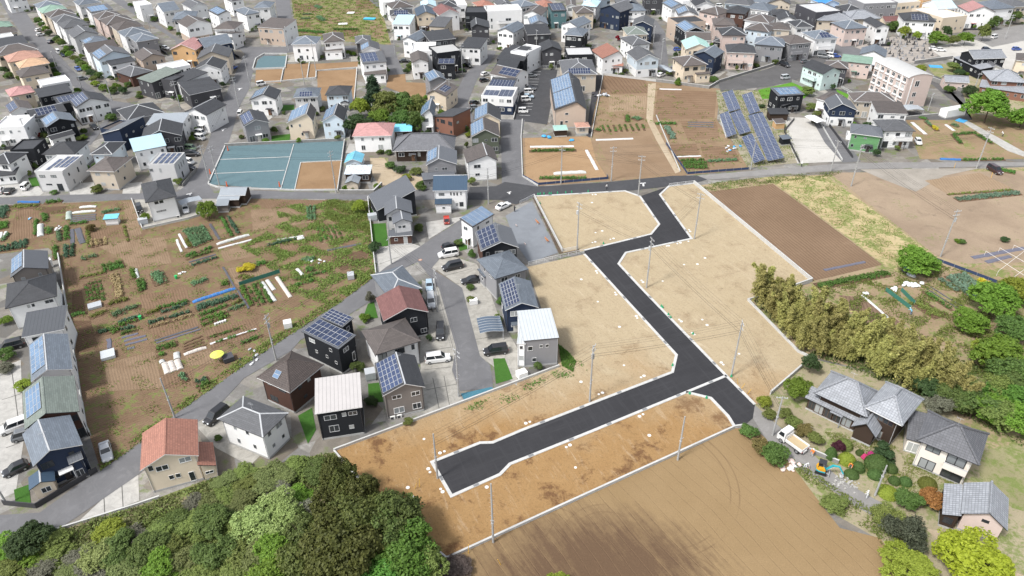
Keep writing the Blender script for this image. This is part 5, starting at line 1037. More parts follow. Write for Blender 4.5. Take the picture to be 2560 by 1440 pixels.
TREES=[
('dark conifer rising over the small grove',-45.2,235.2,3.6,13,'conifer'),
('olive-green tree in the middle of the small grove',-40.0,227.6,4.6,10,'olive'),
('rounded green tree in the small grove, right of centre',-35.1,227.1,5,9.5,'mid'),
('olive tree at the right end of the small grove',-30.6,226.3,4.2,9,'olive'),
('yellow-green tree at the left end of the small grove',-49.0,229.3,3.2,7,'lime'),
('bright green tree at the front of the small grove',-41.0,219.3,3.8,7,'bright'),
('low green tree at the front of the small grove, right',-34.5,218.0,3.8,7,'mid'),
('dark green tree beside the white panel-roofed house',-48.4,215.1,3.8,7,'dark'),
('dark green bush in front of the small grove',-44.7,214.2,3.2,6,'dark'),
('green tree behind the sky-blue shed',-29.9,216.2,3.6,7,'mid'),
('bright green tree beside the carport and old sheds',-76.1,161.5,2.6,4.6,'bright'),
('yellow-green tree at the road end of the vegetable field',-38.4,163.4,1.9,3.6,'lime'),
('spreading green tree over junk in the right-hand fields',87.8,131.4,4.3,6,'bright'),
('large bright green tree beside the grey lane, far right',150.8,218.6,7,10.5,'bright'),
('round yellow-green tree beside the graveyard',169.9,317.2,2.6,5.2,'lime'),
('small round yellow-green tree beside the graveyard',174.0,314.3,1.8,3.6,'lime'),
('broad green tree behind the graveyard cars',177.8,304.7,4.2,6,'bright'),
('round green tree near the top right road',189.8,305.1,3.2,5.6,'bright'),
('olive tree between two round green trees, top right',184.5,304.0,2.4,4.6,'olive'),
('dark tree behind the broad green tree, top right',187.7,315.8,2.2,5.4,'dark'),
('leafy tree in front of the red metal roof',170.7,328.0,3.4,4.6,'mid'),
('dark tree beside the red metal roof',170.3,338.4,2.8,4.4,'dark'),
('loose pale tree near the top right road',200.6,311.3,2.6,7,'olive'),
('green tree near the top right hip-roofed house',215.2,329.2,2.6,6,'mid'),
('green tree at the top right edge',229.1,337.1,2.8,6,'mid'),
('round green tree beside the blue pool sheet',153.8,268.3,2.1,3.4,'lime'),
('olive bush beside the dark tiled house, far right',167.2,270.3,2.6,3.6,'olive'),
('dark bush below the dark tiled house, far right',166.9,265.2,2,3,'dark'),
('bush beside the small tiled outbuilding',153.8,246.8,1.9,3,'mid'),
('dark bush between outbuilding and big tree',158.4,242.7,2.6,4,'dark'),
('green tree cut by the right edge, upper',159.7,214.6,4.5,6,'bright'),
('bright green tree beside the cabbage rows',95.5,116.4,4.6,7,'bright'),
('pale green tree at the right edge beside cabbages',102.7,120.7,3.6,5.5,'lime'),
('round bright green shrub above the bamboo',88.48,110.9,3.2,4.6,'bright'),
('bright green tree at the right edge, middle',87.65,99.74,4.6,6.5,'bright'),
('green tree at the right edge beside the bamboo',86.95,94.31,4.8,6.5,'mid'),
('pale green shrub right of the bamboo',86.04,101.23,3,4.6,'lime'),
('green shrub at the right edge above the bright tree',95.35,108.38,3.4,4.4,'mid'),
('vivid green tree between bare lot and farmhouse',48.61,92.33,2.29,4.8,'bright'),
('yellow-green bush beside the new road end',42.78,90.86,1.26,2.4,'lime'),
('small olive bush beside the farm lane',42.89,88.16,1.11,2.08,'olive'),
('dark shrub at the corner of the bare lot',53.64,99.5,1.7,4,'dark'),
('green bush at the end of the new road',38.2,84.04,1.55,2.56,'mid'),
('dark green bush beside the white truck',40.65,78.76,2.22,3.2,'mid'),
('brownish bush at the edge of the tilled field',39.33,80.7,1.63,2.24,'brown'),
('olive shrub in front of the farmhouse veranda, left',46.2,86.03,1.33,2.08,'olive'),
('bronze shrub in front of the farmhouse veranda',47.53,84.18,1.48,2.08,'brown'),
('dark shrub near the farmhouse porch',48.58,82.47,1.33,1.92,'olive'),
('dark shrub beside the farm lane pole',45.6,88.21,1.18,1.92,'olive'),
('dark green tree beside the red maple',57.53,69.53,1.92,3.04,'mid'),
('red and orange maple beside the storehouse',60.96,69.76,1.85,3.04,'red'),
('yellow-green loose shrub beside the clipped garden',53.46,66.97,2.22,2.88,'airy'),
('large grey-green tree at the edge of the tilled field',53.23,62.71,2.9,5,'greyg'),
('yellow-green shrub below the grey-green tree',51.99,58.43,3.6,3.4,'lime'),
('vivid yellow-green tree at the lower right corner',60.34,57.77,4.8,6,'limeyellow'),
('rounded olive shrub at the edge of the tilled field',46.66,69.45,1.92,2.4,'olive'),
('yellow-green treetop at the bottom edge',5.52,56.69,1.7,3.2,'lime'),
('purple-leaved maple in the clipped garden',51.81,80.77,1.04,1.76,'purple'),
('cloud-pruned pine beside the farmhouse porch',57.82,79.76,1.26,2.72,'pine'),
('low spreading pine beside the farmhouse porch',58.7,78.52,1.18,2.08,'pine'),
('small shrub in the cul-de-sac garden',-8.5,123.0,1,1.8,'olive'),
('round green bush behind the L-shaped black house',-29.7,117.0,1.2,2,'bright'),
('young grey-green tree beside the diagonal road',-29.6,123.6,1.1,2.8,'grey'),
('round dark tree at the corner of the turf garden',-31.7,144.0,1.6,3,'dark'),
('shrub in front of the stone-clad house',-111.6,176.6,1.4,2.4,'olive'),
('shrub beside the corner flat-roofed house',-91.2,181.2,1.3,2.2,'olive'),
('grey-green tree in the old farmhouse garden',-28.4,199.7,2.2,3.2,'grey'),
('round green shrub in the old farmhouse garden, left',-34.3,190.2,1.6,2,'mid'),
('dark green shrub in the old farmhouse garden',-31.0,187.2,1.8,2.2,'dark'),
('olive shrub in the old farmhouse garden, right',-26.4,185.7,1.8,2.2,'olive'),
('yellow-green shrub behind the great slanted roof',-28.7,181.9,1.5,2.2,'lime'),
('green shrub between great slanted roof and white house',-24.1,176.2,1.6,2.6,'mid'),
('green shrub at the farmyard wall, left',-44.7,176.8,.9,1.3,'bright'),
('green shrub at the farmyard wall, middle',-42.3,176.9,.9,1.3,'mid'),
('green shrub at the farmyard wall, right',-36.1,177.1,1.1,1.6,'bright'),
('shrub beside the pink-roofed house',-35.9,199.6,1.1,1.8,'mid'),
('shrub beside the dark shed-roofed house, top',14.0,323.5,1.5,2.4,'mid'),
('bright red azalea tree in the vacant lot',47.1,318.4,1.1,2.8,'redbush'),
('shrub at the right-hand street foot',61.3,258.9,1.2,2,'bright'),
('green shrub beside the asphalt lot',75.0,261.7,1.6,2.6,'mid'),
('green shrub behind the black cube',100.0,230.8,1.8,3,'olive'),
('grey olive shrub beside the gravel lot',96.5,218.9,1.3,2.6,'grey'),
('olive shrub on the vivid green verge',103.8,245.9,2.2,3.4,'olive'),
('round dark shrub beside the short cul-de-sac',-39.6,276.8,1.3,2.2,'dark'),
('shrub at the top centre driveway',-48.0,321.9,.9,1.6,'mid'),
('yellow shrub at the bend of the centre street',-12.4,315.3,1,1.8,'lime'),
('shrub at the foot of the centre street, upper',-14.1,217.2,1.1,2.2,'mid'),
('shrub at the foot of the centre street, lower',-13.0,212.2,1,1.8,'lime'),
('shrub beside the left street corner house',-132.2,230.5,2.0,2.6,'mid'),
('pale flowering shrub among the far left houses',-144.5,235.3,1.6,2.2,'olive'),
('yellow-green shrub beside the low brown house',-153.9,266.2,1.6,2.6,'lime'),
('green tree beside the low brown house, left',-148.3,260.7,1.8,3,'bright'),
('green tree beside the low brown house, right',-143.9,257.5,1.8,3,'mid'),
('green tree behind the low brown house',-156.9,275.1,2,3,'mid'),
('shrub in the garden of the dark tall-gabled house',-141.5,265.5,1.4,2,'mid'),
('shrub beside the pole street',-114.5,250.4,1.3,2,'mid'),
('round olive tree right of the left street',-169.7,288.9,2.2,3.2,'olive'),
('tree right of the left street, upper',-194.1,321.0,1.8,3,'mid'),
('tree right of the left street, middle',-187.7,312.7,1.8,3,'bright'),
('tree right of the left street, highest of four',-200.4,328.1,1.6,2.8,'mid'),
('tree at the head of the left street',-225.2,359.6,2.2,3.4,'mid'),
('tall shrub left of the left street',-181.6,288.8,1.6,3,'mid'),
('dark shrub left of the left street',-176.7,280.8,1.5,3,'dark'),
('dark hedge tree at the left edge, upper',-198.1,284.3,2,3,'dark'),
('hedge tree at the left edge, lower',-192.7,277.3,2,2.6,'mid'),
('tree right of the second street, first',-184.4,376.0,1.6,2.4,'mid'),
('tree right of the second street, second',-178.6,371.6,1.7,2.4,'dark'),
('tree right of the second street, third',-171.1,362.8,1.7,2.6,'mid'),
('tree right of the second street, fourth',-156.9,345.9,1.4,2.2,'bright'),
('tree right of the second street, top edge',-196.1,393.7,1.4,2.4,'mid'),
('tree between the second and third rows, upper',-213.0,373.4,1.6,2.4,'mid'),
('tree between the second and third rows, middle',-203.9,362.6,1.6,2.4,'olive'),
('tree between the second and third rows, lower',-195.3,350.5,1.4,2,'mid'),
('shrub between the second and third rows, lowest',-177.1,328.9,1.4,2,'dark'),
('red maple bush among far left white houses',-149.0,217.0,1.2,1.6,'redbush'),
('white flowering shrub among far left houses',-143.6,211.7,1.6,1.8,'white'),
('shrub beside the far left street bend',-134.1,212.7,1.2,2,'olive'),
('garden tree at the left edge beside the driveway',-95.5,106.42,1.6,2.6,'mid'),
('grey shrub at the left edge beside the driveway',-93.56,102.61,1.4,2.2,'grey'),
('round yellow-green shrub in a left column driveway',-87.75,97.91,1.4,2,'lime'),
('shrub beside the blue pool sheet',153.5,272.4,1,1.6,'mid'),
('low green shrub in the open right-hand ground, left',104.0,144.9,.8,1.0,'bright'),
('low green shrub mound in the open right-hand ground',104.7,144.4,1.0,1.1,'mid'),
('single dark round bush in the open right-hand ground',115.0,145.0,1.1,1.3,'dark'),
('dwarf shrub beside the cul-de-sac wall',-8.9,127.8,.9,1.4,'mid'),
('bright yellow broom bush in the vegetable field',-58.8,136.6,1.6,1.8,'yellow'),
('small yellow bush beside the larger yellow broom',-60.5,136.1,1,1.2,'yellow'),
('bare pinkish sapling in the vegetable field',-103.1,155.6,1.2,2.2,'brown'),
('shrub on the vivid green verge, left',95.2,248.8,1.2,2,'mid'),
('garden tree first of the line right of the left street',-221.1,354.7,1.7,2.9,'mid'),
('garden tree second of the line right of the left street',-215.4,347.1,1.7,2.9,'bright'),
('garden tree third of the line right of the left street',-209.0,338.3,1.7,2.9,'dark'),
('garden tree fourth of the line right of the left street',-197.2,324.5,1.7,2.9,'olive'),
('garden tree fifth of the line right of the left street',-186.1,306.9,1.7,2.9,'mid'),
('garden tree sixth of the line right of the left street',-182.9,304.5,1.7,2.9,'bright'),
('garden tree seventh of the line right of the left street',-186.1,312.8,1.7,2.9,'dark'),
('garden tree eighth of the line right of the left street',-177.6,298.6,1.7,2.9,'olive'),
('garden tree ninth of the line right of the left street',-173.7,294.0,1.7,2.9,'mid'),
('garden tree tenth of the line right of the left street',-166.7,285.2,1.7,2.9,'bright'),
('garden tree eleventh of the line right of the left street',-161.9,278.9,1.7,2.9,'dark'),
('garden tree twelfth of the line right of the left street',-156.8,270.4,1.7,2.9,'olive'),
('garden tree thirteenth of the line right of the left street',-155.6,277.7,1.7,2.9,'mid'),
('garden tree fourteenth of the line right of the left street',-144.3,262.1,1.7,2.9,'bright'),
('garden tree fifteenth of the line right of the left street',-140.0,257.5,1.7,2.9,'dark'),
('dark tree among the bamboo, left',71.57,92.57,3,5,'dark'),
('dark olive tree among the bamboo, middle',73.74,89.67,3.4,5.5,'dkolive'),
('dark olive tree among the bamboo, right',76.1,87.21,3.4,5.5,'dkolive'),
('grey thicket behind the cream farm house',71.01,88.3,2.6,4,'grey'),
('olive tree at the right end of the bamboo',79.24,85.6,3.2,5,'olive'),
('dark tree behind the farmhouse roof',70.53,94.49,2.4,4.5,'dark'),
('fresh green tree right of the bamboo',78.34,87.5,3.4,5,'bright'),
('vivid green tree at the right edge below the bamboo',82.41,89.02,3.6,5.5,'vivid'),
('fresh green tree at the right edge above the lawn strip',82.25,84.63,3.4,5,'bright'),
('dark olive tree at the right edge above the lawn',85.47,91.6,3,6,'dkolive'),
('loose pale tree at the edge of the bamboo',81.11,91.68,2.8,6,'airy'),
]
WOODS=[
(-24.6,70.7,3.0,8,'cedar'),
(-26.5,72.9,2.6,7.5,'cedar'),
(-22.6,68.9,3.2,8,'cedar'),
(-25.0,64.6,4.0,9,'cedar'),
(-22.1,63.7,4.2,9.5,'cedar'),
(-24.4,59.0,4.8,10,'cedar'),
(-21.4,57.2,4.6,10,'cedar'),
(-27.0,58.2,3.8,8,'cedar'),
(-16.3,64.5,4.2,9,'dkolive'),
(-17.3,62.1,3.8,8.5,'dkolive'),
(-19.4,63.0,3.4,8,'cedar'),
(-14.6,58.9,4.6,8,'vivid'),
(-17.0,57.3,4.0,7,'vivid'),
(-12.0,57.9,3.2,6,'olive'),
(-20.6,60.5,3.2,8,'olivelime'),
(-20.5,67.4,2.8,6,'olive'),
(-36.0,76.3,2.72,2.34,'scrub'),
(-33.8,77.5,2.55,2.18,'olive'),
(-38.1,74.9,2.55,2.08,'scrub'),
(-40.2,73.9,2.38,1.87,'olive'),
(-30.6,77.0,2.38,2.34,'dkolive'),
(-35.1,72.9,2.38,2.08,'grey'),
(-32.0,71.5,2.21,2.6,'bright'),
(-34.1,68.1,3.0,5,'pale'),
(-36.0,65.2,3.4,5.5,'pale'),
(-31.6,65.5,3.2,6,'pale'),
(-29.9,66.9,2.8,4.5,'grey'),
(-40.3,70.4,2.55,2.18,'scrub'),
(-43.3,72.0,2.38,1.87,'olive'),
(-44.8,69.9,2.6,2.55,'scrub'),
(-47.2,70.1,2.4,2.25,'grey'),
(-42.9,66.7,2.8,4,'dkolive'),
(-40.1,66.4,2.8,3.0,'olive'),
(-45.4,66.7,2.6,2.7,'olive'),
(-48.4,67.2,2.4,3,'dkolive'),
(-50.0,65.4,2.8,2.7,'olive'),
(-53.7,64.8,2.6,2.55,'grey'),
(-50.2,62.2,2.8,3.8,'dkolive'),
(-47.2,62.6,2.8,3.0,'olive'),
(-54.1,62.4,2.8,3.6,'dkolive'),
(-56.4,61.2,2.8,3.4,'pale'),
(-59.2,61.0,2.8,2.55,'grey'),
(-51.9,59.5,3.0,3.0,'scrub'),
(-47.2,59.0,2.8,4,'bright'),
(-44.2,60.5,3.0,3.3,'scrub'),
(-40.6,61.7,3.0,4.6,'dkolive'),
(-37.6,62.1,3.2,3.6,'olive'),
(-34.6,61.3,3.2,3.9,'scrub'),
(-31.6,61.0,3.2,6,'bright'),
(-31.9,57.8,3.4,5,'bright'),
(-38.2,58.7,3.2,3.0,'olive'),
(-41.8,58.2,3,3.0,'olive'),
(-67.5,64.0,3.0,4,'dark'),
(-65.2,64.3,2.6,2.55,'olive'),
(-70.5,63.5,2.4,3,'bright'),
(-67.4,62.2,2.4,2.4,'bright'),
(-63.8,62.3,2.6,1.95,'olive'),
(-68.5,60.1,2.6,2.25,'olive'),
(-64.2,59.9,2.4,1.8,'grey'),
(-57.8,66.3,2.2,2.4,'lime'),
(-59.9,58.9,2.4,1.8,'scrub'),
(-56.0,58.7,2.6,2.1,'grey'),
(-28.6,62.4,3.4,7,'dkolive'),
(-34.7,63.6,3,3.75,'grey'),
(-8.5,59.4,2.4,1.8,'twig'),
(-10.0,58.0,2.6,2.2,'twig'),
(-44.5,75.5,1.87,1.25,'scrub'),
(-42.0,77.4,1.87,1.25,'olive'),
]
TOPI=[
('layered dark dome beside the purple maple',52.94,81.3,1.27,1.4,'layered','olive'),
('tall clipped green dome beside the lane wall',49.84,79.13,.9,1.77,'dome','dkgreen'),
('bright yellow-green clipped ball at the lane wall',52.13,78.26,1.34,1.4,'dome','lime'),
('small clipped bush beside the pink azaleas',54.83,79.78,.67,.74,'dome','dkgreen'),
('magenta azalea in front of the big dome',55.3,79.01,.64,.56,'dome','pink'),
('magenta azalea behind the big dome',56.59,79.52,.64,.52,'dome','pink'),
('largest clipped dome in the garden',56.27,77.19,1.75,1.62,'dome','dkgreen'),
('layered dark bush behind the excavator bucket',53.17,76.64,1.08,1.33,'layered','dkgreen'),
('low dark bush beside the broken concrete',51.79,75.48,1.08,.74,'dome','dkgreen'),
('clipped dome below the largest dome',55.21,75.26,1.04,1.11,'dome','dkgreen'),
('clipped bush right of the largest dome',58.28,76.37,.94,1.03,'dome','dkgreen'),
('clipped ball in front of the cream house, left',57.7,74.06,.87,.89,'dome','dkgreen'),
('clipped ball in front of the cream house, right',59.29,73.85,.94,.96,'dome','dkgreen'),
('olive clipped dome beside the cream house balcony',62.37,73.29,1.34,1.25,'dome','olivelime'),
('flat bright yellow-green clipped dome',55.74,71.91,1.54,.81,'dome','lime'),
]
BAMBOO_AREA=[(49.8,122.3),(53.5,123.6),(57.4,115.4),(63.1,109.47),(67.19,104.53),(73.4,98.72),(77.12,93.35),(76.17,88.9),(72.24,91.92),(65.78,97.78),(60.36,102.34),(54.67,105.14),(52.12,111.34)]
ROWS=[
('behind the topmost left column house',-121.1,148.1,-120.1,146.0,.7,'leek'),
('behind the topmost left column house',-120.4,148.6,-119.3,146.3,.7,'leek'),
('behind the topmost left column house',-119.7,149.1,-118.4,146.5,.7,'leek'),
('behind the topmost left column house',-119.0,149.6,-117.6,146.8,.7,'leek'),
('behind the topmost left column house',-118.3,150.1,-116.8,147.1,.7,'leek'),
('behind the topmost left column house',-117.6,150.6,-116.0,147.3,.7,'leek'),
('behind the topmost left column house',-116.8,151.2,-115.1,147.6,.7,'leek'),
('at the left edge of the vegetable field',-127.6,160.0,-126.0,156.9,.9,'bright'),
('at the left edge of the vegetable field',-126.8,160.4,-125.2,157.3,.9,'bright'),
('at the left edge of the vegetable field',-125.2,155.4,-123.8,152.4,.7,'whitefilm'),
('at the left edge of the vegetable field',-124.3,155.7,-122.5,151.7,.7,'whitefilm'),
('beside white film at the left edge',-122.8,154.6,-122.4,150.9,.9,'leafyblue'),
('at the left edge below the farm road',-132.3,169.0,-129.4,162.4,2.2,'leek'),
('@by the farm road, beside the small greenhouse',-119.4,164.5,-117.1,160.5,1.3,'leafy'),
('@by the farm road, right of the small greenhouse',-114.4,157.4,-112.8,154.3,1.2,'leafy'),
('@by the farm road, below white flowers',-111.1,155.4,-108.4,150.6,1.0,'leafyblue'),
('@by the farm road, left of grey film',-110.5,157.6,-106.9,151.3,1.0,'leafy'),
('@by the farm road, left of the small greenhouse',-119.8,161.4,-115.8,153.7,.7,'leafy'),
('@by the farm road, among tall greens',-117.5,159.0,-114.3,153.1,1.5,'tunnel'),
('@by the farm road, left of the film rows',-113.7,165.6,-111.7,161.5,1.4,'tunnelgreen'),
('@by the farm road, lower of two',-112.5,165.0,-107.0,166.0,.9,'tunnel'),
('@by the farm road, upper of two',-112.1,168.1,-108.0,168.5,.9,'tunnel'),
('@by the farm road, under the white tunnels',-111.8,163.3,-106.0,164.1,.55,'film'),
('@by the farm road, under the white tunnels',-111.4,162.3,-105.6,163.1,.55,'film'),
('@by the farm road, under the white tunnels',-111.1,161.3,-105.2,162.2,.55,'film'),
('@by the farm road, under the white tunnels',-110.7,160.3,-104.7,161.3,.55,'film'),
('@by the farm road, under the film rows',-110.1,158.8,-106.3,159.8,.9,'leafy'),
('@by the farm road, behind the blue-roofed hut',-104.8,165.0,-101.1,166.4,1.2,'leafyblue'),
('@by the farm road, on the verge',-122.5,170.9,-118.7,171.6,1.3,'leafy'),
('along the farm road verge',-130.1,171.5,-124.3,171.3,.6,'bluetarp'),
('below the blue tarp',-129.9,169.0,-123.8,169.2,2.0,'weedlime'),
('@by the farm road, left of two broad beds',-108.3,156.4,-104.7,149.4,1.0,'film'),
('@by the farm road, right of two broad beds',-107.1,156.8,-102.3,149.4,1.5,'film'),
('@by the farm road, below the grey film',-105.8,148.4,-103.0,142.9,.9,'leek'),
('@by the farm road, below the grey film',-104.4,148.7,-101.8,143.5,.9,'leek'),
('beside the topmost left column house',-108.0,147.8,-104.9,142.3,1.0,'leafy'),
('near the topmost left column house',-98.8,142.0,-96.2,143.6,1.0,'leafyblue'),
('@centre, four tight rows',-92.6,138.8,-89.3,140.9,.55,'leafy'),
('@centre, four tight rows',-92.1,138.0,-88.7,140.2,.55,'leafy'),
('@centre, four tight rows',-91.7,137.3,-88.2,139.4,.55,'leafy'),
('@centre, four tight rows',-91.2,136.5,-87.6,138.7,.55,'leafy'),
('@left of centre',-95.3,134.2,-90.9,136.2,1.0,'weedlime'),
('@left, five long rows',-93.0,131.4,-89.5,125.7,.45,'leafythin'),
('@left, five long rows',-92.5,131.9,-88.7,125.6,.45,'leafythin'),
('@left, five long rows',-91.9,132.3,-87.9,125.6,.45,'leafythin'),
('@left, five long rows',-91.4,132.7,-87.0,125.6,.45,'leafythin'),
('@left, five long rows',-90.8,133.2,-86.2,125.6,.45,'leafythin'),
('@centre left',-88.8,135.6,-83.4,126.1,.8,'straw'),
('@centre left, second',-87.9,135.5,-82.8,126.6,.6,'straw'),
('@centre, beside a short white tunnel',-85.3,137.3,-83.2,133.9,1.0,'bright'),
('@centre, short',-84.6,137.6,-82.5,133.9,.7,'tunnel'),
('@centre, pair',-82.2,133.0,-79.6,128.5,.7,'leafy'),
('@centre, pair',-81.5,133.3,-79.1,129.4,.7,'leafy'),
('@centre, one dense clump',-79.3,135.9,-76.3,131.4,2.0,'leafyblue'),
('@by the farm road, verge by the sapling',-104.2,155.6,-99.7,147.6,.7,'weedlime'),
('@by the farm road, verge by the hut',-96.1,157.6,-91.7,150.2,.5,'weedlime'),
('@by the farm road, standing straw sheaves',-101.0,150.8,-99.0,147.5,.5,'straw'),
('@by the farm road, standing straw sheaves',-100.0,151.0,-98.1,148.0,.5,'straw'),
('@by the farm road, standing straw sheaves',-99.0,151.2,-97.3,148.4,.5,'straw'),
('@by the farm road, standing straw sheaves',-97.9,151.4,-96.4,148.9,.5,'straw'),
('@centre, the largest dense bed',-80.0,155.0,-74.4,147.0,.75,'leafyblue'),
('@centre, the largest dense bed',-79.2,155.3,-73.9,147.6,.75,'leafyblue'),
('@centre, the largest dense bed',-78.5,155.7,-73.4,148.2,.75,'leafyblue'),
('@centre, the largest dense bed',-77.7,156.1,-72.9,148.8,.75,'leafyblue'),
('@centre, the largest dense bed',-77.0,156.5,-72.4,149.4,.75,'leafyblue'),
('@centre, the largest dense bed',-76.3,156.9,-71.9,150.0,.75,'leafyblue'),
('@centre, left of the dense bed',-80.3,150.6,-77.0,144.9,.6,'whitefilm'),
('@centre, left of the dense bed',-80.8,153.4,-76.5,146.7,.6,'whitefilm'),
('@centre, left of the dense bed',-77.7,150.2,-75.6,146.7,.8,'lime'),
('@centre, right of the dense bed',-74.9,158.3,-69.9,150.4,.7,'film'),
('@upper centre, left of a leek row',-72.9,161.4,-67.6,151.9,.8,'leafy'),
('@upper centre',-71.5,161.6,-66.2,153.0,.8,'leek'),
('@centre, long',-69.9,148.1,-63.5,152.5,.9,'tunnel'),
('@centre, under the long tunnel',-68.9,146.2,-62.2,150.2,.6,'whitefilm'),
('@centre, upper of a pair',-75.0,142.8,-70.6,146.6,.7,'leafy'),
('@centre, lower of a pair',-74.4,141.5,-69.7,145.1,.6,'leafy'),
('@centre, between greens',-73.6,140.2,-68.6,143.5,.5,'film'),
('@centre, short',-72.2,138.7,-67.7,142.1,.7,'leek'),
('@top, three rows on tilled soil',-52.7,166.6,-50.6,159.6,.5,'leafyblue'),
('@top, three rows on tilled soil',-51.9,166.9,-49.9,159.6,.5,'leafyblue'),
('@top, three rows on tilled soil',-51.0,167.2,-49.2,159.7,.5,'leafyblue'),
('@upper right, five short rows',-47.6,155.3,-45.0,148.6,.45,'leafythin'),
('@upper right, five short rows',-46.5,155.6,-43.8,148.9,.45,'leafythin'),
('@upper right, five short rows',-45.5,155.9,-42.7,149.3,.45,'leafythin'),
('@upper right, five short rows',-44.5,156.2,-41.5,149.6,.45,'leafythin'),
('@upper right, five short rows',-43.4,156.5,-40.4,150.0,.45,'leafythin'),
('@right of centre',-57.7,147.0,-51.7,149.9,.7,'leek'),
('@right of centre',-56.1,149.9,-50.2,151.8,.6,'whitefilm'),
('@right of centre, tiny',-51.3,150.2,-49.7,150.7,1.0,'tunnel'),
('@right side',-43.0,144.7,-35.5,147.6,.7,'film'),
('@centre',-67.0,124.2,-59.6,129.2,.9,'bluetunnel'),
('@below the blue tunnel',-65.6,122.4,-58.4,126.4,.8,'leek'),
('@above the white tunnels',-59.0,130.2,-51.5,135.2,.2,'tealnet'),
('@right of the grey walkway, first',-58.4,129.8,-54.2,122.8,.9,'bright'),
('@right of the grey walkway, second',-57.1,129.5,-52.7,122.7,.5,'leafythin'),
('@right of the grey walkway, third',-56.2,130.7,-51.8,123.3,.7,'leafy'),
('@right of the grey walkway, fourth',-55.0,131.4,-50.4,123.6,.7,'leafy'),
('@right of the grey walkway, longest',-54.5,131.6,-49.7,124.2,.9,'tunnel'),
('@right of the grey walkway, short',-53.6,132.3,-51.0,128.4,.9,'tunnel'),
('@right of the grey walkway',-51.8,133.5,-46.8,125.6,.9,'tunnelpink'),
('@the grey walkway, upper',-65.0,137.9,-59.2,128.6,.5,'film'),
('@the grey walkway, lower',-58.8,128.3,-54.4,121.7,.5,'film'),
('@above the blue tunnel',-69.5,131.1,-66.9,132.6,1.4,'leafyblue'),
('@beside the end of the blue tunnel',-62.9,130.6,-61.7,130.9,1.8,'bright'),
('@lower right',-46.8,129.9,-43.0,131.9,.5,'leafy'),
('@lower right',-47.7,132.2,-43.9,133.4,.5,'leafy'),
('@right, above two low rows',-44.7,133.9,-41.3,135.3,.6,'leafy'),
('@right, beside white bags',-47.7,140.6,-45.2,140.9,1.6,'leafyblue'),
('@right, below white bags',-45.9,136.7,-44.4,135.7,1.6,'leafy'),
('@right, curled',-48.1,136.8,-46.2,134.1,.8,'tunnel'),
('@in the flower garden',-60.2,134.1,-57.3,132.7,1.4,'weedlime'),
('@in the flower garden, right',-57.6,138.7,-55.9,139.4,1.4,'leafy'),
('@left, beside white crates',-86.0,119.2,-83.7,121.4,1.2,'weedlime'),
('@left',-84.6,123.5,-81.2,125.6,.9,'lime'),
('@left, dense',-81.6,119.7,-80.2,121.5,1.6,'leafyblue'),
('@left, right part',-80.3,121.8,-77.6,122.9,1.0,'leafyblue'),
('@left, beside a green bin',-79.2,117.0,-75.8,119.4,1.0,'leek'),
('@left, beside a green bin',-78.8,116.2,-75.9,118.0,.6,'bright'),
('@beside the left column wall',-90.1,119.7,-87.8,120.8,.9,'leafy'),
('@left, under a net cage',-82.2,114.0,-80.0,114.5,1.3,'leek'),
('@left, behind the net cage',-80.6,115.0,-79.3,115.6,.8,'leafy'),
('@left, right of the net cage',-79.2,114.0,-78.3,115.0,1.0,'bright'),
('@left, above purple films',-77.7,114.8,-75.7,115.8,.9,'leek'),
('@left, above purple films',-77.2,113.5,-74.7,114.7,.5,'leafy'),
('@left, one of four stepped strips',-76.6,112.3,-74.0,113.7,.6,'filmpurple'),
('@left, one of four stepped strips',-75.7,111.3,-72.1,112.9,.6,'filmpurple'),
('@left, one of four stepped strips',-74.9,110.0,-71.4,111.8,.6,'filmpurple'),
('@left, one of four stepped strips',-74.0,108.8,-72.8,109.3,.6,'filmpurple'),
('@left, standing apart',-79.0,112.0,-77.4,109.1,.9,'filmpurple'),
('@middle',-74.9,119.9,-72.7,121.6,.9,'lime'),
('@middle, upper',-73.3,121.9,-68.2,124.4,.9,'leafy'),
('@middle, upper',-72.0,120.4,-67.7,123.5,.6,'leek'),
('@middle, long',-73.1,116.9,-66.3,120.6,.7,'leek'),
('@middle, long',-72.4,115.5,-65.4,119.5,.6,'straw'),
('@middle, longest',-69.7,111.2,-62.8,115.5,.5,'film'),
('@middle, longest',-69.1,110.5,-62.1,114.8,.4,'filmpurple'),
('@under the blue tunnel',-65.7,122.3,-58.6,127.2,.4,'film'),
('@second below the blue tunnel',-65.0,121.4,-58.1,125.9,.9,'leek'),
('@third below the blue tunnel',-63.9,119.4,-59.3,122.7,.8,'leafy'),
('@fourth below the blue tunnel',-62.9,117.7,-58.6,120.2,.9,'bright'),
('@above five white pots',-62.1,116.1,-57.9,119.0,.8,'bright'),
('@beside the grey walkway',-58.7,123.0,-56.7,124.7,.6,'lime'),
('@beside the grey walkway',-58.4,121.1,-55.6,122.9,1.0,'leafyblue'),
('@lower middle',-59.5,112.0,-54.6,114.8,.7,'leafythin'),
('@lower middle, long',-58.5,110.0,-50.9,114.7,.5,'whitefilm'),
('@lower middle, through white film',-57.7,110.4,-51.1,114.2,.5,'leafythin'),
('@beside the roadside pole',-52.4,110.1,-49.3,112.3,.7,'leafy'),
('@lower middle, short pair',-68.3,108.9,-65.3,110.6,.6,'leafy'),
('@lower middle, short pair',-67.9,108.1,-65.0,109.8,.6,'leafy'),
('@lower middle, tiny',-67.2,106.5,-66.2,107.1,.7,'bright'),
('@lower middle',-63.7,110.1,-61.0,112.6,.5,'ridge'),
('@lower middle',-63.3,109.3,-60.4,111.6,.5,'ridge'),
('@lower middle',-63.0,108.4,-59.9,110.6,.5,'ridge'),
('@lower middle',-62.6,107.6,-59.3,109.7,.5,'ridge'),
('@lower middle',-62.4,106.8,-58.9,109.0,.8,'tunnelpink'),
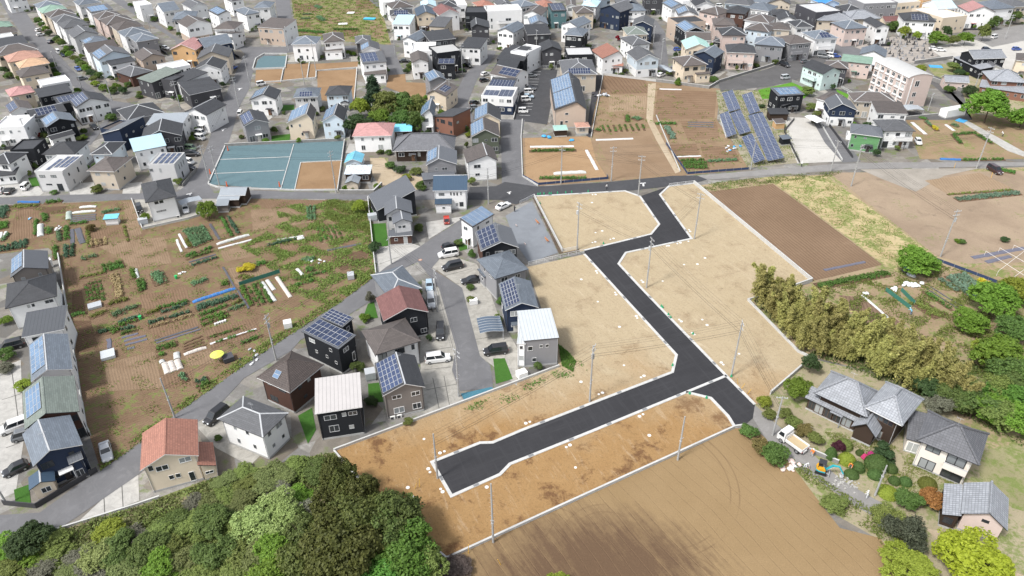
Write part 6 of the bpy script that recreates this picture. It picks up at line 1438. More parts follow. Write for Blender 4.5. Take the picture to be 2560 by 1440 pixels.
('@lower middle, single dome',-64.0,107.4,-63.2,105.6,1.2,'tunnel'),
('@lower middle, smallest dome',-66.0,105.2,-65.5,104.5,1.0,'tunnel'),
('@one of three side by side',-65.1,104.4,-63.3,101.4,1.2,'tunnelpink'),
('@one of three side by side',-64.2,104.8,-62.4,102.0,1.2,'tunnelpink'),
('@one of three side by side',-63.1,105.2,-61.4,102.5,1.2,'tunnelpink'),
('@lower middle, small',-60.7,101.1,-59.1,99.2,1.0,'leafyblue'),
('@bottom, beside the road',-57.1,98.7,-55.7,100.0,.9,'leek'),
('@bottom, beside the road',-56.2,97.3,-54.9,98.8,1.1,'leafy'),
('in the right-hand garden, dense patch',94.2,130.2,95.4,121.3,.85,'cabbage'),
('in the right-hand garden, dense patch',95.2,130.5,96.3,121.7,.85,'cabbage'),
('in the right-hand garden, dense patch',96.3,130.9,97.3,122.1,.85,'cabbage'),
('in the right-hand garden, dense patch',97.4,131.2,98.3,122.5,.85,'cabbage'),
('in the right-hand garden, dense patch',98.4,131.5,99.2,122.9,.85,'cabbage'),
('in the right-hand garden, left of the dense patch',92.4,129.4,93.6,124.7,.9,'cabbage'),
('in the right-hand garden, beside dark lines',86.4,124.5,88.9,118.1,.6,'leafy'),
('in the right-hand garden',87.7,125.8,90.7,117.8,.25,'film'),
('in the right-hand garden',88.8,126.4,92.0,118.3,.25,'film'),
('in the right-hand garden, left',78.6,125.1,80.7,118.3,.2,'tealnet'),
('in the right-hand garden, right',81.8,125.0,82.3,120.0,.2,'tealnet'),
('beside the ploughed plot above the bamboo',73.2,123.7,75.1,115.6,.6,'whitefilm'),
('along the foot of the ploughed brown field',65.1,127.2,82.1,131.9,1.7,'leafy'),
('at the foot of the ploughed brown field',68.8,133.5,79.1,136.7,.8,'filmpurple'),
('beside the cabbages at right',100.2,128.6,101.6,126.1,1.4,'yellow'),
('in the right-hand garden, grassy strip',83.2,121.1,85.5,115.9,2.4,'weedlime'),
('in the orange plot beside the T-junction, upper',5.9,200.7,19.4,200.8,1.3,'leafy'),
('in the orange plot beside the T-junction, upper',6.0,204.1,19.2,204.1,1.2,'whitefilm'),
('in the orange plot beside the T-junction',12.0,184.7,21.1,185.5,1.3,'tunnel'),
('in the orange plot beside the T-junction, lower',8.1,181.9,20.6,181.6,1.1,'leafy'),
('leaning beside the orange plot',22.7,201.1,24.4,187.0,1.0,'whitefilm'),
('in the net-fenced plot by the solar field',48.8,192.2,55.8,192.6,1.0,'leafy'),
('in the net-fenced plot by the solar field',49.0,190.7,55.8,190.8,1.0,'leafy'),
('in the net-fenced plot by the solar field',49.2,189.2,55.7,189.0,1.0,'leafy'),
('in the net-fenced plot by the solar field',49.3,187.7,55.7,187.2,1.0,'leafy'),
('in the net-fenced plot by the solar field',56.4,191.6,65.3,192.4,1.2,'leafyblue'),
('in the net-fenced plot by the solar field',48.3,195.3,55.6,195.7,.7,'whitefilm'),
('in the fields left of the solar field',46.9,221.2,53.3,221.1,1.2,'leafy'),
('in the fields left of the solar field',50.0,218.7,50.0,208.8,1.6,'cabbage'),
('in the central fields, long white strip',26.3,208.7,37.8,209.4,1.1,'whitefilm'),
('behind the ridged field right of the path',54.0,254.9,61.7,254.0,1.0,'whitefilm'),
('in the fields left of the solar field',57.3,222.3,65.5,221.8,.6,'film'),
('in the fields left of the solar field',56.9,220.4,65.1,219.9,.6,'film'),
('in the fields left of the solar field',56.5,218.6,64.6,218.0,.6,'film'),
('in the central fields',38.7,228.8,38.1,223.4,1.2,'leafy'),
('in the central fields, clump',40.7,226.9,42.4,225.0,2.2,'leafyblue'),
('in the central fields, short parallel rows',29.5,220.2,29.7,215.2,.5,'leafythin'),
('in the central fields, short parallel rows',31.3,220.3,31.5,215.3,.5,'leafythin'),
('in the central fields, short parallel rows',33.2,220.5,33.3,215.4,.5,'leafythin'),
('in the central fields, short parallel rows',35.0,220.6,35.1,215.5,.5,'leafythin'),
('in the central fields, short parallel rows',36.8,220.7,36.9,215.6,.5,'leafythin'),
('in the central fields, short parallel rows',38.7,220.8,38.8,215.7,.5,'leafythin'),
('in the central fields, short parallel rows',40.5,221.0,40.6,215.9,.5,'leafythin'),
('in the central fields, short parallel rows',42.4,221.1,42.4,216.0,.5,'leafythin'),
('in the central fields, left corner',27.2,216.9,28.4,216.0,1.6,'leafy'),
('below the seed bed at right',115.0,166.1,132.8,169.5,1.7,'cabbage'),
('along the seed bed at right',114.2,169.0,132.1,171.1,.5,'weedlime'),
('beside the maroon car',136.1,183.6,138.8,181.6,1.6,'leafy'),
('beside the right-hand farm road',123.2,191.3,128.7,190.7,.8,'bluetarp'),
('along the right-hand farm road',129.0,190.4,141.0,190.4,.7,'leafy'),
('in the far right garden, upper hedge',136.0,209.0,143.1,210.1,1.0,'leafy'),
('in the far right garden, left hedge',136.0,209.0,134.9,202.2,1.0,'leafy'),
('in the far right garden, right hedge',143.1,210.1,144.0,201.9,1.0,'leafy'),
('beside the white balcony house garden',128.5,219.8,128.1,209.8,1.2,'whitefilm'),
('in the far right garden, first',133.1,220.1,132.9,215.8,1.0,'leafyblue'),
('in the far right garden',133.2,215.8,132.9,212.5,1.1,'yellow'),
('in the far right garden',138.1,217.4,138.1,212.3,1.0,'whitefilm'),
('in the far right garden, second',133.2,223.6,133.9,221.8,1.4,'leafy'),
('in the far right garden, third',139.7,217.3,141.0,215.6,1.2,'leafyblue'),
('in the top allotment, left',-101.6,371.9,-97.3,372.7,1.4,'leafyblue'),
('in the top allotment, left',-100.7,363.9,-96.3,363.7,1.4,'leafyblue'),
('in the top allotment, lower left',-96.8,341.7,-84.0,337.6,3.0,'leafy'),
('in the top allotment, centre',-93.2,367.5,-88.6,359.5,3.0,'leafyblue'),
('in the top allotment, lower right',-80.5,342.6,-69.3,342.1,2.6,'leafy'),
('in the top allotment, upper',-99.3,390.7,-95.3,384.0,2.4,'leafyblue'),
('under the pipe frame at the right edge, upper',103.8,137.9,117.8,141.8,1.3,'filmpurple'),
('under the pipe frame at the right edge, lower',105.8,136.0,112.6,138.3,1.2,'filmpurple'),
]

# --- shared small meshes
TRIM_W=plain('trim white',(.74,.74,.73),0.5,0.4)
TRIM_D=plain('trim dark',(.035,.036,.04),0.5,0.4)
TRIM_S=plain('trim silver',(.42,.43,.44),0.4,0.5)
TRIM_B=plain('trim brown',(.09,.06,.045),0.6,0.3)
TRIMS={'w':TRIM_W,'d':TRIM_D,'s':TRIM_S,'b':TRIM_B}
CONC=concrete_mat('foundation',(.42,.42,.41),0.3)

def _window_meshes():
	out={}
	for key,tm in TRIMS.items():
		for mull in (0,1):
			mb=MB()
			t=0.055
			# ring frame in x-z, unit size scaled per object; depth along -y outwards
			for c,s in (((0,0,.5-t/2),(1,.10,t)),((0,0,-.5+t/2),(1,.14,t)),((-.5+t/2,0,0),(t,.098,1-2*t)),((.5-t/2,0,0),(t,.098,1-2*t))):
				mb.box(c,s,0,0)
			if mull:mb.box((0,0,0),(t,.085,1-2*t),0,0)
			frame=mb.mesh('window_frame',[tm])
			mb.box((0,-.012,0),(1-2*t,.03,1-2*t),0,1)
			whole=mb.mesh('window',[tm,glass_mat()])
			out[key,mull]=(frame,whole)
	p=MB();p.box((0,-.012,0),(.89,.03,.89));out['pane']=p.mesh('pane',[glass_mat()])
	return out
WIN=_window_meshes()
_b=MB();_b.box((0,0,0),(1,.08,1));_b.box((.32,-.06,0),(.06,.05,.25),0,1)
DOORS={k:None for k in 'dwb'}
for k,mt in (('d',plain('door dark',(.05,.042,.04),0.45)),('w',plain('door pale',(.6,.58,.54),0.45)),('b',plain('door brown',(.16,.085,.05),0.45))):
	DOORS[k]=_b.mesh('door',[mt,TRIM_S])
_b=MB();_b.box((0,0,.32),(.8,.3,.58));_b.box((-.1,-.16,.32),(.46,.03,.46),0,1);_b.box((0,0,.015),(.7,.28,.03),0,1)
AC_MESH=_b.mesh('outdoor_unit',[plain('unit casing',(.66,.66,.63),0.5),TRIM_D])
_mod={}
def module_mesh(kind,w,h):
	key=(kind,round(w,2),round(h,2))
	if key not in _mod:
		mb=MB();mb.box((0,0,0),(w,h,.035),0,1)
		a,b_=w/2-.035,h/2-.035
		mb.poly([(-a,-b_,.021),(a,-b_,.021),(a,b_,.021),(-a,b_,.021)],0)
		_mod[key]=mb.mesh('module',[solar_mat(kind),TRIM_S])
	return _mod[key]

# --- houses
class Block:
	def __init__(s,w,d,typ,he,rise,k,ov):
		s.w,s.d,s.t,s.he,s.rise,s.k,s.ov=w,d,typ,he,rise,k,ov
	def z(s,u,v):
		w,d,t=s.w,s.d,s.t
		if t=='h':return s.he+s.rise*max(0,min(u,w-u,v,d-v))/(min(w,d)/2)
		if t=='g':
			q=s.k*d;return s.he+s.rise*(v/q if v<q else (d-v)/(d-q))
		if t=='e':
			q=s.k*w;return s.he+s.rise*(u/q if u<q else (w-u)/(w-q))
		if t=='s':return s.he+s.rise*v/d
		if t=='S':return s.he+s.rise*(1-v/d)
		if t=='l':return s.he+s.rise*u/w
		if t=='r':return s.he+s.rise*(1-u/w)
		if t=='a':
			return s.he+s.rise*(1-(2*v/d-1)**2)
		return s.he
	def P(s,u,v,dz=0.0):return (u-s.w/2,v-s.d/2,s.z(u,v)+dz)
	def faces(s):
		w,d,t,k=s.w,s.d,s.t,s.k
		P=s.P
		if t=='h':
			m=min(w,d)/2
			if w>=d:r0,r1=(m,m),(w-m,m)
			else:r0,r1=(m,m),(m,d-m)
			A,B,C,D=(0,0),(w,0),(w,d),(0,d)
			if abs(w-d)<0.05:return [[P(*q) for q in f] for f in ((A,B,r0),(B,C,r0),(C,D,r0),(D,A,r0))]
			if w>=d:fs=((A,B,r1,r0),(B,C,r1),(C,D,r0,r1),(D,A,r0))
			else:fs=((A,B,r0),(B,C,r1,r0),(C,D,r1),(D,A,r0,r1))
			return [[P(*q) for q in f] for f in fs]
		if t=='g':
			q=k*d;return [[P(0,0),P(w,0),P(w,q),P(0,q)],[P(0,q),P(w,q),P(w,d),P(0,d)]]
		if t=='e':
			q=k*w;return [[P(0,0),P(q,0),P(q,d),P(0,d)],[P(q,0),P(w,0),P(w,d),P(q,d)]]
		if t=='a':
			n=10;return [[P(0,d*i/n),P(w,d*i/n),P(w,d*(i+1)/n),P(0,d*(i+1)/n)] for i in range(n)]
		return [[P(0,0),P(w,0),P(w,d),P(0,d)]]
	def ridges(s):
		w,d,t=s.w,s.d,s.t;P=s.P
		if t=='h':
			m=min(w,d)/2
			r0,r1=((m,m),(w-m,m)) if w>=d else ((m,m),(m,d-m))
			L=[((0,0),r0),((0,d),r0 if w>=d else r1),((w,0),r1 if w>=d else r0),((w,d),r1)]
			if abs(w-d)>0.4:L.append((r0,r1))
			return [(P(*a),P(*b)) for a,b in L]
		if t=='g':return [(P(0,s.k*d),P(w,s.k*d))]
		if t=='e':return [(P(s.k*w,0),P(s.k*w,d))]
		return []
	def frame(s,face):
		"""origin, x direction, up-slope vector of a roof face (block local)"""
		w,d,t,k,he,ri=s.w,s.d,s.t,s.k,s.he,s.rise
		X={'F':(1,0,0),'R':(0,1,0),'B':(-1,0,0),'L':(0,-1,0),'T':(1,0,0)}[face]
		O={'F':(0,0),'R':(w,0),'B':(w,d),'L':(0,d),'T':(0,0)}[face]
		ln=w if face in 'FBT' else d
		if t=='h':
			m=min(w,d)/2;run=m
		elif t=='g':run=k*d if face=='F' else (1-k)*d
		elif t=='e':run=k*w if face=='L' else (1-k)*w
		elif t in 'sS':run=d
		elif t in 'lr':run=w
		else:run=d
		n={'F':(0,1),'R':(-1,0),'B':(0,-1),'L':(1,0),'T':(0,1)}[face]
		rise=0 if t=='f' else ri
		return Vector((O[0]-w/2,O[1]-d/2,he)),Vector(X),Vector((n[0]*run,n[1]*run,rise)),ln

def build_block(root,R,blk,wall,roof,o,near,rs,camdir):
	"""R: 4x4 placing the block in the root's frame; camdir: unit vector towards the camera in block space"""
	def put(ob):
		ob.parent=root;ob.matrix_local=R.copy()
		return ob
	w,d,he,ov=blk.w,blk.d,blk.he,blk.ov
	par=0.0
	z0=o.get('z0',0.0)
	# ---- walls
	mb=MB()
	w2,w2f=o.get('w2',(None,''))
	lo=o.get('low')                                    # (z, wallkey) lower storey in another finish
	c={'F':((ov,ov),(w-ov,ov)),'R':((w-ov,ov),(w-ov,d-ov)),'B':((w-ov,d-ov),(ov,d-ov)),'L':((ov,d-ov),(ov,ov))}
	top_off=-0.13 if blk.t !='f' else o.get('par',0.35)
	wall_tops={}
	for fc,(p,q) in c.items():
		us=[0.0,1.0]
		if blk.t=='e' and fc in 'FB':us=[0,(blk.k*w-ov)/(w-2*ov) if fc=='F' else 1-(blk.k*w-ov)/(w-2*ov),1]
		if blk.t=='g' and fc in 'RL':us=[0,(blk.k*d-ov)/(d-2*ov) if fc=='R' else 1-(blk.k*d-ov)/(d-2*ov),1]
		if blk.t=='a' and fc in 'RL':us=[i/10 for i in range(11)]
		pts=[(p[0]+(q[0]-p[0])*u,p[1]+(q[1]-p[1])*u) for u in us]
		tops=[(x,y,blk.z(x,y)+top_off) for x,y in pts]
		mi=1 if fc in w2f else 0
		L=lambda x,y,z:(x-w/2,y-d/2,z)
		if lo and z0<lo[0]:
			mb.poly([L(*p,z0),L(*q,z0),L(*q,lo[0]),L(*p,lo[0])],2)
			mb.poly([L(*p,lo[0]),L(*q,lo[0])]+[L(*t) for t in reversed(tops)],mi)
		else:
			mb.poly([L(*p,z0),L(*q,z0)]+[L(*t) for t in reversed(tops)],mi)
		wall_tops[fc]=min(t[2] for t in tops)
	mats=[wall_mat(wall),wall_mat(w2 or wall),wall_mat(lo[1] if lo else wall)]
	if blk.t=='f':# parapet coping and inner faces
		th=0.16;zt=he+top_off
		O_=[(ov,ov),(w-ov,ov),(w-ov,d-ov),(ov,d-ov)]
		I_=[(ov+th,ov+th),(w-ov-th,ov+th),(w-ov-th,d-ov-th),(ov+th,d-ov-th)]
		L=lambda p,z:(p[0]-w/2,p[1]-d/2,z)
		for i in range(4):
			j=(i+1)%4
			mb.poly([L(O_[i],zt),L(O_[j],zt),L(I_[j],zt),L(I_[i],zt)],0)
			mb.poly([L(I_[j],he),L(I_[i],he),L(I_[i],zt),L(I_[j],zt)],0)
	put(mb.obj('wall',mats,root))
	if near and z0==0:
		fb=MB();e=ov-0.03
		fb.prism([(e-w/2,e-d/2),(w/2-e,e-d/2),(w/2-e,d/2-e),(e-w/2,d/2-e)],0,0.38)
		put(fb.obj('foundation',CONC,root))
	# ---- roof
	rb=MB();th=0.14
	trim=TRIMS[o.get('trim','w' if rs.random()<0.45 else 'd')]
	fs=blk.faces()
	if blk.t=='f':
		i=ov+0.15
		rb.poly([(i-w/2,i-d/2,he+.02),(w/2-i,i-d/2,he+.02),(w/2-i,d/2-i,he+.02),(i-w/2,d/2-i,he+.02)],0)
	else:
		edges={}
		for f in fs:
			rb.poly(f,0)
			rb.poly([(p[0],p[1],p[2]-th) for p in reversed(f)],1)
			for i in range(len(f)):
				a,b_=f[i],f[(i+1)%len(f)]
				ka,kb=tuple(round(x,3) for x in a),tuple(round(x,3) for x in b_)
				if (kb,ka) in edges:edges.pop((kb,ka))
				else:edges[ka,kb]=(a,b_)
		for a,b_ in edges.values():
			rb.poly([(a[0],a[1],a[2]-th),(b_[0],b_[1],b_[2]-th),b_,a],1)
	rob=put(rb.obj('roof',[roof_mat(roof),trim],root))
	rid=blk.ridges()
	if rid and o.get('cap',1):
		cb=MB();r=0.16 if roof in 'tT' else 0.085
		for a,b_ in rid:
			a,b_=Vector(a),Vector(b_);dv=(b_-a)
			if dv.length<.3:continue
			x=dv.normalized();y=Vector((0,0,1)).cross(x).normalized();n=x.cross(y)
			if roof in 'tT':prof=[(-r,-.05),(-r,.16),(-r*.5,.26),(r*.5,.26),(r,.16),(r,-.05)]
			else:prof=[(-r*1.6,-.03),(-r,.035),(r,.035),(r*1.6,-.03)]
			cb.loft([[p+y*q[0]+n*q[1] for q in prof] for p in (a,b_)])
		cm=roof_mat('t') if roof=='t' else (roof_mat('T') if roof=='T' else (TRIM_S if roof in 'ugGdbvei' and rs.random()<.6 else roof_mat(roof)))
		co=cb.obj('ridge_cap',cm,rob)
	# ---- solar modules
	for sp in o.get('sol',()):
		face,u0,u1,v0,v1,nx,ny,kind=sp
		O,X,U,ln=blk.frame(face)
		sl=U.length;Y=U.normalized();nrm=X.cross(Y)
		nx=nx or max(1,round(ln*(u1-u0)/1.35));ny=ny or max(1,round(sl*(v1-v0)/1.0))
		mw,mh=ln*(u1-u0)/nx,sl*(v1-v0)/ny
		tilt=o.get('tilt',0.0)
		base=O+X*(ln*u0)+Y*(sl*v0)+nrm*0.10
		if near:
			ab=MB()
			q=[base,base+X*mw*nx,base+X*mw*nx+Y*mh*ny,base+Y*mh*ny]
			ab.poly([p-nrm*.012 for p in q]);
			for i in range(4):
				a,b_=q[i],q[(i+1)%4]
				ab.poly([a-nrm*.09,b_-nrm*.09,b_-nrm*.012,a-nrm*.012])
			arr=put(ab.obj('solar_array',TRIM_D,root))
			me=module_mesh(kind,mw-.03,mh-.03)
			rot=Matrix((X,Y,nrm)).transposed().to_4x4()
			for i in range(nx):
				for j in range(ny):
					mo=link('module',me,arr)
					mo.matrix_local=Matrix.Translation(base+X*mw*(i+.5)+Y*mh*(j+.5)+nrm*.012) @ rot
		else:
			ab=MB()
			q=[base,base+X*mw*nx,base+X*mw*nx+Y*mh*ny,base+Y*mh*ny]
			ab.poly(q,1)
			for i in range(4):
				a,b_=q[i],q[(i+1)%4]
				ab.poly([a-nrm*.09,b_-nrm*.09,b_,a],1)
			g=0.04
			for i in range(nx):
				for j in range(ny):
					p=base+X*mw*i+Y*mh*j+nrm*.015
					ab.poly([p+X*g+Y*g,p+X*(mw-g)+Y*g,p+X*(mw-g)+Y*(mh-g),p+X*g+Y*(mh-g)],0)
			put(ab.obj('solar_array',[solar_mat(kind),TRIM_S],root))
	# ---- windows
	nrmv={'F':(0,-1),'R':(1,0),'B':(0,1),'L':(-1,0)}
	wt=o.get('wt',rs.choice('wwsds'))
	wins=[]
	doorf=None
	vis=[f for f in 'FRLB' if nrmv[f][0]*camdir[0]+nrmv[f][1]*camdir[1]>(-0.15 if not near else-2)]
	if 'win' in o:wins=list(o['win'])
	elif o.get('nowin') is None:
		fl=max(1,int((he+0.4)/2.7)) if he<7.6 else max(2,int(he/3.3));sp=max(2.7,min(3.6,(he-.1)/fl))
		best=max(vis,key=lambda f:nrmv[f][0]*camdir[0]+nrmv[f][1]*camdir[1])
		for f in vis:
			fw=(w if f in 'FB' else d)-2*ov
			for s_ in range(fl):
				zc=s_*sp+sp*.6+z0
				if zc+.7>wall_tops[f]:continue
				n=max(1,int(fw/(2.3 if f==best else 3.0)))
				for i in range(n):
					if rs.random()<(0.12 if f==best else 0.3):continue
					uc=((i+.5)+rs.uniform(-.15,.15))/n
					big=f==best and rs.random()<.45
					ww=rs.choice((1.65,1.65,1.8)) if big else rs.choice((.6,.75,.75,1.2))
					hh=(2.0 if (s_==0 and rs.random()<.6) else 1.2) if big else rs.choice((.55,.9,.9,1.1))
					ww=min(ww,fw/n*.8)
					zz=1.25 if hh>1.8 else zc
					wins.append((f,uc,zz,ww,hh))
		if z0==0 and fl>=1 and he>3 and not o.get('nodoor'):
			doorf=best
	for f,u,z,ww,hh in wins:
		fw=(w if f in 'FB' else d)-2*ov
		x0,y0={'F':(-w/2+ov+fw*u,-d/2+ov),'R':(w/2-ov,-d/2+ov+fw*u),'B':(w/2-ov-fw*u,d/2-ov),'L':(-w/2+ov,d/2-ov-fw*u)}[f]
		a={'F':0,'R':math.pi/2,'B':math.pi,'L':-math.pi/2}[f]
		Mx=R @ Matrix.Translation((x0,y0,z)) @ Matrix.Rotation(a,4,'Z') @ Matrix.Diagonal((ww,1,hh,1))
		fr,wh=WIN[wt,1 if ww>1.1 else 0]
		if near:
			wo=link('window',fr,root);wo.matrix_local=Mx
			link('pane',WIN['pane'],wo)
		else:
			wo=link('window',wh,root);wo.matrix_local=Mx
	if doorf:
		f=doorf;fw=(w if f in 'FB' else d)-2*ov;u=rs.choice((.3,.5,.68))
		x0,y0={'F':(-w/2+ov+fw*u,-d/2+ov),'R':(w/2-ov,-d/2+ov+fw*u),'B':(w/2-ov-fw*u,d/2-ov),'L':(-w/2+ov,d/2-ov-fw*u)}[f]
		a={'F':0,'R':math.pi/2,'B':math.pi,'L':-math.pi/2}[f]
		B=R @ Matrix.Translation((x0,y0,0)) @ Matrix.Rotation(a,4,'Z')
		do=link('door',DOORS[rs.choice('ddwb')],root);do.matrix_local=B @ Matrix.Translation((0,0,1.2)) @ Matrix.Diagonal((1.0,1,2.1,1))
		pb=MB();pb.box((0,-.55,2.55),(2.0,1.15,.12));pb.box((.85,-1.0,1.25),(.12,.12,2.5))
		po=pb.obj('porch_canopy',[TRIM_W if rs.random()<.4 else roof_mat(roof)],root);po.matrix_local=B
	# ---- balcony
	bal=o.get('bal')
	if bal:
		f=bal[0];fw=(w if f in 'FB' else d)-2*ov
		u0,u1=(bal[1],bal[2]) if len(bal)>2 else (.15,.75)
		zb=bal[3] if len(bal)>3 else 2.85
		uc=(u0+u1)/2;ln=fw*(u1-u0)
		x0,y0={'F':(-w/2+ov+fw*uc,-d/2+ov),'R':(w/2-ov,-d/2+ov+fw*uc),'B':(w/2-ov-fw*uc,d/2-ov),'L':(-w/2+ov,d/2-ov-fw*uc)}[f]
		a={'F':0,'R':math.pi/2,'B':math.pi,'L':-math.pi/2}[f]
		bb=MB();dp=1.1
		bb.box((0,-dp/2,zb-.08),(ln,dp,.16));bb.box((0,-dp+.05,zb+.5),(ln,.1,1.0));bb.box((-ln/2+.05,-dp/2+.05,zb+.5),(.1,dp-.1,1.0));bb.box((ln/2-.05,-dp/2+.05,zb+.5),(.1,dp-.1,1.0))
		bb.box((0,-dp+.05,zb+1.03),(ln+.06,.16,.06),0,1)
		bo=bb.obj('balcony',[wall_mat(bal[4] if len(bal)>4 else wall),TRIM_S],root)
		bo.matrix_local=R @ Matrix.Translation((x0,y0,0)) @ Matrix.Rotation(a,4,'Z')
	if near and z0==0 and he>4:# rainwater pipes at two corners
		for sx,sy in ((-1,-1),(1,-1)):
			pb=MB();hz=min(blk.z(ov if sx<0 else w-ov,ov),he+2)-.2
			pb.tube((sx*(w/2-ov-.12),sy*(d/2-ov+.05),.1),(sx*(w/2-ov-.12),sy*(d/2-ov+.05),hz),.04,n=6)
			put(pb.obj('downpipe',TRIM_D if wall in 'KDNRQ' else TRIM_S,root))
		if rid and rs.random()<.6:
			a,b_=Vector(rid[-1][0]),Vector(rid[-1][1]);p=a.lerp(b_,rs.uniform(.3,.7));pb=MB()
			pb.tube(p,p+Vector((0,0,1.5)),.02,n=5)
			for q in range(5):pb.tube(p+Vector((-.5+q*.22,-.35+q*.05,1.4)),p+Vector((-.5+q*.22,.35-q*.05,1.4)),.012,n=4)
			pb.tube(p+Vector((-.6,0,1.4)),p+Vector((.5,0,1.4)),.014,n=4);put(pb.obj('antenna',TRIM_S,root))
	for f,u in o.get('ac',()):
		fw=(w if f in 'FB' else d)-2*ov
		x0,y0={'F':(-w/2+ov+fw*u,-d/2+ov-.35),'R':(w/2-ov+.35,-d/2+ov+fw*u),'B':(w/2-ov-fw*u,d/2-ov+.35),'L':(-w/2+ov-.35,d/2-ov-fw*u)}[f]
		a={'F':0,'R':math.pi/2,'B':math.pi,'L':-math.pi/2}[f]
		ao=link('outdoor_unit',AC_MESH,root);ao.matrix_local=R @ Matrix.Translation((x0,y0,.02)) @ Matrix.Rotation(a,4,'Z')

def house(label,blocks,near,seed,name='house',cat='house',group=None):
	"""blocks: (x, y, w, d, rot deg, type, eave, rise, k, overhang, wall, roof, options) in metres"""
	rs=random.Random(seed)
	b0=blocks[0]
	root=empty(name,(b0[0],b0[1],0),math.radians(b0[4]))
	tag(root,label,cat,group)
	inv=(Matrix.Translation((b0[0],b0[1],0)) @ Matrix.Rotation(math.radians(b0[4]),4,'Z')).inverted()
	for i,(x,y,w,d,rot,typ,he,rise,k,ov,wall,roof,o) in enumerate(blocks):
		W=Matrix.Translation((x,y,0)) @ Matrix.Rotation(math.radians(rot),4,'Z')
		R=inv @ W
		cd=Matrix.Rotation(math.radians(-rot),2) @ Vector((-x,-y));cd.normalize()
		o=dict(o)
		if i and 'nodoor' not in o:o['nodoor']=1
		build_block(root,R,Block(w,d,typ,he,rise,k,ov),wall,roof,o,near,rs,cd)
	return root

# --- ground materials
def lot_mat():
	"""graded building land: pale sand far off turning to orange clay, scraped and stained"""
	m,nt,b=newmat('ground building lot',0.95,0.1)
	tc=nt.nodes.new('ShaderNodeTexCoord');O=tc.outputs['Object']
	sep=nt.nodes.new('ShaderNodeSeparateXYZ');nt.links.new(O,sep.inputs[0])
	big=noise(nt,O,0.07,5,0.6,0.6);mid=noise(nt,O,0.35,7,0.72,0.5);fin=noise(nt,O,5,4,0.7)
	t=mth(nt,'ADD',sep.outputs['Y'],mth(nt,'MULTIPLY',mth(nt,'SUBTRACT',big,.5),34))
	t=mth(nt,'DIVIDE',mth(nt,'SUBTRACT',t,84),20,clamp=True)
	clay=mixc(nt,mid,(.25,.145,.06),(.345,.222,.105));sand=mixc(nt,mid,(.33,.262,.165),(.435,.36,.245))
	c=mixc(nt,t,clay,sand)
	# bleached scrapes left by the grader
	sc=noise(nt,rotscale(nt,O,157,1,.2),.9,7,.75,.6)
	c=mixc(nt,mth(nt,'MULTIPLY',ramp(nt,sc,[(.55,grey(0)),(.72,grey(1))]),.38),c,(.55,.465,.345))
	st=noise(nt,rotscale(nt,O,152,1,.05),2.6,5,.6,.15)
	c=mixc(nt,mth(nt,'MULTIPLY',ramp(nt,st,[(.56,grey(0)),(.66,grey(1))]),.35),c,mixc(nt,.5,c,(.17,.11,.06)))
	# dark damp soil turned up in patches
	pt=mth(nt,'ADD',mth(nt,'MULTIPLY',noise(nt,O,.16,8,.72,.25),.8),mth(nt,'MULTIPLY',noise(nt,O,1.6,5,.8),.2))
	pd=mth(nt,'MULTIPLY',ramp(nt,pt,[(.53,grey(0)),(.60,grey(1))]),mth(nt,'SUBTRACT',1.0,mth(nt,'MULTIPLY',t,.70)))
	c=mixc(nt,mth(nt,'MULTIPLY',pd,.85),c,(.125,.065,.034))
	sp=ramp(nt,noise(nt,O,2.4,6,.82,.2),[(.36,grey(.5)),(.47,grey(1))])
	c=mixc(nt,.6,c,mixc(nt,1.,c,sp,'MULTIPLY'))
	c=mixc(nt,1.,c,ramp(nt,fin,[(.3,grey(.84)),(.7,grey(1.08))]),'MULTIPLY')
	nt.links.new(c,b.inputs['Base Color'])
	bump(nt,b,mth(nt,'ADD',mid,mth(nt,'MULTIPLY',fin,.5)),.45,.15)
	return m

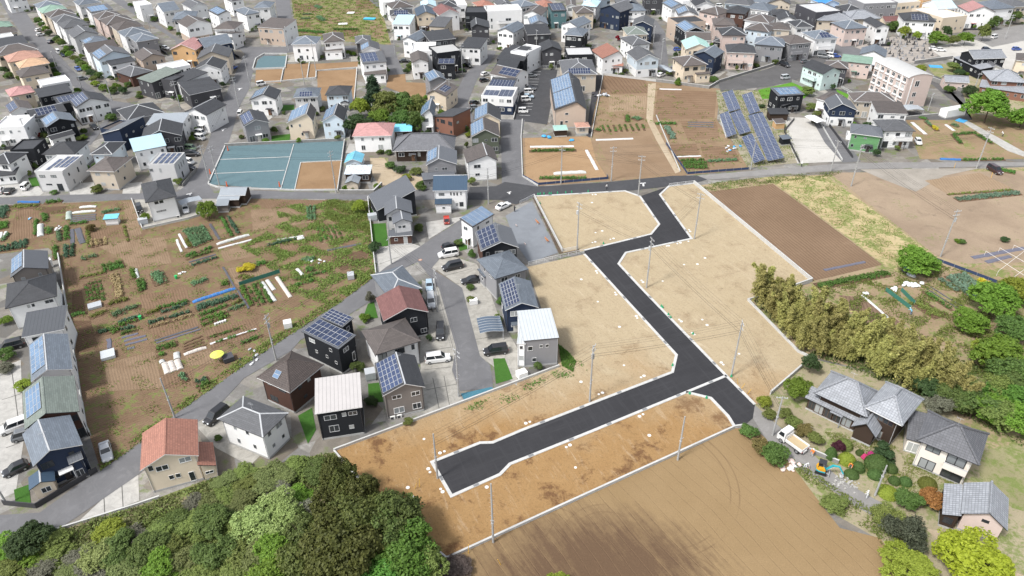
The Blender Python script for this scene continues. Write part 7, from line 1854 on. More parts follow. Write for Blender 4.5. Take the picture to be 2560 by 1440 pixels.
def tilled_mat():
	"""tilled field: dry tan crust, darker where freshly turned, wheel furrows"""
	m,nt,b=newmat('ground tilled field',0.95,0.1)
	tc=nt.nodes.new('ShaderNodeTexCoord');O=tc.outputs['Object']
	sep=nt.nodes.new('ShaderNodeSeparateXYZ');nt.links.new(O,sep.inputs[0])
	big=noise(nt,O,.10,5,.6,.8);mid=noise(nt,O,.8,6,.7,.4);fin=noise(nt,O,6,4,.7)
	dx=mth(nt,'DIVIDE',mth(nt,'SUBTRACT',sep.outputs['X'],11.0),19.0);dy=mth(nt,'DIVIDE',mth(nt,'SUBTRACT',sep.outputs['Y'],59.0),12.5)
	r2=mth(nt,'ADD',mth(nt,'MULTIPLY',dx,dx),mth(nt,'MULTIPLY',dy,dy))
	stk=noise(nt,rotscale(nt,O,150,1.5,.16),.6,6,.68,.3)
	dk=mth(nt,'SUBTRACT',mth(nt,'ADD',1.15,mth(nt,'MULTIPLY',mth(nt,'SUBTRACT',stk,.5),1.7)),r2)
	dk=ramp(nt,mth(nt,'ADD',mth(nt,'MULTIPLY',dk,.55),mth(nt,'MULTIPLY',mth(nt,'SUBTRACT',mid,.5),.35)),[(.10,grey(0)),(.55,grey(1))])
	tan=mixc(nt,big,(.22,.15,.076),(.285,.202,.11))
	c=mixc(nt,mth(nt,'MULTIPLY',dk,.92),tan,(.105,.066,.042))
	# furrow lines every 1.6 m
	mp2=nt.nodes.new('ShaderNodeMapping');nt.links.new(O,mp2.inputs[0]);mp2.inputs['Rotation'].default_value=(0,0,math.radians(150))
	s2=nt.nodes.new('ShaderNodeSeparateXYZ');nt.links.new(mp2.outputs[0],s2.inputs[0])
	wob=mth(nt,'MULTIPLY',mth(nt,'SUBTRACT',noise(nt,O,.045,2,.5),.5),4.0)
	ln=mth(nt,'PINGPONG',mth(nt,'ADD',s2.outputs['X'],wob),.95)
	lm=mth(nt,'MULTIPLY',ramp(nt,ln,[(.0,grey(1)),(.09,grey(0))]),ramp(nt,mid,[(.35,grey(.15)),(.6,grey(1))]))
	c=mixc(nt,mth(nt,'MULTIPLY',lm,.42),c,(.19,.125,.072))
	# turning circles of the tractor
	for cx,cy,R in ((22.5,56.5,5.4),(22.5,56.5,4.3),(13.,64.,6.5),(13.,64.,5.2),(2.,60.,11.),(2.,60.,9.6),(20.,75.,14.),(20.,75.,12.7),(-2.,70.,8.)):
		ex=mth(nt,'SUBTRACT',sep.outputs['X'],cx);ey=mth(nt,'SUBTRACT',sep.outputs['Y'],cy)
		rr=mth(nt,'SQRT',mth(nt,'ADD',mth(nt,'MULTIPLY',ex,ex),mth(nt,'MULTIPLY',ey,ey)))
		ring=ramp(nt,mth(nt,'ABSOLUTE',mth(nt,'SUBTRACT',rr,R)),[(.03,grey(1)),(.16,grey(0))])
		c=mixc(nt,mth(nt,'MULTIPLY',mth(nt,'MULTIPLY',ring,ramp(nt,big,[(.45,grey(0)),(.6,grey(1))])),.5),c,(.13,.083,.048))
	c=mixc(nt,1.,c,ramp(nt,fin,[(.3,grey(.84)),(.7,grey(1.08))]),'MULTIPLY')
	nt.links.new(c,b.inputs['Base Color'])
	bump(nt,b,mth(nt,'ADD',mth(nt,'MULTIPLY',mid,.6),mth(nt,'SUBTRACT',mth(nt,'MULTIPLY',fin,.5),lm)),.45,.12)
	return m

def town_mat():
	"""ground between houses: concrete, gravel, soil and a little weed in irregular plots"""
	m,nt,b=newmat('ground town',0.92,0.15)
	tc=nt.nodes.new('ShaderNodeTexCoord');O=tc.outputs['Object']
	v=nt.nodes.new('ShaderNodeTexVoronoi');v.inputs['Scale'].default_value=.16;nt.links.new(O,v.inputs['Vector'])
	sp=nt.nodes.new('ShaderNodeSeparateXYZ');nt.links.new(v.outputs['Color'],sp.inputs[0])
	n1=noise(nt,O,.5,7,.72,.5);fin=noise(nt,O,5,4,.7)
	c=ramp(nt,sp.outputs['X'],[(0,(.14,.137,.132)),(.3,(.25,.243,.23)),(.55,(.17,.145,.115)),(.8,(.33,.32,.30)),(1,(.12,.117,.112))])
	c=mixc(nt,mth(nt,'MULTIPLY',ramp(nt,n1,[(.42,grey(1)),(.62,grey(0))]),.5),c,(.12,.11,.095))
	gm=ramp(nt,mth(nt,'ADD',mth(nt,'MULTIPLY',noise(nt,O,.22,4,.6),.6),mth(nt,'MULTIPLY',n1,.4)),[(.54,grey(0)),(.60,grey(1))])
	c=mixc(nt,mth(nt,'MULTIPLY',gm,.7),c,mixc(nt,fin,(.07,.105,.03),(.16,.20,.065)))
	c=mixc(nt,1.,c,ramp(nt,fin,[(.3,grey(.84)),(.7,grey(1.08))]),'MULTIPLY')
	nt.links.new(c,b.inputs['Base Color'])
	bump(nt,b,fin,.3,.05)
	return m

def turf_mat(name,a,b_):
	m,nt,b=newmat('ground '+name,0.9,0.1)
	tc=nt.nodes.new('ShaderNodeTexCoord');O=tc.outputs['Object']
	f=noise(nt,O,.6,6,.7,.4);fin=noise(nt,O,9,3,.7)
	c=mixc(nt,f,a,b_);c=mixc(nt,1.,c,ramp(nt,fin,[(.3,grey(.7)),(.7,grey(1.15))]),'MULTIPLY')
	nt.links.new(c,b.inputs['Base Color']);bump(nt,b,fin,.5,.06)
	return m

GM={
 'grassland':soil_mat('grassland',(.25,.185,.115),(.34,.26,.16),(.15,.11,.075),.2,weeds=.42),
 'plough_brown':soil_mat('plough_brown',(.16,.102,.062),(.215,.142,.088),(.28,.195,.122),.12,furrow=(-16,.8,.5),fdark=.35,patch=(.60,.74)),
 'drygrass':soil_mat('drygrass',(.36,.275,.145),(.45,.36,.20),(.22,.18,.10),.3,weeds=.5),
 'bare':soil_mat('bare',(.225,.165,.115),(.315,.24,.165),(.16,.12,.09),.22,weeds=.1),
 'gravel_grey':soil_mat('gravel_grey',(.225,.205,.175),(.30,.275,.24),(.19,.165,.13),.4),
 'gravel_grey2':soil_mat('gravel_grey2',(.22,.20,.18),(.33,.30,.27),None,.4),
 'gravel_white':soil_mat('gravel_white',(.36,.345,.315),(.45,.435,.405),(.28,.265,.235),.3),
 'weedy_gravel':soil_mat('weedy_gravel',(.22,.20,.155),(.30,.27,.20),None,.4,weeds=.35),
 'tan_tilled':soil_mat('tan_tilled',(.255,.178,.11),(.315,.228,.145),None,.3,furrow=(8,.8),fdark=.25),
 'tan_tilled2':soil_mat('tan_tilled2',(.215,.142,.084),(.265,.182,.112),None,.2,furrow=(92,.9),fdark=.28),
 'garden':soil_mat('garden',(.22,.155,.095),(.30,.22,.135),(.14,.10,.06),.3,weeds=.45),
 'garden_far':soil_mat('garden_far',(.20,.135,.08),(.28,.20,.12),None,.3,weeds=.38),
 'plough_dark':soil_mat('plough_dark',(.15,.095,.062),(.20,.135,.09),None,.2,furrow=(10,.75),fdark=.5),
 'plough_far':soil_mat('plough_far',(.165,.103,.062),(.215,.14,.086),None,.2,furrow=(-8,1.3),fdark=.45),
 'plough_far2':soil_mat('plough_far2',(.175,.108,.064),(.225,.147,.09),None,.2,furrow=(88,1.9),fdark=.3),
 'field_tan':soil_mat('field_tan',(.20,.133,.078),(.265,.183,.112),(.17,.11,.065),.25,weeds=.18),
 'lot_orange':soil_mat('lot_orange',(.265,.165,.085),(.335,.222,.122),(.20,.12,.06),.25),
 'veg_soil':soil_mat('veg_soil',(.155,.098,.058),(.215,.143,.088),(.115,.072,.044),.5,weeds=.34,bstr=.6,furrow=(57,.6,.6),fdark=.2),
 'vp_light':soil_mat('vp_light',(.19,.127,.077),(.245,.17,.107),(.145,.092,.056),.8,furrow=(150,.5,.5),fdark=.12,bstr=.35),
 'vp_mid':soil_mat('vp_mid',(.155,.097,.058),(.20,.13,.08),None,.6,furrow=(150,.55,.5),fdark=.18,bstr=.4),
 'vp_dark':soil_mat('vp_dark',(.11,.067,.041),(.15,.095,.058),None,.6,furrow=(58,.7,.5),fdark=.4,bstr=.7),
 'plant_strip':soil_mat('plant_strip',(.06,.045,.035),(.12,.09,.065),None,1.,weeds=.2),
 'terrace':soil_mat('terrace',(.215,.13,.066),(.275,.176,.095),(.165,.10,.058),.3),
 'allot':soil_mat('allot',(.18,.125,.075),(.27,.195,.12),None,.3,weeds=.55),
 'scrub':soil_mat('scrub',(.17,.14,.085),(.27,.22,.14),None,.3,weeds=.5),
 'yard_moss':soil_mat('yard_moss',(.255,.215,.135),(.335,.29,.19),(.185,.145,.095),.3,weeds=.4),
 'path_dirt':soil_mat('path_dirt',(.33,.26,.17),(.42,.34,.24),(.25,.19,.12),.4),
 'asphalt_new':asphalt_mat('new',(.030,.030,.033)),'asphalt_mid':asphalt_mat('mid',(.052,.053,.057)),'asphalt_dark':asphalt_mat('dark',(.042,.042,.046)),
 'asphalt_old':asphalt_mat('old',(.125,.125,.13)),'asphalt_old2':asphalt_mat('old2',(.20,.193,.185)),'asphalt_patchy':asphalt_mat('patchy',(.085,.083,.083),.3),'asphalt_park':concrete_mat('park',(.20,.215,.235),.25,.3),
 'conc_white':concrete_mat('white',(.42,.41,.385),.5),'conc_dirty':concrete_mat('dirty',(.36,.345,.31),.6),
 'conc_wall':concrete_mat('wall',(.50,.50,.485),.25),'white_wall':concrete_mat('white wall',(.52,.52,.505),.35,1.2),'block_wall':concrete_mat('block wall',(.25,.245,.235),.4),
 'turf':turf_mat('turf',(.035,.10,.018),(.065,.155,.03)),'lawn_vivid':turf_mat('lawn vivid',(.07,.19,.02),(.13,.29,.04)),'lawn_dry':soil_mat('lawn_dry',(.20,.185,.095),(.27,.25,.13),None,.4,weeds=.5),
 'net_teal':turf_mat('net teal',(.095,.155,.175),(.13,.20,.22)),'net_blue':turf_mat('net blue',(.05,.15,.20),(.08,.20,.26)),
 'dark_fence':plain('fence dark',(.045,.045,.05),.5),'rail':plain('rail white',(.6,.61,.62),.4),
}
GM['lot']=lot_mat();GM['plough_tan']=tilled_mat()

# --- the ground and its sheets
gmb=MB();E_=3000
gmb.poly([(-E_,-400,0),(E_,-400,0),(E_,4000,0),(-E_,4000,0)])
tag(gmb.obj('ground',town_mat()),kind='structure')

zused={}
def sheet(name,matk,z,pts):
	# every sheet gets its own level so no two are coplanar
	z=z+0.0012*(len(zused)%8);zused[len(zused)]=1
	mb=MB()
	a=sum(pts[i][0]*pts[(i+1)%len(pts)][1]-pts[(i+1)%len(pts)][0]*pts[i][1] for i in range(len(pts)))
	if a<0:pts=pts[::-1]
	mb.poly([(x,y,z) for x,y in pts])
	return tag(mb.obj(name,GM[matk]),kind='structure')
for nm,mk,z,pts in POLYS:sheet(nm,mk,z,pts)

def offset_strip(pts,w):
	"""left/right offsets of an open polyline"""
	L,R=[],[]
	n=len(pts)
	for i,p in enumerate(pts):
		p=Vector(p)
		d0=(p-Vector(pts[i-1])).normalized() if i else None
		d1=(Vector(pts[i+1])-p).normalized() if i<n-1 else None
		if d0 is None:nr=Vector((-d1.y,d1.x));s=1
		elif d1 is None:nr=Vector((-d0.y,d0.x));s=1
		else:
			b=(d0+d1);b=b.normalized() if b.length>1e-6 else d0
			nr=Vector((-b.y,b.x));s=min(2.5,1/max(.3,b.dot(d0)))
		L.append(p+nr*w/2*s);R.append(p-nr*w/2*s)
	return L,R

def ribbon(mb,pts,w,z0,z1,m=0):
	L,R=offset_strip(pts,w)
	for i in range(len(pts)-1):
		a,b,c,d=R[i],R[i+1],L[i+1],L[i]
		mb.poly([(*a,z1),(*b,z1),(*c,z1),(*d,z1)],m)
		mb.poly([(*a,z0),(*b,z0),(*b,z1),(*a,z1)],m);mb.poly([(*c,z0),(*d,z0),(*d,z1),(*c,z1)],m)
	for i,s in ((0,1),(-1,-1)):
		q=[(*R[i],z0),(*R[i],z1),(*L[i],z1),(*L[i],z0)]
		mb.poly(q if s>0 else q[::-1],m)

GRATE=plain('grate steel',(.20,.205,.21),.5,.4)
gb=MB();gb.box((0,0,0),(.9,.42,.03));
for i in range(5):gb.box((-.36+i*.18,0,.02),(.05,.36,.02))
GRATE_ME=gb.mesh('drain_grate',[GRATE])
klabels=['white concrete kerb round the upper left building lot','white concrete kerb along the centre and lower building lots','white concrete kerb at the corner by the farm lane','white concrete kerb along the right-hand building lot']
for pts,lab in zip(KERBS,klabels):
	mb=MB();ribbon(mb,pts,.52,.02,.15)
	# joints between kerb stones
	ko=tag(mb.obj('kerb',GM['white_wall']),lab,'kerb')
	for a,b in zip(pts[:-1],pts[1:]):
		a,b=Vector(a),Vector(b);ln=(b-a).length
		k=int(ln//6.5)
		for i in range(k):
			p=a.lerp(b,(i+.5)/k)
			link('drain_grate',GRATE_ME,ko,(p.x,p.y,.152),math.atan2((b-a).y,(b-a).x))

for pts,th,hh,mk,lab in WALLS_L:
	mb=MB()
	if mk=='rail':
		root=empty('railing',(pts[0][0],pts[0][1],0));tag(root,lab,'railing')
		ribbon(mb,[(p[0]-pts[0][0],p[1]-pts[0][1]) for p in pts],.05,hh-.06,hh);mb.obj('top_rail',GM['rail'],root)
		mb=MB();ribbon(mb,[(p[0]-pts[0][0],p[1]-pts[0][1]) for p in pts],.03,.12,.16)
		ribbon(mb,[(p[0]-pts[0][0],p[1]-pts[0][1]) for p in pts],.03,hh*.5,hh*.5+.04);mb.obj('lower_rail',GM['rail'],root)
		pm=MB();pm.box((0,0,hh/2),(.06,.06,hh));pme=pm.mesh('post',[GM['rail']])
		sm=MB()
		for a,b in zip(pts[:-1],pts[1:]):
			a,b=Vector(a)-Vector(pts[0]),Vector(b)-Vector(pts[0]);ln=(b-a).length;k=max(1,int(ln/2))
			for i in range(k+1):
				p=a.lerp(b,i/k);link('post',pme,root,(p.x,p.y,0))
			k2=int(ln/.22)
			for i in range(k2):
				p=a.lerp(b,(i+.5)/k2);sm.box((p.x,p.y,hh/2),(.025,.025,hh-.2))
		o=sm.obj('balusters',GM['rail'],root);o['kind']='stuff'
	else:
		ribbon(mb,pts,th,0,hh)
		o=mb.obj({'dark_fence':'fence'}.get(mk,'retaining_wall' if mk=='conc_wall' else 'garden_wall'),GM[mk])
		tag(o,lab,'fence' if mk=='dark_fence' else 'wall')
		if hh>=.35 and mk !='dark_fence':
			cb=MB();ribbon(cb,pts,th+.06,hh-.001,hh+.05);cb.obj('coping',GM['conc_wall' if mk !='white_wall' else 'white_wall'],o)

NETM=plain('net blue dark',(.03,.05,.11),.7)
for pts,lab in NET_L:
	root=empty('net_fence',(pts[0][0],pts[0][1],0));tag(root,lab,'net fence')
	q=[(p[0]-pts[0][0],p[1]-pts[0][1]) for p in pts]
	mb=MB();ribbon(mb,q,.02,.05,.75);mb.obj('net',NETM,root)
	pm=MB();pm.tube((0,0,0),(0,0,.95),.025,n=6);pme=pm.mesh('post',[TRIM_S])
	for a,b in zip(q[:-1],q[1:]):
		a,b=Vector(a),Vector(b);k=max(1,int((b-a).length/2.2))
		for i in range(k+1):
			p=a.lerp(b,i/k);link('post',pme,root,(p.x,p.y,0))

# --- houses
HOBJ={}
TYPN={'h':'hipped','g':'gabled','e':'gabled','f':'flat','a':'arched'}
for i,(lab,hint,near,nm,cat,blocks) in enumerate(HOUSES):
	b0=blocks[0];nm=nm or 'house'
	lab=lab or '%s %s with %s %s roof %s'%(WALLS[b0[10]][0],nm.replace('_',' '),ROOFS[b0[11]][0],TYPN.get(b0[5],'sloping'),hint)
	HOBJ[lab]=house(lab,blocks,near,i+11,nm,cat or 'house')

# --- vehicles
PAINT={'white':(.72,.72,.71),'black':(.012,.012,.014),'navy':(.02,.03,.06),'blue':(.03,.08,.30),'grey':(.13,.14,.15),'silver':(.42,.44,.46),'green':(.22,.33,.20),'paleblue':(.36,.47,.56),'maroon':(.035,.012,.014),'red':(.42,.045,.03)}
CN={'white':'white','black':'black','navy':'navy blue','blue':'blue','grey':'grey','silver':'silver','green':'pale green','paleblue':'pale blue','maroon':'dark maroon','red':'red'}
def paint(c):
	m=plain('car paint '+c,PAINT[c],.3,.5,0,.02,3.)
	b=m.node_tree.nodes['Principled BSDF'];b.inputs['Coat Weight'].default_value=.8;b.inputs['Coat Roughness'].default_value=.06
	return m
TYRE=plain('tyre rubber',(.018,.018,.019),.85);RIM=plain('wheel rim',(.38,.39,.40),.35,.5,.6)
HEADL=plain('headlight lens',(.70,.72,.74),.12,.8);TAILL=plain('tail light lens',(.40,.02,.02),.2,.6)
CARS_D={# length, half width, height, belt, hood height, cabin x0..x1 at belt, roof x0..x1
 'hatch':(3.75,.80,1.50,.92,.84,-1.78,.85,-1.45,.15),'sedan':(4.55,.87,1.46,.95,.86,-1.75,.95,-1.05,.15),
 'minivan':(4.75,.87,1.88,1.08,.98,-2.30,1.45,-2.05,.65),'van':(3.40,.74,1.86,1.0,.92,-1.66,1.42,-1.58,.85)}
def _wheel_mesh(r=.31,w=.20):
	t=MB();t.tube((0,-w/2,0),(0,w/2,0),r,n=14);tm=t.mesh('tyre',[TYRE])
	q=MB();q.tube((0,-w/2-.012,0),(0,w/2+.012,0),r*.62,n=10);rm=q.mesh('rim',[RIM])
	return tm,rm
TYRE_ME,RIM_ME=_wheel_mesh()
_cars={}
def car_proto(kind,col):
	if (kind,col) in _cars:return _cars[kind,col]
	L,hw,H,belt,hood,cx0,cx1,rx0,rx1=CARS_D[kind]
	h=L/2
	root={}
	body=MB()
	def ring(x,w,zb,zt):
		return [(x,-w,zb+.12),(x,-w*.92,zb),(x,w*.92,zb),(x,w,zb+.12),(x,w,zt-.16),(x,w*.86,zt),(x,-w*.86,zt),(x,-w,zt-.16)]
	st=[(-h,.80,.38,belt-.10),(-h+.10,.94,.24,belt),(-h+.5,1,.20,belt+.02),(0,1,.20,belt+.01),(cx1-.1,1,.20,belt-.01),(cx1+.15,1,.20,(belt+hood)/2),(h-.35,.97,.22,hood-.05),(h-.08,.88,.26,hood-.18),(h,.74,.36,hood-.34)]
	st=sorted(st,key=lambda s:s[0])
	body.loft([ring(x,hw*w,zb,zt) for x,w,zb,zt in st])
	bz=belt-.02;wr=hw*.80
	base=[(cx0,-hw*.93,bz),(cx1,-hw*.93,bz),(cx1,hw*.93,bz),(cx0,hw*.93,bz)]
	top=[(rx0,-wr,H-.06),(rx1,-wr,H-.06),(rx1,wr,H-.06),(rx0,wr,H-.06)]
	top2=[(rx0+.12,-wr+.1,H),(rx1-.15,-wr+.1,H),(rx1-.15,wr-.1,H),(rx0+.12,wr-.1,H)]
	body.loft([base,top,top2])
	parts=[('body',body.mesh('body',[paint(col)],smooth=False),None)]
	def pane(p,q,r,s,m=.10,off=.012):
		# quad between base edge p-q and top edge s-r, inset
		p,q,r,s=map(Vector,(p,q,r,s))
		n=(q-p).cross(s-p).normalized()
		def bl(u,v):return p.lerp(q,u).lerp(s.lerp(r,u),v)+n*off
		mb=MB();mb.poly([bl(m*.7,.12),bl(1-m*.7,.12),bl(1-m*.7,.93),bl(m*.7,.93)])
		return mb.mesh('window',[glass_mat('car')])
	parts.append(('windscreen',pane(base[1],base[2],top[2],top[1],.08),None))
	parts.append(('rear_window',pane(base[3],base[0],top[0],top[3],.12),None))
	mid=.52
	for sgn,(b0,b1,t1,t0) in ((-1,(base[0],base[1],top[1],top[0])),(1,(base[2],base[3],top[3],top[2]))):
		B0,B1,T1,T0=map(Vector,(b0,b1,t1,t0))
		parts.append(('side_window',pane(B0,B0.lerp(B1,mid),T0.lerp(T1,mid),T0,.06),None))
		parts.append(('side_window',pane(B0.lerp(B1,mid),B1,T1,T0.lerp(T1,mid),.06),None))
	for s in (-1,1):
		m=MB();m.box((h-.10,s*hw*.62,hood-.20),(.18,hw*.36,.15));parts.append(('headlight',m.mesh('headlight',[HEADL]),None))
		m=MB();m.box((-h+.06,s*hw*.76,belt-.22),(.12,hw*.20,.26));parts.append(('tail_light',m.mesh('tail_light',[TAILL]),None))
	m=MB();m.box((h-.01,0,.42),(.03,.34,.16));parts.append(('number_plate',m.mesh('number_plate',[TRIM_W]),None))
	wx=h-.72
	wheels=[(sx*wx*(1 if sx>0 else .95),sy*(hw-.06)) for sx in (-1,1) for sy in (-1,1)]
	_cars[kind,col]=(parts,wheels)
	return _cars[kind,col]

def car(label,x,y,rz,kind,col,name='parked_car',z=.07):
	r=empty(name,(x,y,z),rz);tag(r,label,'car','cars parked around the houses')
	parts,wheels=car_proto(kind,col)
	for nm,me,_ in parts:link(nm,me,r)
	for wx,wy in wheels:
		w=link('wheel',TYRE_ME,r,(wx,wy,.31));link('rim',RIM_ME,w)
	return r
for where,x,y,rz,kind,col in CARS:car('%s %s %s'%(CN[col],{'hatch':'hatchback','van':'box van'}.get(kind,kind),where),x,y,rz,kind,col)

def kei_truck(label,x,y,rz,col,load,dump=False,S=1.0):
	r=empty('truck',(x,y,.07),rz);tag(r,label,'truck');r.scale=(S,S,S)
	p=paint(col)
	b=MB()
	prof=[(.62,.30),(1.62,.30),(1.66,.95),(1.36,1.72),(.72,1.78),(.62,1.70)]
	b.loft([[(x_,-.70,z) for x_,z in prof],[(x_,.70,z) for x_,z in prof]])
	b.obj('cab',p,r)
	m=MB();m.poly([(1.672,-.60,1.0),(1.672,.60,1.0),(1.40,.55,1.66),(1.40,-.55,1.66)]);m.obj('windscreen',glass_mat('car'),r)
	for s in (-1,1):
		m=MB();q=[(.80,s*.706,1.0),(1.50,s*.706,1.0),(1.30,s*.706,1.58),(.80,s*.706,1.60)];m.poly(q if s<0 else q[::-1]);m.obj('side_window',glass_mat('car'),r)
	b=MB()
	b.box((-.55,0,.62),(2.2,1.42,.10));b.box((-.55,.69,.82),(2.2,.05,.32));b.box((-.55,-.69,.82),(2.2,.05,.32));b.box((-1.63,0,.82),(.05,1.33,.32));b.box((.52,0,1.0),(.05,1.33,.7));b.box((-.4,0,.45),(2.6,.6,.2))
	b.obj('cargo_bed',p,r)
	if load:
		m=MB();m.box((-.55,0,.72),(2.1,1.3,.1),0,0)
		m.obj('bed_floor',load,r)
	for wx in (-1.05,1.05):
		for wy in (-.62,.62):
			w=link('wheel',TYRE_ME,r,(wx,wy,.29));w.scale=(.92,.92,.92);link('rim',RIM_ME,w)
	for s in (-1,1):
		m=MB();m.box((1.63,s*.5,.72),(.06,.22,.14));m.obj('headlight',HEADL,r)
		m=MB();m.box((-1.66,s*.58,.60),(.03,.16,.10));m.obj('tail_light',TAILL,r)
	return r

# --- utility poles and cables
POLE_M=concrete_mat('pole',(.36,.36,.355),.2,1.5)
INS=plain('insulator',(.55,.56,.56),.3)
def pole(label,x,y,H,rz,trans):
	r=empty('utility_pole',(x,y,0),rz);tag(r,label,'utility pole','utility poles')
	m=MB();m.tube((0,0,0),(0,0,H),.17,.10,n=10);m.obj('shaft',POLE_M,r,smooth=False)
	for k,z in enumerate((H-.35,H-1.3)):
		if trans<0:break
		if k==1 and H<9.2:continue
		m=MB();m.box((0,-.14,z),(1.8,.09,.09));ao=m.obj('crossarm',TRIM_S,r)
		for i in (-.8,-.35,.35,.8):
			q=MB();q.tube((i,-.14,z+.05),(i,-.14,z+.24),.05,.035,n=6);q.obj('insulator',INS,ao)
	if trans>0:
		m=MB();m.tube((.34,.06,H-3.0),(.34,.06,H-2.1),.26,n=12);m.tube((.34,.06,H-2.1),(.34,.06,H-2.02),.20,.12,n=12);m.obj('transformer',plain('transformer grey',(.42,.43,.43),.5),r)
	m=MB();m.tube((0,0,4.2),(0,0,4.3),.2,n=10);m.box((0,-.24,5.0),(.5,.06,.06));m.obj('cable_clamp',TRIM_S,r)
	sp=MB()
	for i in range(int((H-3)/.45)):
		z=2.2+i*.45;s=1 if i%2 else-1;sp.tube((s*.12,0,z),(s*.34,0,z),.012,n=4)
	sp.obj('step_bolts',TRIM_S,r)['kind']='stuff'
	return r
for where,x,y,H,rz,tr in POLES:pole('grey utility pole '+where,x,y,H,rz,tr)

CABLE=plain('cable black',(.02,.02,.022),.7)
for ia,ib in WIRES:
	mb=MB();lab='cables starting at the pole '+POLES[ia][0]
	a,b,ha,hb=Vector(POLES[ia][1:3]),Vector(POLES[ib][1:3]),POLES[ia][3],POLES[ib][3];d=(b-a);ln=d.length;n=Vector((-d.y,d.x)).normalized()
	for off,dz in ((-.6,.0),(0,.0),(.6,.0),(.05,-1.7),(.05,-2.2)):
		pts=[]
		for i in range(13):
			t=i/12;p=a.lerp(b,t)+n*off
			pts.append(Vector((p.x,p.y,ha+(hb-ha)*t-.2+dz-4*t*(1-t)*(.012*ln))))
		for p,q in zip(pts[:-1],pts[1:]):mb.tube(p,q,.011 if dz==0 else .018,n=4,cap=False)
	tag(mb.obj('power_cable',CABLE),lab,'cable','overhead power cables')

# --- foliage
def leaf_quads(P,Nn,size,aspect=1.5,spread=.7,gen=rng):
	n=len(P)
	nr=Nn+gen.normal(0,spread,(n,3));nr/=np.linalg.norm(nr,axis=1,keepdims=True)+1e-9
	t=gen.normal(0,1,(n,3));t-=nr*(t*nr).sum(1,keepdims=True);t/=np.linalg.norm(t,axis=1,keepdims=True)+1e-9
	bt=np.cross(nr,t)
	s=size*gen.uniform(.65,1.35,(n,1))
	a=t*s*aspect/2;b=bt*s/2
	return np.stack([P-a*1.0,P+b*.9-a*.1,P+a*1.0,P-b*.9-a*.1],1)

def crown_points(gen,lobes,clumps,per,cl_r,hollow=.72,squash=.8,low=-.5):
	P,Nn=[],[]
	for (cx,cy,cz,rx,ry,rz) in lobes:
		d=gen.normal(0,1,(clumps*3,3));d/=np.linalg.norm(d,axis=1,keepdims=True);d=d[d[:,2]>low][:clumps]
		k=len(d)
		rr=gen.uniform(hollow,1.05,(k,1))
		c=np.array([cx,cy,cz])+d*rr*np.array([rx,ry,rz])
		e=gen.normal(0,1,(k,per,3));e/=np.linalg.norm(e,axis=2,keepdims=True)
		R=cl_r*gen.uniform(.6,1.3,(k,1,1))
		pts=c[:,None,:]+e*R*gen.uniform(.5,1,(k,per,1))*np.array([1,1,squash])
		P.append(pts.reshape(-1,3));Nn.append((e*.7+d[:,None,:]*.6+np.array([0,0,.5])).reshape(-1,3))
	return np.concatenate(P),np.concatenate(Nn)

LEAF={# dark, light
 'bright':((.075,.145,.018),(.20,.32,.045)),'lime':((.14,.19,.02),(.33,.40,.06)),'limeyellow':((.20,.27,.015),(.42,.50,.05)),'mid':((.05,.10,.024),(.14,.225,.055)),'dark':((.03,.06,.024),(.08,.13,.045)),
 'olive':((.09,.125,.03),(.235,.285,.08)),'conifer':((.014,.035,.018),(.045,.075,.035)),'grey':((.10,.105,.075),(.23,.23,.165)),'greyg':((.045,.058,.036),(.125,.145,.09)),'brown':((.10,.075,.03),(.20,.16,.06)),'red':((.16,.05,.02),(.36,.16,.06)),
 'airy':((.10,.14,.03),(.28,.32,.09)),'purple':((.045,.012,.022),(.10,.03,.045)),'pine':((.022,.05,.02),(.07,.12,.045)),'redbush':((.16,.01,.015),(.40,.03,.04)),'white':((.30,.33,.25),(.60,.62,.55)),'yellow':((.36,.30,.02),(.65,.55,.05)),
 'cedar':((.045,.06,.015),(.14,.155,.042)),'dkolive':((.05,.085,.022),(.15,.20,.056)),'vivid':((.05,.125,.018),(.14,.275,.05)),'olivelime':((.085,.105,.02),(.20,.23,.05)),'pale':((.16,.215,.06),(.36,.43,.16)),'scrub':((.095,.125,.04),(.225,.26,.095)),'twig':((.09,.07,.06),(.17,.14,.12)),
 'dkgreen':((.045,.088,.024),(.115,.18,.05)),'pink':((.38,.03,.13),(.62,.08,.25)),'bamboo':((.15,.16,.045),(.45,.42,.145)),'leek':((.05,.11,.065),(.12,.21,.125)),'leafy':((.05,.12,.025),(.13,.26,.055)),'leafyblue':((.075,.15,.07),(.18,.30,.15)),'cabbage':((.10,.17,.12),(.22,.32,.22)),'weedlime':((.10,.13,.03),(.24,.27,.07)),'straw':((.30,.23,.12),(.48,.38,.21)),'grass':((.06,.095,.02),(.17,.21,.055)),'grassy':((.085,.13,.025),(.225,.285,.07))}
def LM(k):return leaf_mat(k,*LEAF[k],trans=.3)
BARK=plain('bark',(.085,.065,.05),.9,.1,0,.15,3.)
BARKG=plain('bark pale',(.22,.19,.16),.9,.1,0,.12,3.)

def trunk_mesh(gen,H,r,spread):
	mb=MB();bend=gen.normal(0,.04*H,2)
	pts=[Vector((bend[0]*(i/4)**2,bend[1]*(i/4)**2,H*.62*i/4)) for i in range(5)]
	rad=[r*(1-.14*i) for i in range(5)]
	for i in range(4):mb.tube(pts[i],pts[i+1],rad[i],rad[i+1],n=7,cap=False)
	for k in range(6):
		a=2*math.pi*k/6+gen.uniform(-.4,.4);s=pts[2].lerp(pts[4],gen.uniform(0,1))
		e=s+Vector((math.cos(a)*spread*.7,math.sin(a)*spread*.7,H*gen.uniform(.12,.34)))
		m_=s.lerp(e,.5)+Vector((0,0,-.05*H))
		mb.tube(s,m_,r*.5,r*.35,n=5,cap=False);mb.tube(m_,e,r*.35,r*.1,n=5,cap=False)
	return mb

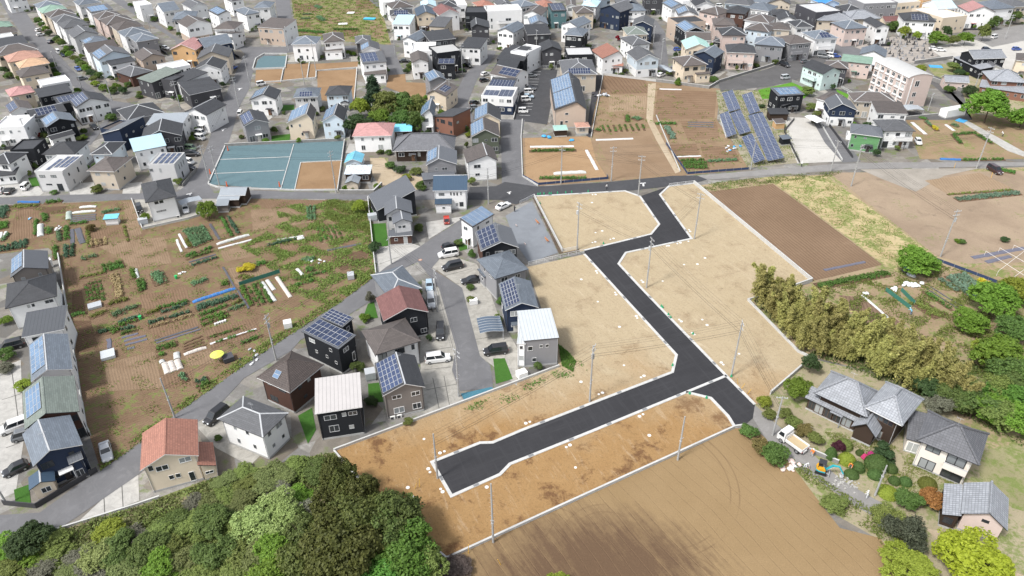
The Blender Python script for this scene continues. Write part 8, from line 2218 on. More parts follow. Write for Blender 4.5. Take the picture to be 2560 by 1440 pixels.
_crown_cache={}
def crown_variant(kind,v):
	"""unit-ish crown (radius 1, height from .25 to 1 of tree height mapped later) cached per species and variant"""
	key=(kind,v)
	if key in _crown_cache:return _crown_cache[key]
	gen=np.random.default_rng(hash((kind,v))%1000 if False else sum(map(ord,kind))*7+v*131)
	R=4.0
	if kind in ('conifer',):
		lobes=[(0,0,z,R*(1-z/10.5),R*(1-z/10.5),1.3) for z in (2.2,3.8,5.4,7.0,8.4)]
		P,Nn=crown_points(gen,lobes,44,20,.75,.6);q=leaf_quads(P,Nn,.40,1.6)
	elif kind in ('pine',):
		lobes=[(gen.uniform(-2,2),gen.uniform(-2,2),z,2.3,2.3,.7) for z in (2.0,3.6,5.2,6.6)]+[(0,0,7.6,1.8,1.8,.8)]
		P,Nn=crown_points(gen,lobes,60,22,.55,.5,.6);q=leaf_quads(P,Nn,.34,1.8)
	elif kind in ('cedar','dkolive'):
		lobes=[]
		for i in range(11):
			a=gen.uniform(0,6.28);rr=R*gen.uniform(.2,.72);z=3.0+gen.uniform(0,4.6)*(1-rr/R*.55)
			lobes.append((math.cos(a)*rr,math.sin(a)*rr,z,1.5,1.5,1.5))
		lobes.append((0,0,4.2,2.6,2.6,3.3))
		P,Nn=crown_points(gen,lobes,52,26,.50,.74);q=leaf_quads(P,Nn,.25,1.4,.7)
	elif kind in ('grey','greyg','twig','airy','scrub'):
		lobes=[]
		for i in range(8):
			a=gen.uniform(0,6.28);rr=R*gen.uniform(.15,.68)
			lobes.append((math.cos(a)*rr,math.sin(a)*rr,3.2+gen.uniform(0,3.2),1.8,1.8,1.7))
		P,Nn=crown_points(gen,lobes,62,18,.62,.45);q=leaf_quads(P,Nn,.23,2.6 if kind !='airy' else 1.6,.9)
	else:
		lobes=[(0,0,4.6,2.6,2.6,2.6)]
		for i in range(9):
			a=6.28*i/9+gen.uniform(-.4,.4);rr=R*gen.uniform(.42,.70)
			lobes.append((math.cos(a)*rr,math.sin(a)*rr,3.0+gen.uniform(0,3.0),1.65,1.65,1.45))
		for i in range(3):lobes.append((gen.uniform(-1.2,1.2),gen.uniform(-1.2,1.2),6.4,1.5,1.5,1.2))
		P,Nn=crown_points(gen,lobes,38,24,.50,.70);q=leaf_quads(P,Nn,.27,1.5,.75)
	# normalise to radius 1 and height 0..1
	zmax=q[...,2].max();rmax=np.percentile(np.hypot(q[...,0],q[...,1]),97)
	q=q/np.array([rmax,rmax,zmax])
	me=quads_mesh('crown',q,LM(kind))
	tm=trunk_mesh(gen,1.0,.045,.8);tme=tm.mesh('trunk',[BARKG if kind in ('grey','pale','airy') else BARK])
	_crown_cache[key]=(me,tme)
	return _crown_cache[key]

_tn=[0]
def tree(label,x,y,R,H,kind,name=None,group=None,cat='tree'):
	_tn[0]+=1;i=_tn[0]
	me,tme=crown_variant(kind,i%3)
	shrub=H<3.3
	r=empty(name or ('shrub' if shrub else 'tree'),(x,y,0),(i*2.399)%6.28);tag(r,label,'shrub' if shrub else cat,group)
	c=link('crown',me,r);c.scale=(R,R,H)
	if shrub:c.location.z=-.12*H
	t=link('trunk',tme,r);t.scale=(max(.7,R*.8),max(.7,R*.8),H)
	return r
for lab,x,y,R,H,kind in TREES:tree(lab,x,y,R,H,kind)
WLAB={'cedar':'brownish-olive evergreen tree','dkolive':'dark olive evergreen tree','vivid':'vivid green broadleaf tree','olive':'olive green bushy tree','olivelime':'yellow-olive rounded tree','scrub':'tangled dull green thicket','grey':'grey-green leafless thicket','bright':'bright green young tree','pale':'pale green new-leaved tree','dark':'dark round bush','lime':'yellow-green bush','twig':'bare brown twig bush'}
for x,y,R,H,kind in WOODS:
	where='beside the road bend' if x<-58 else 'below the terracotta house' if x<-45 else 'below the white house' if x<-30 else 'beside the bare lot'
	tree('%s in the wood %s, %s'%(WLAB[kind],where,'at the bottom edge' if y<68 else 'at its upper edge' if y>76 else 'in its middle'),x,y,R,H,kind,group='trees and scrub of the lower left wood')

# clipped shrubs
_topc={}
def topiary(label,x,y,rx,hz,form,kind):
	key=(form,kind)
	if key not in _topc:
		gen=np.random.default_rng(len(_topc)+5)
		n=5200
		d=gen.normal(0,1,(n,3));d/=np.linalg.norm(d,axis=1,keepdims=True);d[:,2]=np.abs(d[:,2]) if form !='ball' else d[:,2]
		rr=1+gen.normal(0,.018,(n,1));P=d*rr
		if form=='layered':
			z=P[:,2];f=.80+.20*np.abs(np.sin(z*9.5));P[:,:2]*=f[:,None]
		q=leaf_quads(P,d,.085,1.3,.45,gen)
		base=bmesh.new();bmesh.ops.create_icosphere(base,subdivisions=3,radius=.955)
		_topc[key]=quads_mesh('clipped_foliage',q,LM(kind))
		bm_me=bpy.data.meshes.new('core');
		bmesh.ops.bisect_plane(base,geom=base.verts[:]+base.edges[:]+base.faces[:],plane_co=(0,0,0),plane_no=(0,0,-1),clear_outer=True)
		base.to_mesh(bm_me);base.free();bm_me.materials.append(LM(kind));_topc[key,'core']=bm_me
	r=empty('clipped_shrub',(x,y,0),rx*3);tag(r,label,'shrub','clipped shrubs in the farmstead garden')
	z0=.25 if hz>1.5 else .05
	a=link('clipped_foliage',_topc[key],r,(0,0,z0));a.scale=(rx,rx,hz)
	if form=='dome':c=link('inner_foliage',_topc[key,'core'],r,(0,0,z0));c.scale=(rx,rx,hz)
	s=MB();s.tube((0,0,0),(0,0,z0+hz*.5),.08,.05,n=6);s.obj('stem',BARK,r)
	return r
for lab,x,y,rx,hz,form,kind in TOPI:topiary(lab,x,y,rx,hz,form,kind)

# bamboo
def bamboo_variant(v):
	gen=np.random.default_rng(900+v)
	mb=MB();Q=[]
	for k in range(7):
		bx,by=gen.uniform(-1.1,1.1,2);H=gen.uniform(6.4,10.2);lx,ly=gen.normal(0,1.3,2)
		pts=[Vector((bx+lx*(t**2.2),by+ly*(t**2.2),H*t-(t**4)*.8)) for t in np.linspace(0,1,8)]
		for i in range(7):mb.tube(pts[i],pts[i+1],.055*(1-i/9),.055*(1-(i+1)/9),n=5,cap=False)
		for t in np.linspace(.30,1.0,26):
			i=min(6,int(t*7));p=np.array(pts[i].lerp(pts[i+1],t*7-i))
			nb=3
			for j in range(nb):
				a=gen.uniform(0,6.28);ln=(1.7-1.25*t)*gen.uniform(.6,1.1)
				d=np.array([math.cos(a),math.sin(a),.25])
				ts=gen.uniform(.15,1,16)[:,None]
				pp=p+d*ln*ts+np.array([0,0,-.75])*(ln*ts**2)+gen.normal(0,.12,(16,3))
				Q.append(leaf_quads(pp,np.tile(np.array([d[0]*.4,d[1]*.4,.9]),(16,1)),.19,2.4,.5,gen))
	return quads_mesh('foliage',np.concatenate(Q),LM('bamboo')),mb.mesh('culms',[plain('bamboo culm',(.26,.27,.12),.5)])
BAM=[bamboo_variant(v) for v in range(4)]
def inside(x,y,P):
	c=False
	for i in range(len(P)):
		(x0,y0),(x1,y1)=P[i-1],P[i]
		if (y0>y) !=(y1>y) and x<(x1-x0)*(y-y0)/(y1-y0)+x0:c=not c
	return c
rb_=random.Random(4);BAMBOO=[]
for _ in range(9000):
	x,y=rb_.uniform(40,110),rb_.uniform(75,135)
	if inside(x,y,BAMBOO_AREA) and all((x-b[0])**2+(y-b[1])**2>3.4 for b in BAMBOO):BAMBOO.append((x,y,rb_.uniform(.55,1.1),rb_.uniform(0,6.28)))
	if len(BAMBOO)>=100:break
for i,(x,y,s,a) in enumerate(BAMBOO):
	fo,cu=BAM[i%4]
	r=empty('bamboo_clump',(x,y,0),a);r.scale=(s,s,s)
	tag(r,'yellow-green bamboo clump in the grove, %s'%('beside the notch of the bare lot' if x<58 else 'behind the tiled farmhouse' if x<68 else 'behind the cream farm house' if x<80 else 'at its right end'),'bamboo','bamboo clumps of the grove')
	link('foliage',fo,r);link('culms',cu,r)

# --- crop rows, films and tunnels
FILM=plain('mulch film black',(.085,.085,.10),.35,.5);FILMP=plain('mulch film violet-grey',(.12,.12,.155),.4,.4)
WFILM=plain('white film',(.56,.56,.56),.4,.4,0,.12,2.);TUN=plain('row cover white',(.52,.53,.51),.5,.3,0,.12,3.);TUNP=plain('row cover pinkish',(.55,.50,.45),.5,.3,0,.1,3.);TUNG=plain('row cover greenish',(.34,.40,.35),.5,.3,0,.15,3.)
BTARP=plain('blue tarpaulin',(.04,.16,.42),.45,.4,0,.15,2.);TNET=plain('teal net',(.05,.17,.13),.7,.2,0,.2,3.);RIDGE=GM['vp_dark']
KL={'leek':'blue-green onion row','leafy':'green vegetable row','bright':'bright green vegetable row','leafyblue':'grey-green leafy row','leafythin':'sparse young green row','lime':'yellow-green vegetable row','cabbage':'pale cabbage row','weedlime':'strip of yellow-green weeds','straw':'strip of dry straw','yellow':'yellow flowering row',
	  'film':'dark mulch strip','filmpurple':'violet-grey mulch strip','whitefilm':'white film strip','tunnel':'white row tunnel','tunnelpink':'pinkish row tunnel','tunnelgreen':'greenish row tunnel','bluetunnel':'long blue tarpaulin tunnel','bluetarp':'blue tarpaulin strip','tealnet':'teal net fence','ridge':'bare soil ridge'}
def row(label,x0,y0,x1,y1,w,kind):
	a=Vector((x0,y0));b=Vector((x1,y1));d=b-a;ln=d.length;rz=math.atan2(d.y,d.x)
	gen=np.random.default_rng(int(abs(x0*13+y0*7)*10)%100000)
	if kind in ('tunnel','tunnelpink','tunnelgreen','bluetunnel'):
		r=empty('row_tunnel',(a.x,a.y,.05),rz);mb=MB();n=max(3,int(ln/.8));hh=w*.55
		rings=[]
		for i in range(n+1):
			x=ln*i/n;k=.9+.1*math.cos(i*2.1);s=1 if 0<i<n else .45
			rings.append([(x,-w/2*math.cos(t),hh*s*k*math.sin(t)) for t in np.linspace(0,math.pi,9)])
		mb.loft(rings);mb.obj('cover',{'tunnel':TUN,'tunnelpink':TUNP,'tunnelgreen':TUNG,'bluetunnel':BTARP}[kind],r)
		for i in range(1,n):
			hb=MB();p=rings[i]
			for u,v in zip(p[:-1],p[1:]):hb.tube(Vector(u)*1.0+Vector((0,0,.01)),Vector(v)+Vector((0,0,.01)),.018,n=4,cap=False)
			hb.obj('hoop',TRIM_S,r)
		return tag(r,label,'row cover')
	if kind in ('film','filmpurple','whitefilm','bluetarp','ridge'):
		mb=MB();n=max(2,int(ln/.9));hh=.14 if kind !='bluetarp' else .35
		rings=[]
		for i in range(n+1):
			x=ln*i/n;j=gen.normal(0,.03);wv=w*gen.uniform(.9,1.08)
			rings.append([(x,-wv/2+j,0),(x,-wv*.36+j,hh*gen.uniform(.8,1.1)),(x,wv*.36+j,hh*gen.uniform(.8,1.1)),(x,wv/2+j,0)])
		mb.loft(rings)
		o=mb.obj('mulch_strip' if kind !='ridge' else 'soil_ridge',{'film':FILM,'filmpurple':FILMP,'whitefilm':WFILM,'bluetarp':BTARP,'ridge':RIDGE}[kind],None,(a.x,a.y,.045),rz)
		return tag(o,label,'strip')
	if kind=='tealnet':
		r=empty('net_fence',(a.x,a.y,.04),rz);mb=MB();mb.box((ln/2,0,.55),(ln,.02,.95));mb.obj('net',TNET,r)
		k=max(1,int(ln/1.8));pm=MB();pm.tube((0,0,0),(0,0,1.2),.025,n=6);pme=pm.mesh('post',[TRIM_S])
		for i in range(k+1):link('post',pme,r,(ln*i/k,.03,0))
		return tag(r,label,'net')
	# planted row: soil ridge and foliage
	r=empty('crop_row',(a.x,a.y,.04),rz)
	mb=MB();mb.loft([[(x,-w*.8,0),(x,-w*.45,.12),(x,w*.45,.12),(x,w*.8,0)] for x in (-.3,ln+.3)]);mb.obj('soil_ridge',RIDGE,r)
	mk={'bright':'vivid','leafythin':'leafy','leafy':'leafy','lime':'olivelime'}.get(kind,kind)
	hh={'leek':.55,'leafythin':.35,'weedlime':.4,'straw':.5,'cabbage':.45}.get(kind,.62)
	cov={'leafythin':.45,'weedlime':.8}.get(kind,1.0)
	npl=max(4,int(ln*w/.13*cov));npl=min(npl,380);per=16
	px=gen.uniform(0,ln,npl);py=gen.normal(0,w*.24,npl);sz=gen.uniform(.7,1.25,npl)
	e=gen.normal(0,1,(npl,per,3));e/=np.linalg.norm(e,axis=2,keepdims=True);e[...,2]=np.abs(e[...,2])
	rad=.30 if kind !='leek' else .18
	P=np.stack([px,py,np.full(npl,.10)],1)[:,None,:]+e*np.array([rad,rad,hh])*sz[:,None,None]
	nq=e+np.array([0,0,.3])
	Q=leaf_quads(P.reshape(-1,3),nq.reshape(-1,3),.19 if kind !='cabbage' else .26,1.6 if kind !='leek' else 2.6,.5,gen)
	link('foliage',quads_mesh('foliage',Q,LM(mk)),r)
	return tag(r,label,'crop row')
_rg={}
for where,x0,y0,x1,y1,w,kind in ROWS:
	lab=KL[kind]+' '+where.replace('@','in the vegetable field ')
	_o=row(lab,x0,y0,x1,y1,w,kind);_rg.setdefault(lab,[]).append(_o)
for lab,lst in _rg.items():
	if len(lst)>1:
		for o in lst:o['group']='alike rows: '+lab

# --- ground-mounted solar racks
def solar_rack(label,A,B,C,z0,z1):
	"""tilted sideways: the A side is low, the B-C side high"""
	A,B,C=Vector((*A,z0)),Vector((*B,z1)),Vector((*C,z1))
	Y=C-B;d=Y.length;Y.normalize()
	X=B-A;X-=Y*X.dot(Y);w=X.length;X.normalize();nrm=X.cross(Y);A=B-X*w
	r=empty('solar_rack',(A.x,A.y,0));tag(r,label,'solar panels','ground-mounted solar racks')
	o=A-Vector((A.x,A.y,0))
	nx=max(2,round(w/1.65));ny=max(2,round(d/1.05));mw,mh=w/nx,d/ny
	me=module_mesh('blue',mw-.04,mh-.04);rot=Matrix((X,Y,nrm)).transposed().to_4x4()
	for i in range(nx):
		for j in range(ny):
			m=link('module',me,r);m.matrix_local=Matrix.Translation(o+X*mw*(i+.5)+Y*mh*(j+.5)) @ rot
	fb=MB()
	for v in (.06,.5,.94):fb.tube(o+Y*d*v-nrm*.08,o+Y*d*v+X*w-nrm*.08,.045,n=6)
	fb.obj('frame',TRIM_S,r)
	pm=MB();pm.tube((0,0,0),(0,0,1),.045,n=6);pme=pm.mesh('post',[TRIM_S])
	for u in np.linspace(.04,.96,max(2,int(w/3)+1)):
		for v in (.06,.94):
			p=o+X*w*u+Y*d*v;q=link('post',pme,r,(p.x,p.y,0));q.scale=(1,1,p.z-.1)
solar_rack('ground solar rack, upper left of six beside the far fields',(72.5,230.8),(75.9,229.0),(78.1,247.6),0.7,2.0)
solar_rack('ground solar rack, upper right of six beside the far fields',(78.6,228.4),(81.7,226.6),(84.2,245.3),0.7,2.0)
solar_rack('narrow ground solar rack at the left, middle row of six',(66.4,209.3),(68.9,207.6),(71.3,227.0),0.7,2.0)
solar_rack('ground solar rack in the centre, middle row of six',(70.7,211.7),(73.8,209.6),(75.6,227.9),0.7,2.0)
solar_rack('longest ground solar rack, right of the six',(73.4,191.1),(77.6,189.5),(82.0,225.5),0.7,2.0)
solar_rack('ground solar rack nearest the farm road, lowest left',(69.1,190.2),(71.9,188.5),(73.6,207.7),0.7,2.0)

# --- white trim of the apartment block
_r=HOBJ['four-storey pink apartment block with arched roof and white window surrounds']
_w,_d=APT[2],APT[3]
for i in range(6):
	for z in (1.7,4.3,6.9,9.3):
		m=MB();m.box((-_w/2+.15+(_w-.3)*(.09+.164*i),-_d/2-.02,z-.86),(2.0,.42,.34));m.obj('window_sill',TRIM_W,_r)
for i in (0,2,4):
	m=MB();m.box((-_w/2+.15+(_w-.3)*(.172+.164*i),-_d/2+.09,5.3),(.45,.22,10.6));m.obj('pilaster',TRIM_W,_r)
m=MB();m.box((_w/2-.09,-_d/2+_d*.2,5.2),(.2,.3,10.0));m.obj('pilaster',TRIM_W,_r)
m=MB();m.box((0,-_d/2+.05,10.55),(_w+.3,.35,.22));m.obj('cornice',TRIM_W,_r)

# --- carports
POLYC=plain('polycarbonate',(.34,.38,.42),.25,.5);POLYD=plain('polycarbonate smoke',(.09,.12,.16),.2,.6)
def carport(label,A,B,C,h,mt,ribs=6):
	A,B,C=Vector(A),Vector(B),Vector(C)
	X=(B-A);w=X.length;X.normalize();Y=Vector((-X.y,X.x));d=abs((C-B).dot(Y))
	r=empty('carport',(A.x,A.y,0),math.atan2(X.y,X.x));tag(r,label,'carport')
	mb=MB();n=8
	for i in range(n):
		u0,u1=i/n,(i+1)/n;f=lambda u:h+.28*math.sin(math.pi*min(1,u*1.1+.05))
		for s,zz in ((1,0),(-1,-.03)):
			q=[(w*u0,0,f(u0)+zz),(w*u1,0,f(u1)+zz),(w*u1,d,f(u1)+zz),(w*u0,d,f(u0)+zz)]
			mb.poly(q if s>0 else q[::-1])
	mb.obj('canopy',mt,r)
	for j in range(ribs+1):
		rb=MB()
		for i in range(n):
			u0,u1=i/n,(i+1)/n
			rb.tube((w*u0,d*j/ribs,f(u0)+.02),(w*u1,d*j/ribs,f(u1)+.02),.035,n=5,cap=False)
		rb.obj('rib',TRIM_S,r)
	for y in (.3,d-.3):
		pm=MB();pm.box((w-.15,y,(h+.1)/2),(.1,.1,h+.1));pm.obj('post',TRIM_S,r)
	return r
carport('smoke-tinted carport in the cul-de-sac above a black minivan',(-6.2,109.18),(-1.63,109.96),(-2.67,114.78),2.4,POLYD)
carport('pale ribbed carport between the lone white house and bright tree',(-83.7,164.1),(-79.4,167.3),(-80.4,170.0),2.3,POLYC)
carport('glass carport beside the pink apartment block',(128.7,224.6),(134.2,224.7),(136.1,229.1),2.3,POLYC)
carport('white flat carport beside the navy gambrel house',(95.7,214.5),(99.3,215.7),(100.1,222.3),2.3,TRIM_W,3)
carport('white flat carport beside the beige slim house, top centre',(-36.9,291.5),(-30.9,292.3),(-31.7,297.9),2.3,TRIM_W,3)
carport('grey carport at the foot of the right-hand street',(59.9,267.5),(62.3,268.4),(64.2,278.3),2.1,POLYC,3)

# --- trucks and excavator
def between(a,b):return ((a[0]+b[0])/2,(a[1]+b[1])/2,math.atan2(b[1]-a[1],b[0]-a[0]))
_x,_y,_a=between((-16.2,159.6),(-15.8,155.7))
kei_truck('small red truck on the white forecourt of the navy-roofed house',_x,_y,_a,'red',plain('red load',(.45,.05,.03),.7))
_x,_y,_a=between((45.99,79.88),(43.39,83.66))
kei_truck('white tipper truck with sandy cargo bed on the farm lane',_x,_y,_a,'white',plain('sand load',(.42,.33,.20),.9),S=1.42)

def excavator(label,x,y,rz):
	r=empty('excavator',(x,y,.06),rz);tag(r,label,'excavator')
	yel=plain('excavator yellow',(.60,.30,.02),.45);cy=plain('excavator teal',(.03,.36,.42),.45);dk=TRIM_D
	for s in (-1,1):
		m=MB();prof=[(-.85,.12),(-.7,0),(.7,0),(.85,.12),(.85,.34),(.7,.46),(-.7,.46),(-.85,.34)]
		m.loft([[(px,s*.62-.15,pz) for px,pz in prof],[(px,s*.62+.15,pz) for px,pz in prof]]);m.obj('track',TYRE,r)
	m=MB();m.box((0,0,.36),(1.0,.95,.22));m.obj('undercarriage',dk,r)
	m=MB();prof=[(.55,-.6),(.6,.6),(-.3,.68),(-.75,.5),(-.9,0),(-.75,-.5),(-.3,-.68)]
	m.prism(prof,.50,.72,0);m.obj('turntable',cy,r)
	m=MB();m.prism([(a*.98,b*.96) for a,b in prof if a<.56],.72,1.18,0);m.obj('engine_cover',yel,r)
	m=MB();m.box((-.25,.1,1.32),(.55,.6,.12));m.box((-.48,.1,1.55),(.12,.55,.5));m.obj('seat',dk,r)
	m=MB();m.box((-.1,0,2.15),(1.1,1.05,.09));
	for px,py in ((.4,.48),(.4,-.48),(-.6,.48),(-.6,-.48)):m.box((px,py,1.62),(.06,.06,1.0))
	m.obj('canopy',dk,r)
	m=MB()
	def arm(p,q,w0,w1):
		p,q=Vector(p),Vector(q);d=(q-p).normalized();up=Vector((0,1,0)).cross(d).normalized()
		m.loft([[c+Vector((0,sy*.09,0))+up*sz*wd for sy,sz in ((-1,-1),(1,-1),(1,1),(-1,1))] for c,wd in ((p,w0),(q,w1))])
	arm((.55,-.1,.9),(1.35,-.1,2.15),.13,.14);arm((1.3,-.1,2.12),(2.25,-.1,2.30),.14,.10);m.obj('boom',cy,r)
	m=MB();arm((2.2,-.1,2.34),(3.0,-.1,1.15),.11,.07);m.obj('arm',cy,r)
	m=MB();arm((.75,-.1,1.0),(1.55,-.1,1.95),.05,.05);m.obj('hydraulic_ram',TRIM_S,r)
	m=MB();pr=[(3.0,1.2),(3.15,.85),(3.05,.5),(2.75,.38),(2.62,.52),(2.85,.62),(2.88,.95)]
	m.loft([[(px,-.36,pz) for px,pz in pr],[(px,.16,pz) for px,pz in pr]]);m.obj('bucket',TRIM_S,r)
	m=MB();m.box((1.15,0,.30),(.08,1.5,.42));m.box((.95,.35,.3),(.5,.08,.1));m.box((.95,-.35,.3),(.5,.08,.1));m.obj('blade',TRIM_S,r)
_p,_q=(47.35,76.21),(50.42,74.57)
excavator('small yellow and teal excavator breaking concrete on the farm lane',_p[0],_p[1],math.atan2(_q[1]-_p[1],_q[0]-_p[0]))

# rubble where the excavator works
gen=np.random.default_rng(3);mb=MB()
_c=(50.06,73.95)
for i in range(70):
	s=gen.uniform(.08,.38);px,py=gen.normal(_c[0],1.1),gen.normal(_c[1],.7)
	mb.box((px,py,.06+s*.25),(s,s*gen.uniform(.6,1),s*.6),gen.uniform(0,3))
tag(mb.obj('rubble',GM['conc_white']),'broken concrete rubble in front of the excavator','rubble',kind='stuff')

# --- people
SKIN=plain('skin',(.45,.28,.20),.6);HAIR=plain('hair black',(.012,.011,.012),.7)
def person(label,x,y,rz,top,legs,hat=None,bend=0.0,hand=None):
	"""one skinned figure; bend leans the trunk forward"""
	c,s=math.cos(bend),math.sin(bend)
	def T(dx,z):# trunk points lean about the hip
		h=z-.92;return (dx+s*h,0,.92+c*h)
	hip=(0,0,.92);chest=T(0,1.32);neck=T(0,1.47);head=T(.02,1.62)
	V=[hip,T(0,1.1),chest,neck,head];R_=[(.16,.13),(.15,.12),(.19,.13),(.07,.07),(.105,.12)];E=[(0,1),(1,2),(2,3),(3,4)]
	for sd in (-1,1):
		b=len(V);sh=T(0,1.40)
		V+=[(sh[0],sd*.21,sh[2]),(sh[0]+.10+s*.15,sd*.26,sh[2]-.30),(sh[0]+.30+s*.1,sd*.20,sh[2]-.46),(sh[0]+.37+s*.1,sd*.19,sh[2]-.52)]
		R_+=[(.075,.075),(.055,.055),(.042,.042),(.05,.035)];E+=[(2,b),(b,b+1),(b+1,b+2),(b+2,b+3)]
		b=len(V)
		V+=[(0,sd*.10,.86),(.03*sd+.02,sd*.12,.48),(.05*sd-.02,sd*.13,.08),(.05*sd+.13,sd*.14,.05)]
		R_+=[(.10,.10),(.072,.072),(.05,.05),(.05,.04)];E+=[(0,b),(b,b+1),(b+1,b+2),(b+2,b+3)]
	me=bpy.data.meshes.new('person');me.from_pydata(V,E,[])
	o=link('person',me,None,(x,y,.06),rz)
	md=o.modifiers.new('skin','SKIN');md.use_smooth_shade=True
	for i,v in enumerate(me.skin_vertices[0].data):v.radius=R_[i];v.use_root=(i==0)
	sb=o.modifiers.new('sub','SUBSURF');sb.levels=1;sb.render_levels=1
	return tag(o,label,'person'),(T,head,top,legs,hat)
_people=[person(*a) for a in (
 ('person in white shirt walking along the dark road at the T-junction',*(25.7,174.7),2.8,(.70,.70,.70),(.03,.03,.04),None,.05),
 ('person in dark clothes standing at the edge of the grey plaza',*(0.9,162.6),1.0,(.03,.03,.035),(.03,.03,.04),None,.1),
 ('person in white hat and shirt walking beside the gravel lot',*(82.1,187.5),.4,(.66,.66,.64),(.05,.05,.06),(.7,.69,.62),.1),
 ('worker in orange vest behind the white tipper truck',*(47.06,79.41),3.6,(.66,.20,.05),(.55,.55,.54),(.72,.72,.7),.1),
 ('worker in pale clothes stooping beside the bags on the farm lane',*(44.99,76.89),5.2,(.60,.62,.64),(.55,.57,.60),(.72,.72,.7),.6),
 ('worker in orange stooping behind the yellow-green clipped ball',*(52.09,76.77),4.0,(.66,.20,.05),(.35,.36,.38),(.60,.25,.05),.7),
 ('worker in white overalls watching from the powdered lane',*(52.22,70.96),2.4,(.66,.67,.68),(.62,.63,.64),(.75,.75,.74),.15),
 ('person in pale blue bending in the right-hand garden',*(80.0,116.6),2.0,(.18,.45,.60),(.16,.22,.30),(.5,.6,.65),.9),
 ('person crouching in the far right garden by the path',*(150.2,207.3),2.0,(.55,.55,.53),(.08,.08,.10),(.6,.6,.58),.8))]
_dg=bpy.context.evaluated_depsgraph_get()
for o,(T,head,top,legs,hat) in _people:
	me=bpy.data.meshes.new_from_object(o.evaluated_get(_dg))
	o.modifiers.clear();o.data=me
	me.materials.clear()
	for nm,cl in (('top',top),('legs',legs)):me.materials.append(plain('cloth %s %.2f %.2f %.2f'%(nm,*cl),cl,.85,.1))
	me.materials.append(SKIN);me.materials.append(TYRE)
	hv=Vector(head)
	for p in me.polygons:
		c=p.center
		m=0 if c.z>.90 else 1
		if (c-hv).length<.17:m=2
		if c.z<.10:m=3
		if c.z>.5 and abs(c.y)>.15 and c.x>T(0,1.40)[0]+.31:m=2
		p.material_index=m;p.use_smooth=True
	hb=bmesh.new();bmesh.ops.create_icosphere(hb,subdivisions=2,radius=.125)
	for v in hb.verts:v.co.z*=.95;v.co=v.co+Vector((-.015,0,.03))+hv if v.co.z>-.02 else hv+Vector((v.co.x*1.25-.01,v.co.y*1.25,.01)) if hat else hv+Vector((v.co.x*.8-.05,v.co.y*.8,v.co.z))
	hm=bpy.data.meshes.new('hat');hb.to_mesh(hm);hb.free()
	hm.materials.append(plain('hat %.2f %.2f'%hat[:2],hat,.6) if hat else HAIR)
	link('hat' if hat else 'hair',hm,o)

# --- small countable things
LIDM=plain('drain lid',(.66,.66,.64),.6)
lb=MB();lb.tube((0,0,0),(0,0,.05),.26,n=16);LID_ME=lb.mesh('drain_lid',[LIDM,GRATE]);
LIDS=[(21.8,125.9),(21.9,125.1),(17.8,122.6),(25.0,117.4),(25.1,116.7),(21.16,113.87),(23.07,98.74),(23.67,99.14),(20.46,102.13),(12.15,97.73),(14.99,94.39),(15.68,94.76),(33.4,116.0),(33.7,115.4),(35.03,111.63),(35.31,111.15),(38.0,115.9),(38.53,114.09),(42.44,105.03),(38.49,102.57),(38.72,101.97),(2.02,87.5),(2.7,87.84),(21.27,88.81),(21.94,89.28)]+[(21.0,167.2),(20.3,151.5),(22.0,152.3),(23.5,148.2),(24.3,148.6),(19.1,146.8),(19.8,147.1),(43.0,152.3),(43.1,151.5),(38.9,145.8),(39.7,146.2),(36.2,144.8),(36.7,144.9),(41.7,146.8),(18.7,134.4),(18.8,133.6),(15.1,131.1),(28.1,130.4),(28.3,129.7),(32.6,130.0),(43.9,139.3),(38.6,136.6),(41.6,136.7),(21.6,171.7),(22.4,171.8)]+[(-14.72,84.2),(-11.87,81.09),(-11.19,81.43),(-13.45,77.82),(-13.12,77.15),(-16.24,74.14),(-11.21,73.79),(-10.88,73.25),(-15.3,72.45),(-4.23,74.04)]+[(8.43,82.02),(9.05,82.46),(9.56,77.7),(22.19,84.37)]
for i,(x,y) in enumerate(LIDS):
	o=link('drain_lid',LID_ME,None,(x,y,.03));s=1.15 if i%2 else .85;o.scale=(s,s,1)
	tag(o,'small white round drain lid set in the bare building land','drain lid','white drain lids on the building lots')

# graveyard
gb=MB();gb.box((0,0,.12),(1.0,1.0,.24));gb.box((0,0,.34),(.62,.62,.2));gb.box((0,0,.85),(.32,.30,.82))
gv=[gb.mesh('gravestone',[plain('granite %d'%i,(v,v,v*1.03),.35,.5)]) for i,v in enumerate((.10,.24,.36,.05))]
poly=[(143.7,302.1),(161.6,314.5),(168.0,319.3),(179.8,314.9),(172.0,291.7),(157.4,281.6),(152.6,285.0)]
gx0,gx1=min(p[0] for p in poly),max(p[0] for p in poly);gy0,gy1=min(p[1] for p in poly),max(p[1] for p in poly)
yy=gy0;k=0
while yy<gy1:
	xx=gx0
	while xx<gx1:
		px,py=xx+rnd.uniform(-.3,.3),yy+rnd.uniform(-.4,.4)
		if inside(px,py,poly) and rnd.random()<.78:
			o=link('gravestone',gv[rnd.choice((0,1,1,2,3))],None,(px,py,0),rnd.uniform(-.1,.1));s=rnd.uniform(.8,1.25);o.scale=(s,s,s)
			tag(o,'granite gravestone standing among many in the graveyard','gravestone','gravestones of the graveyard');k+=1
		xx+=2.6
	yy+=3.2

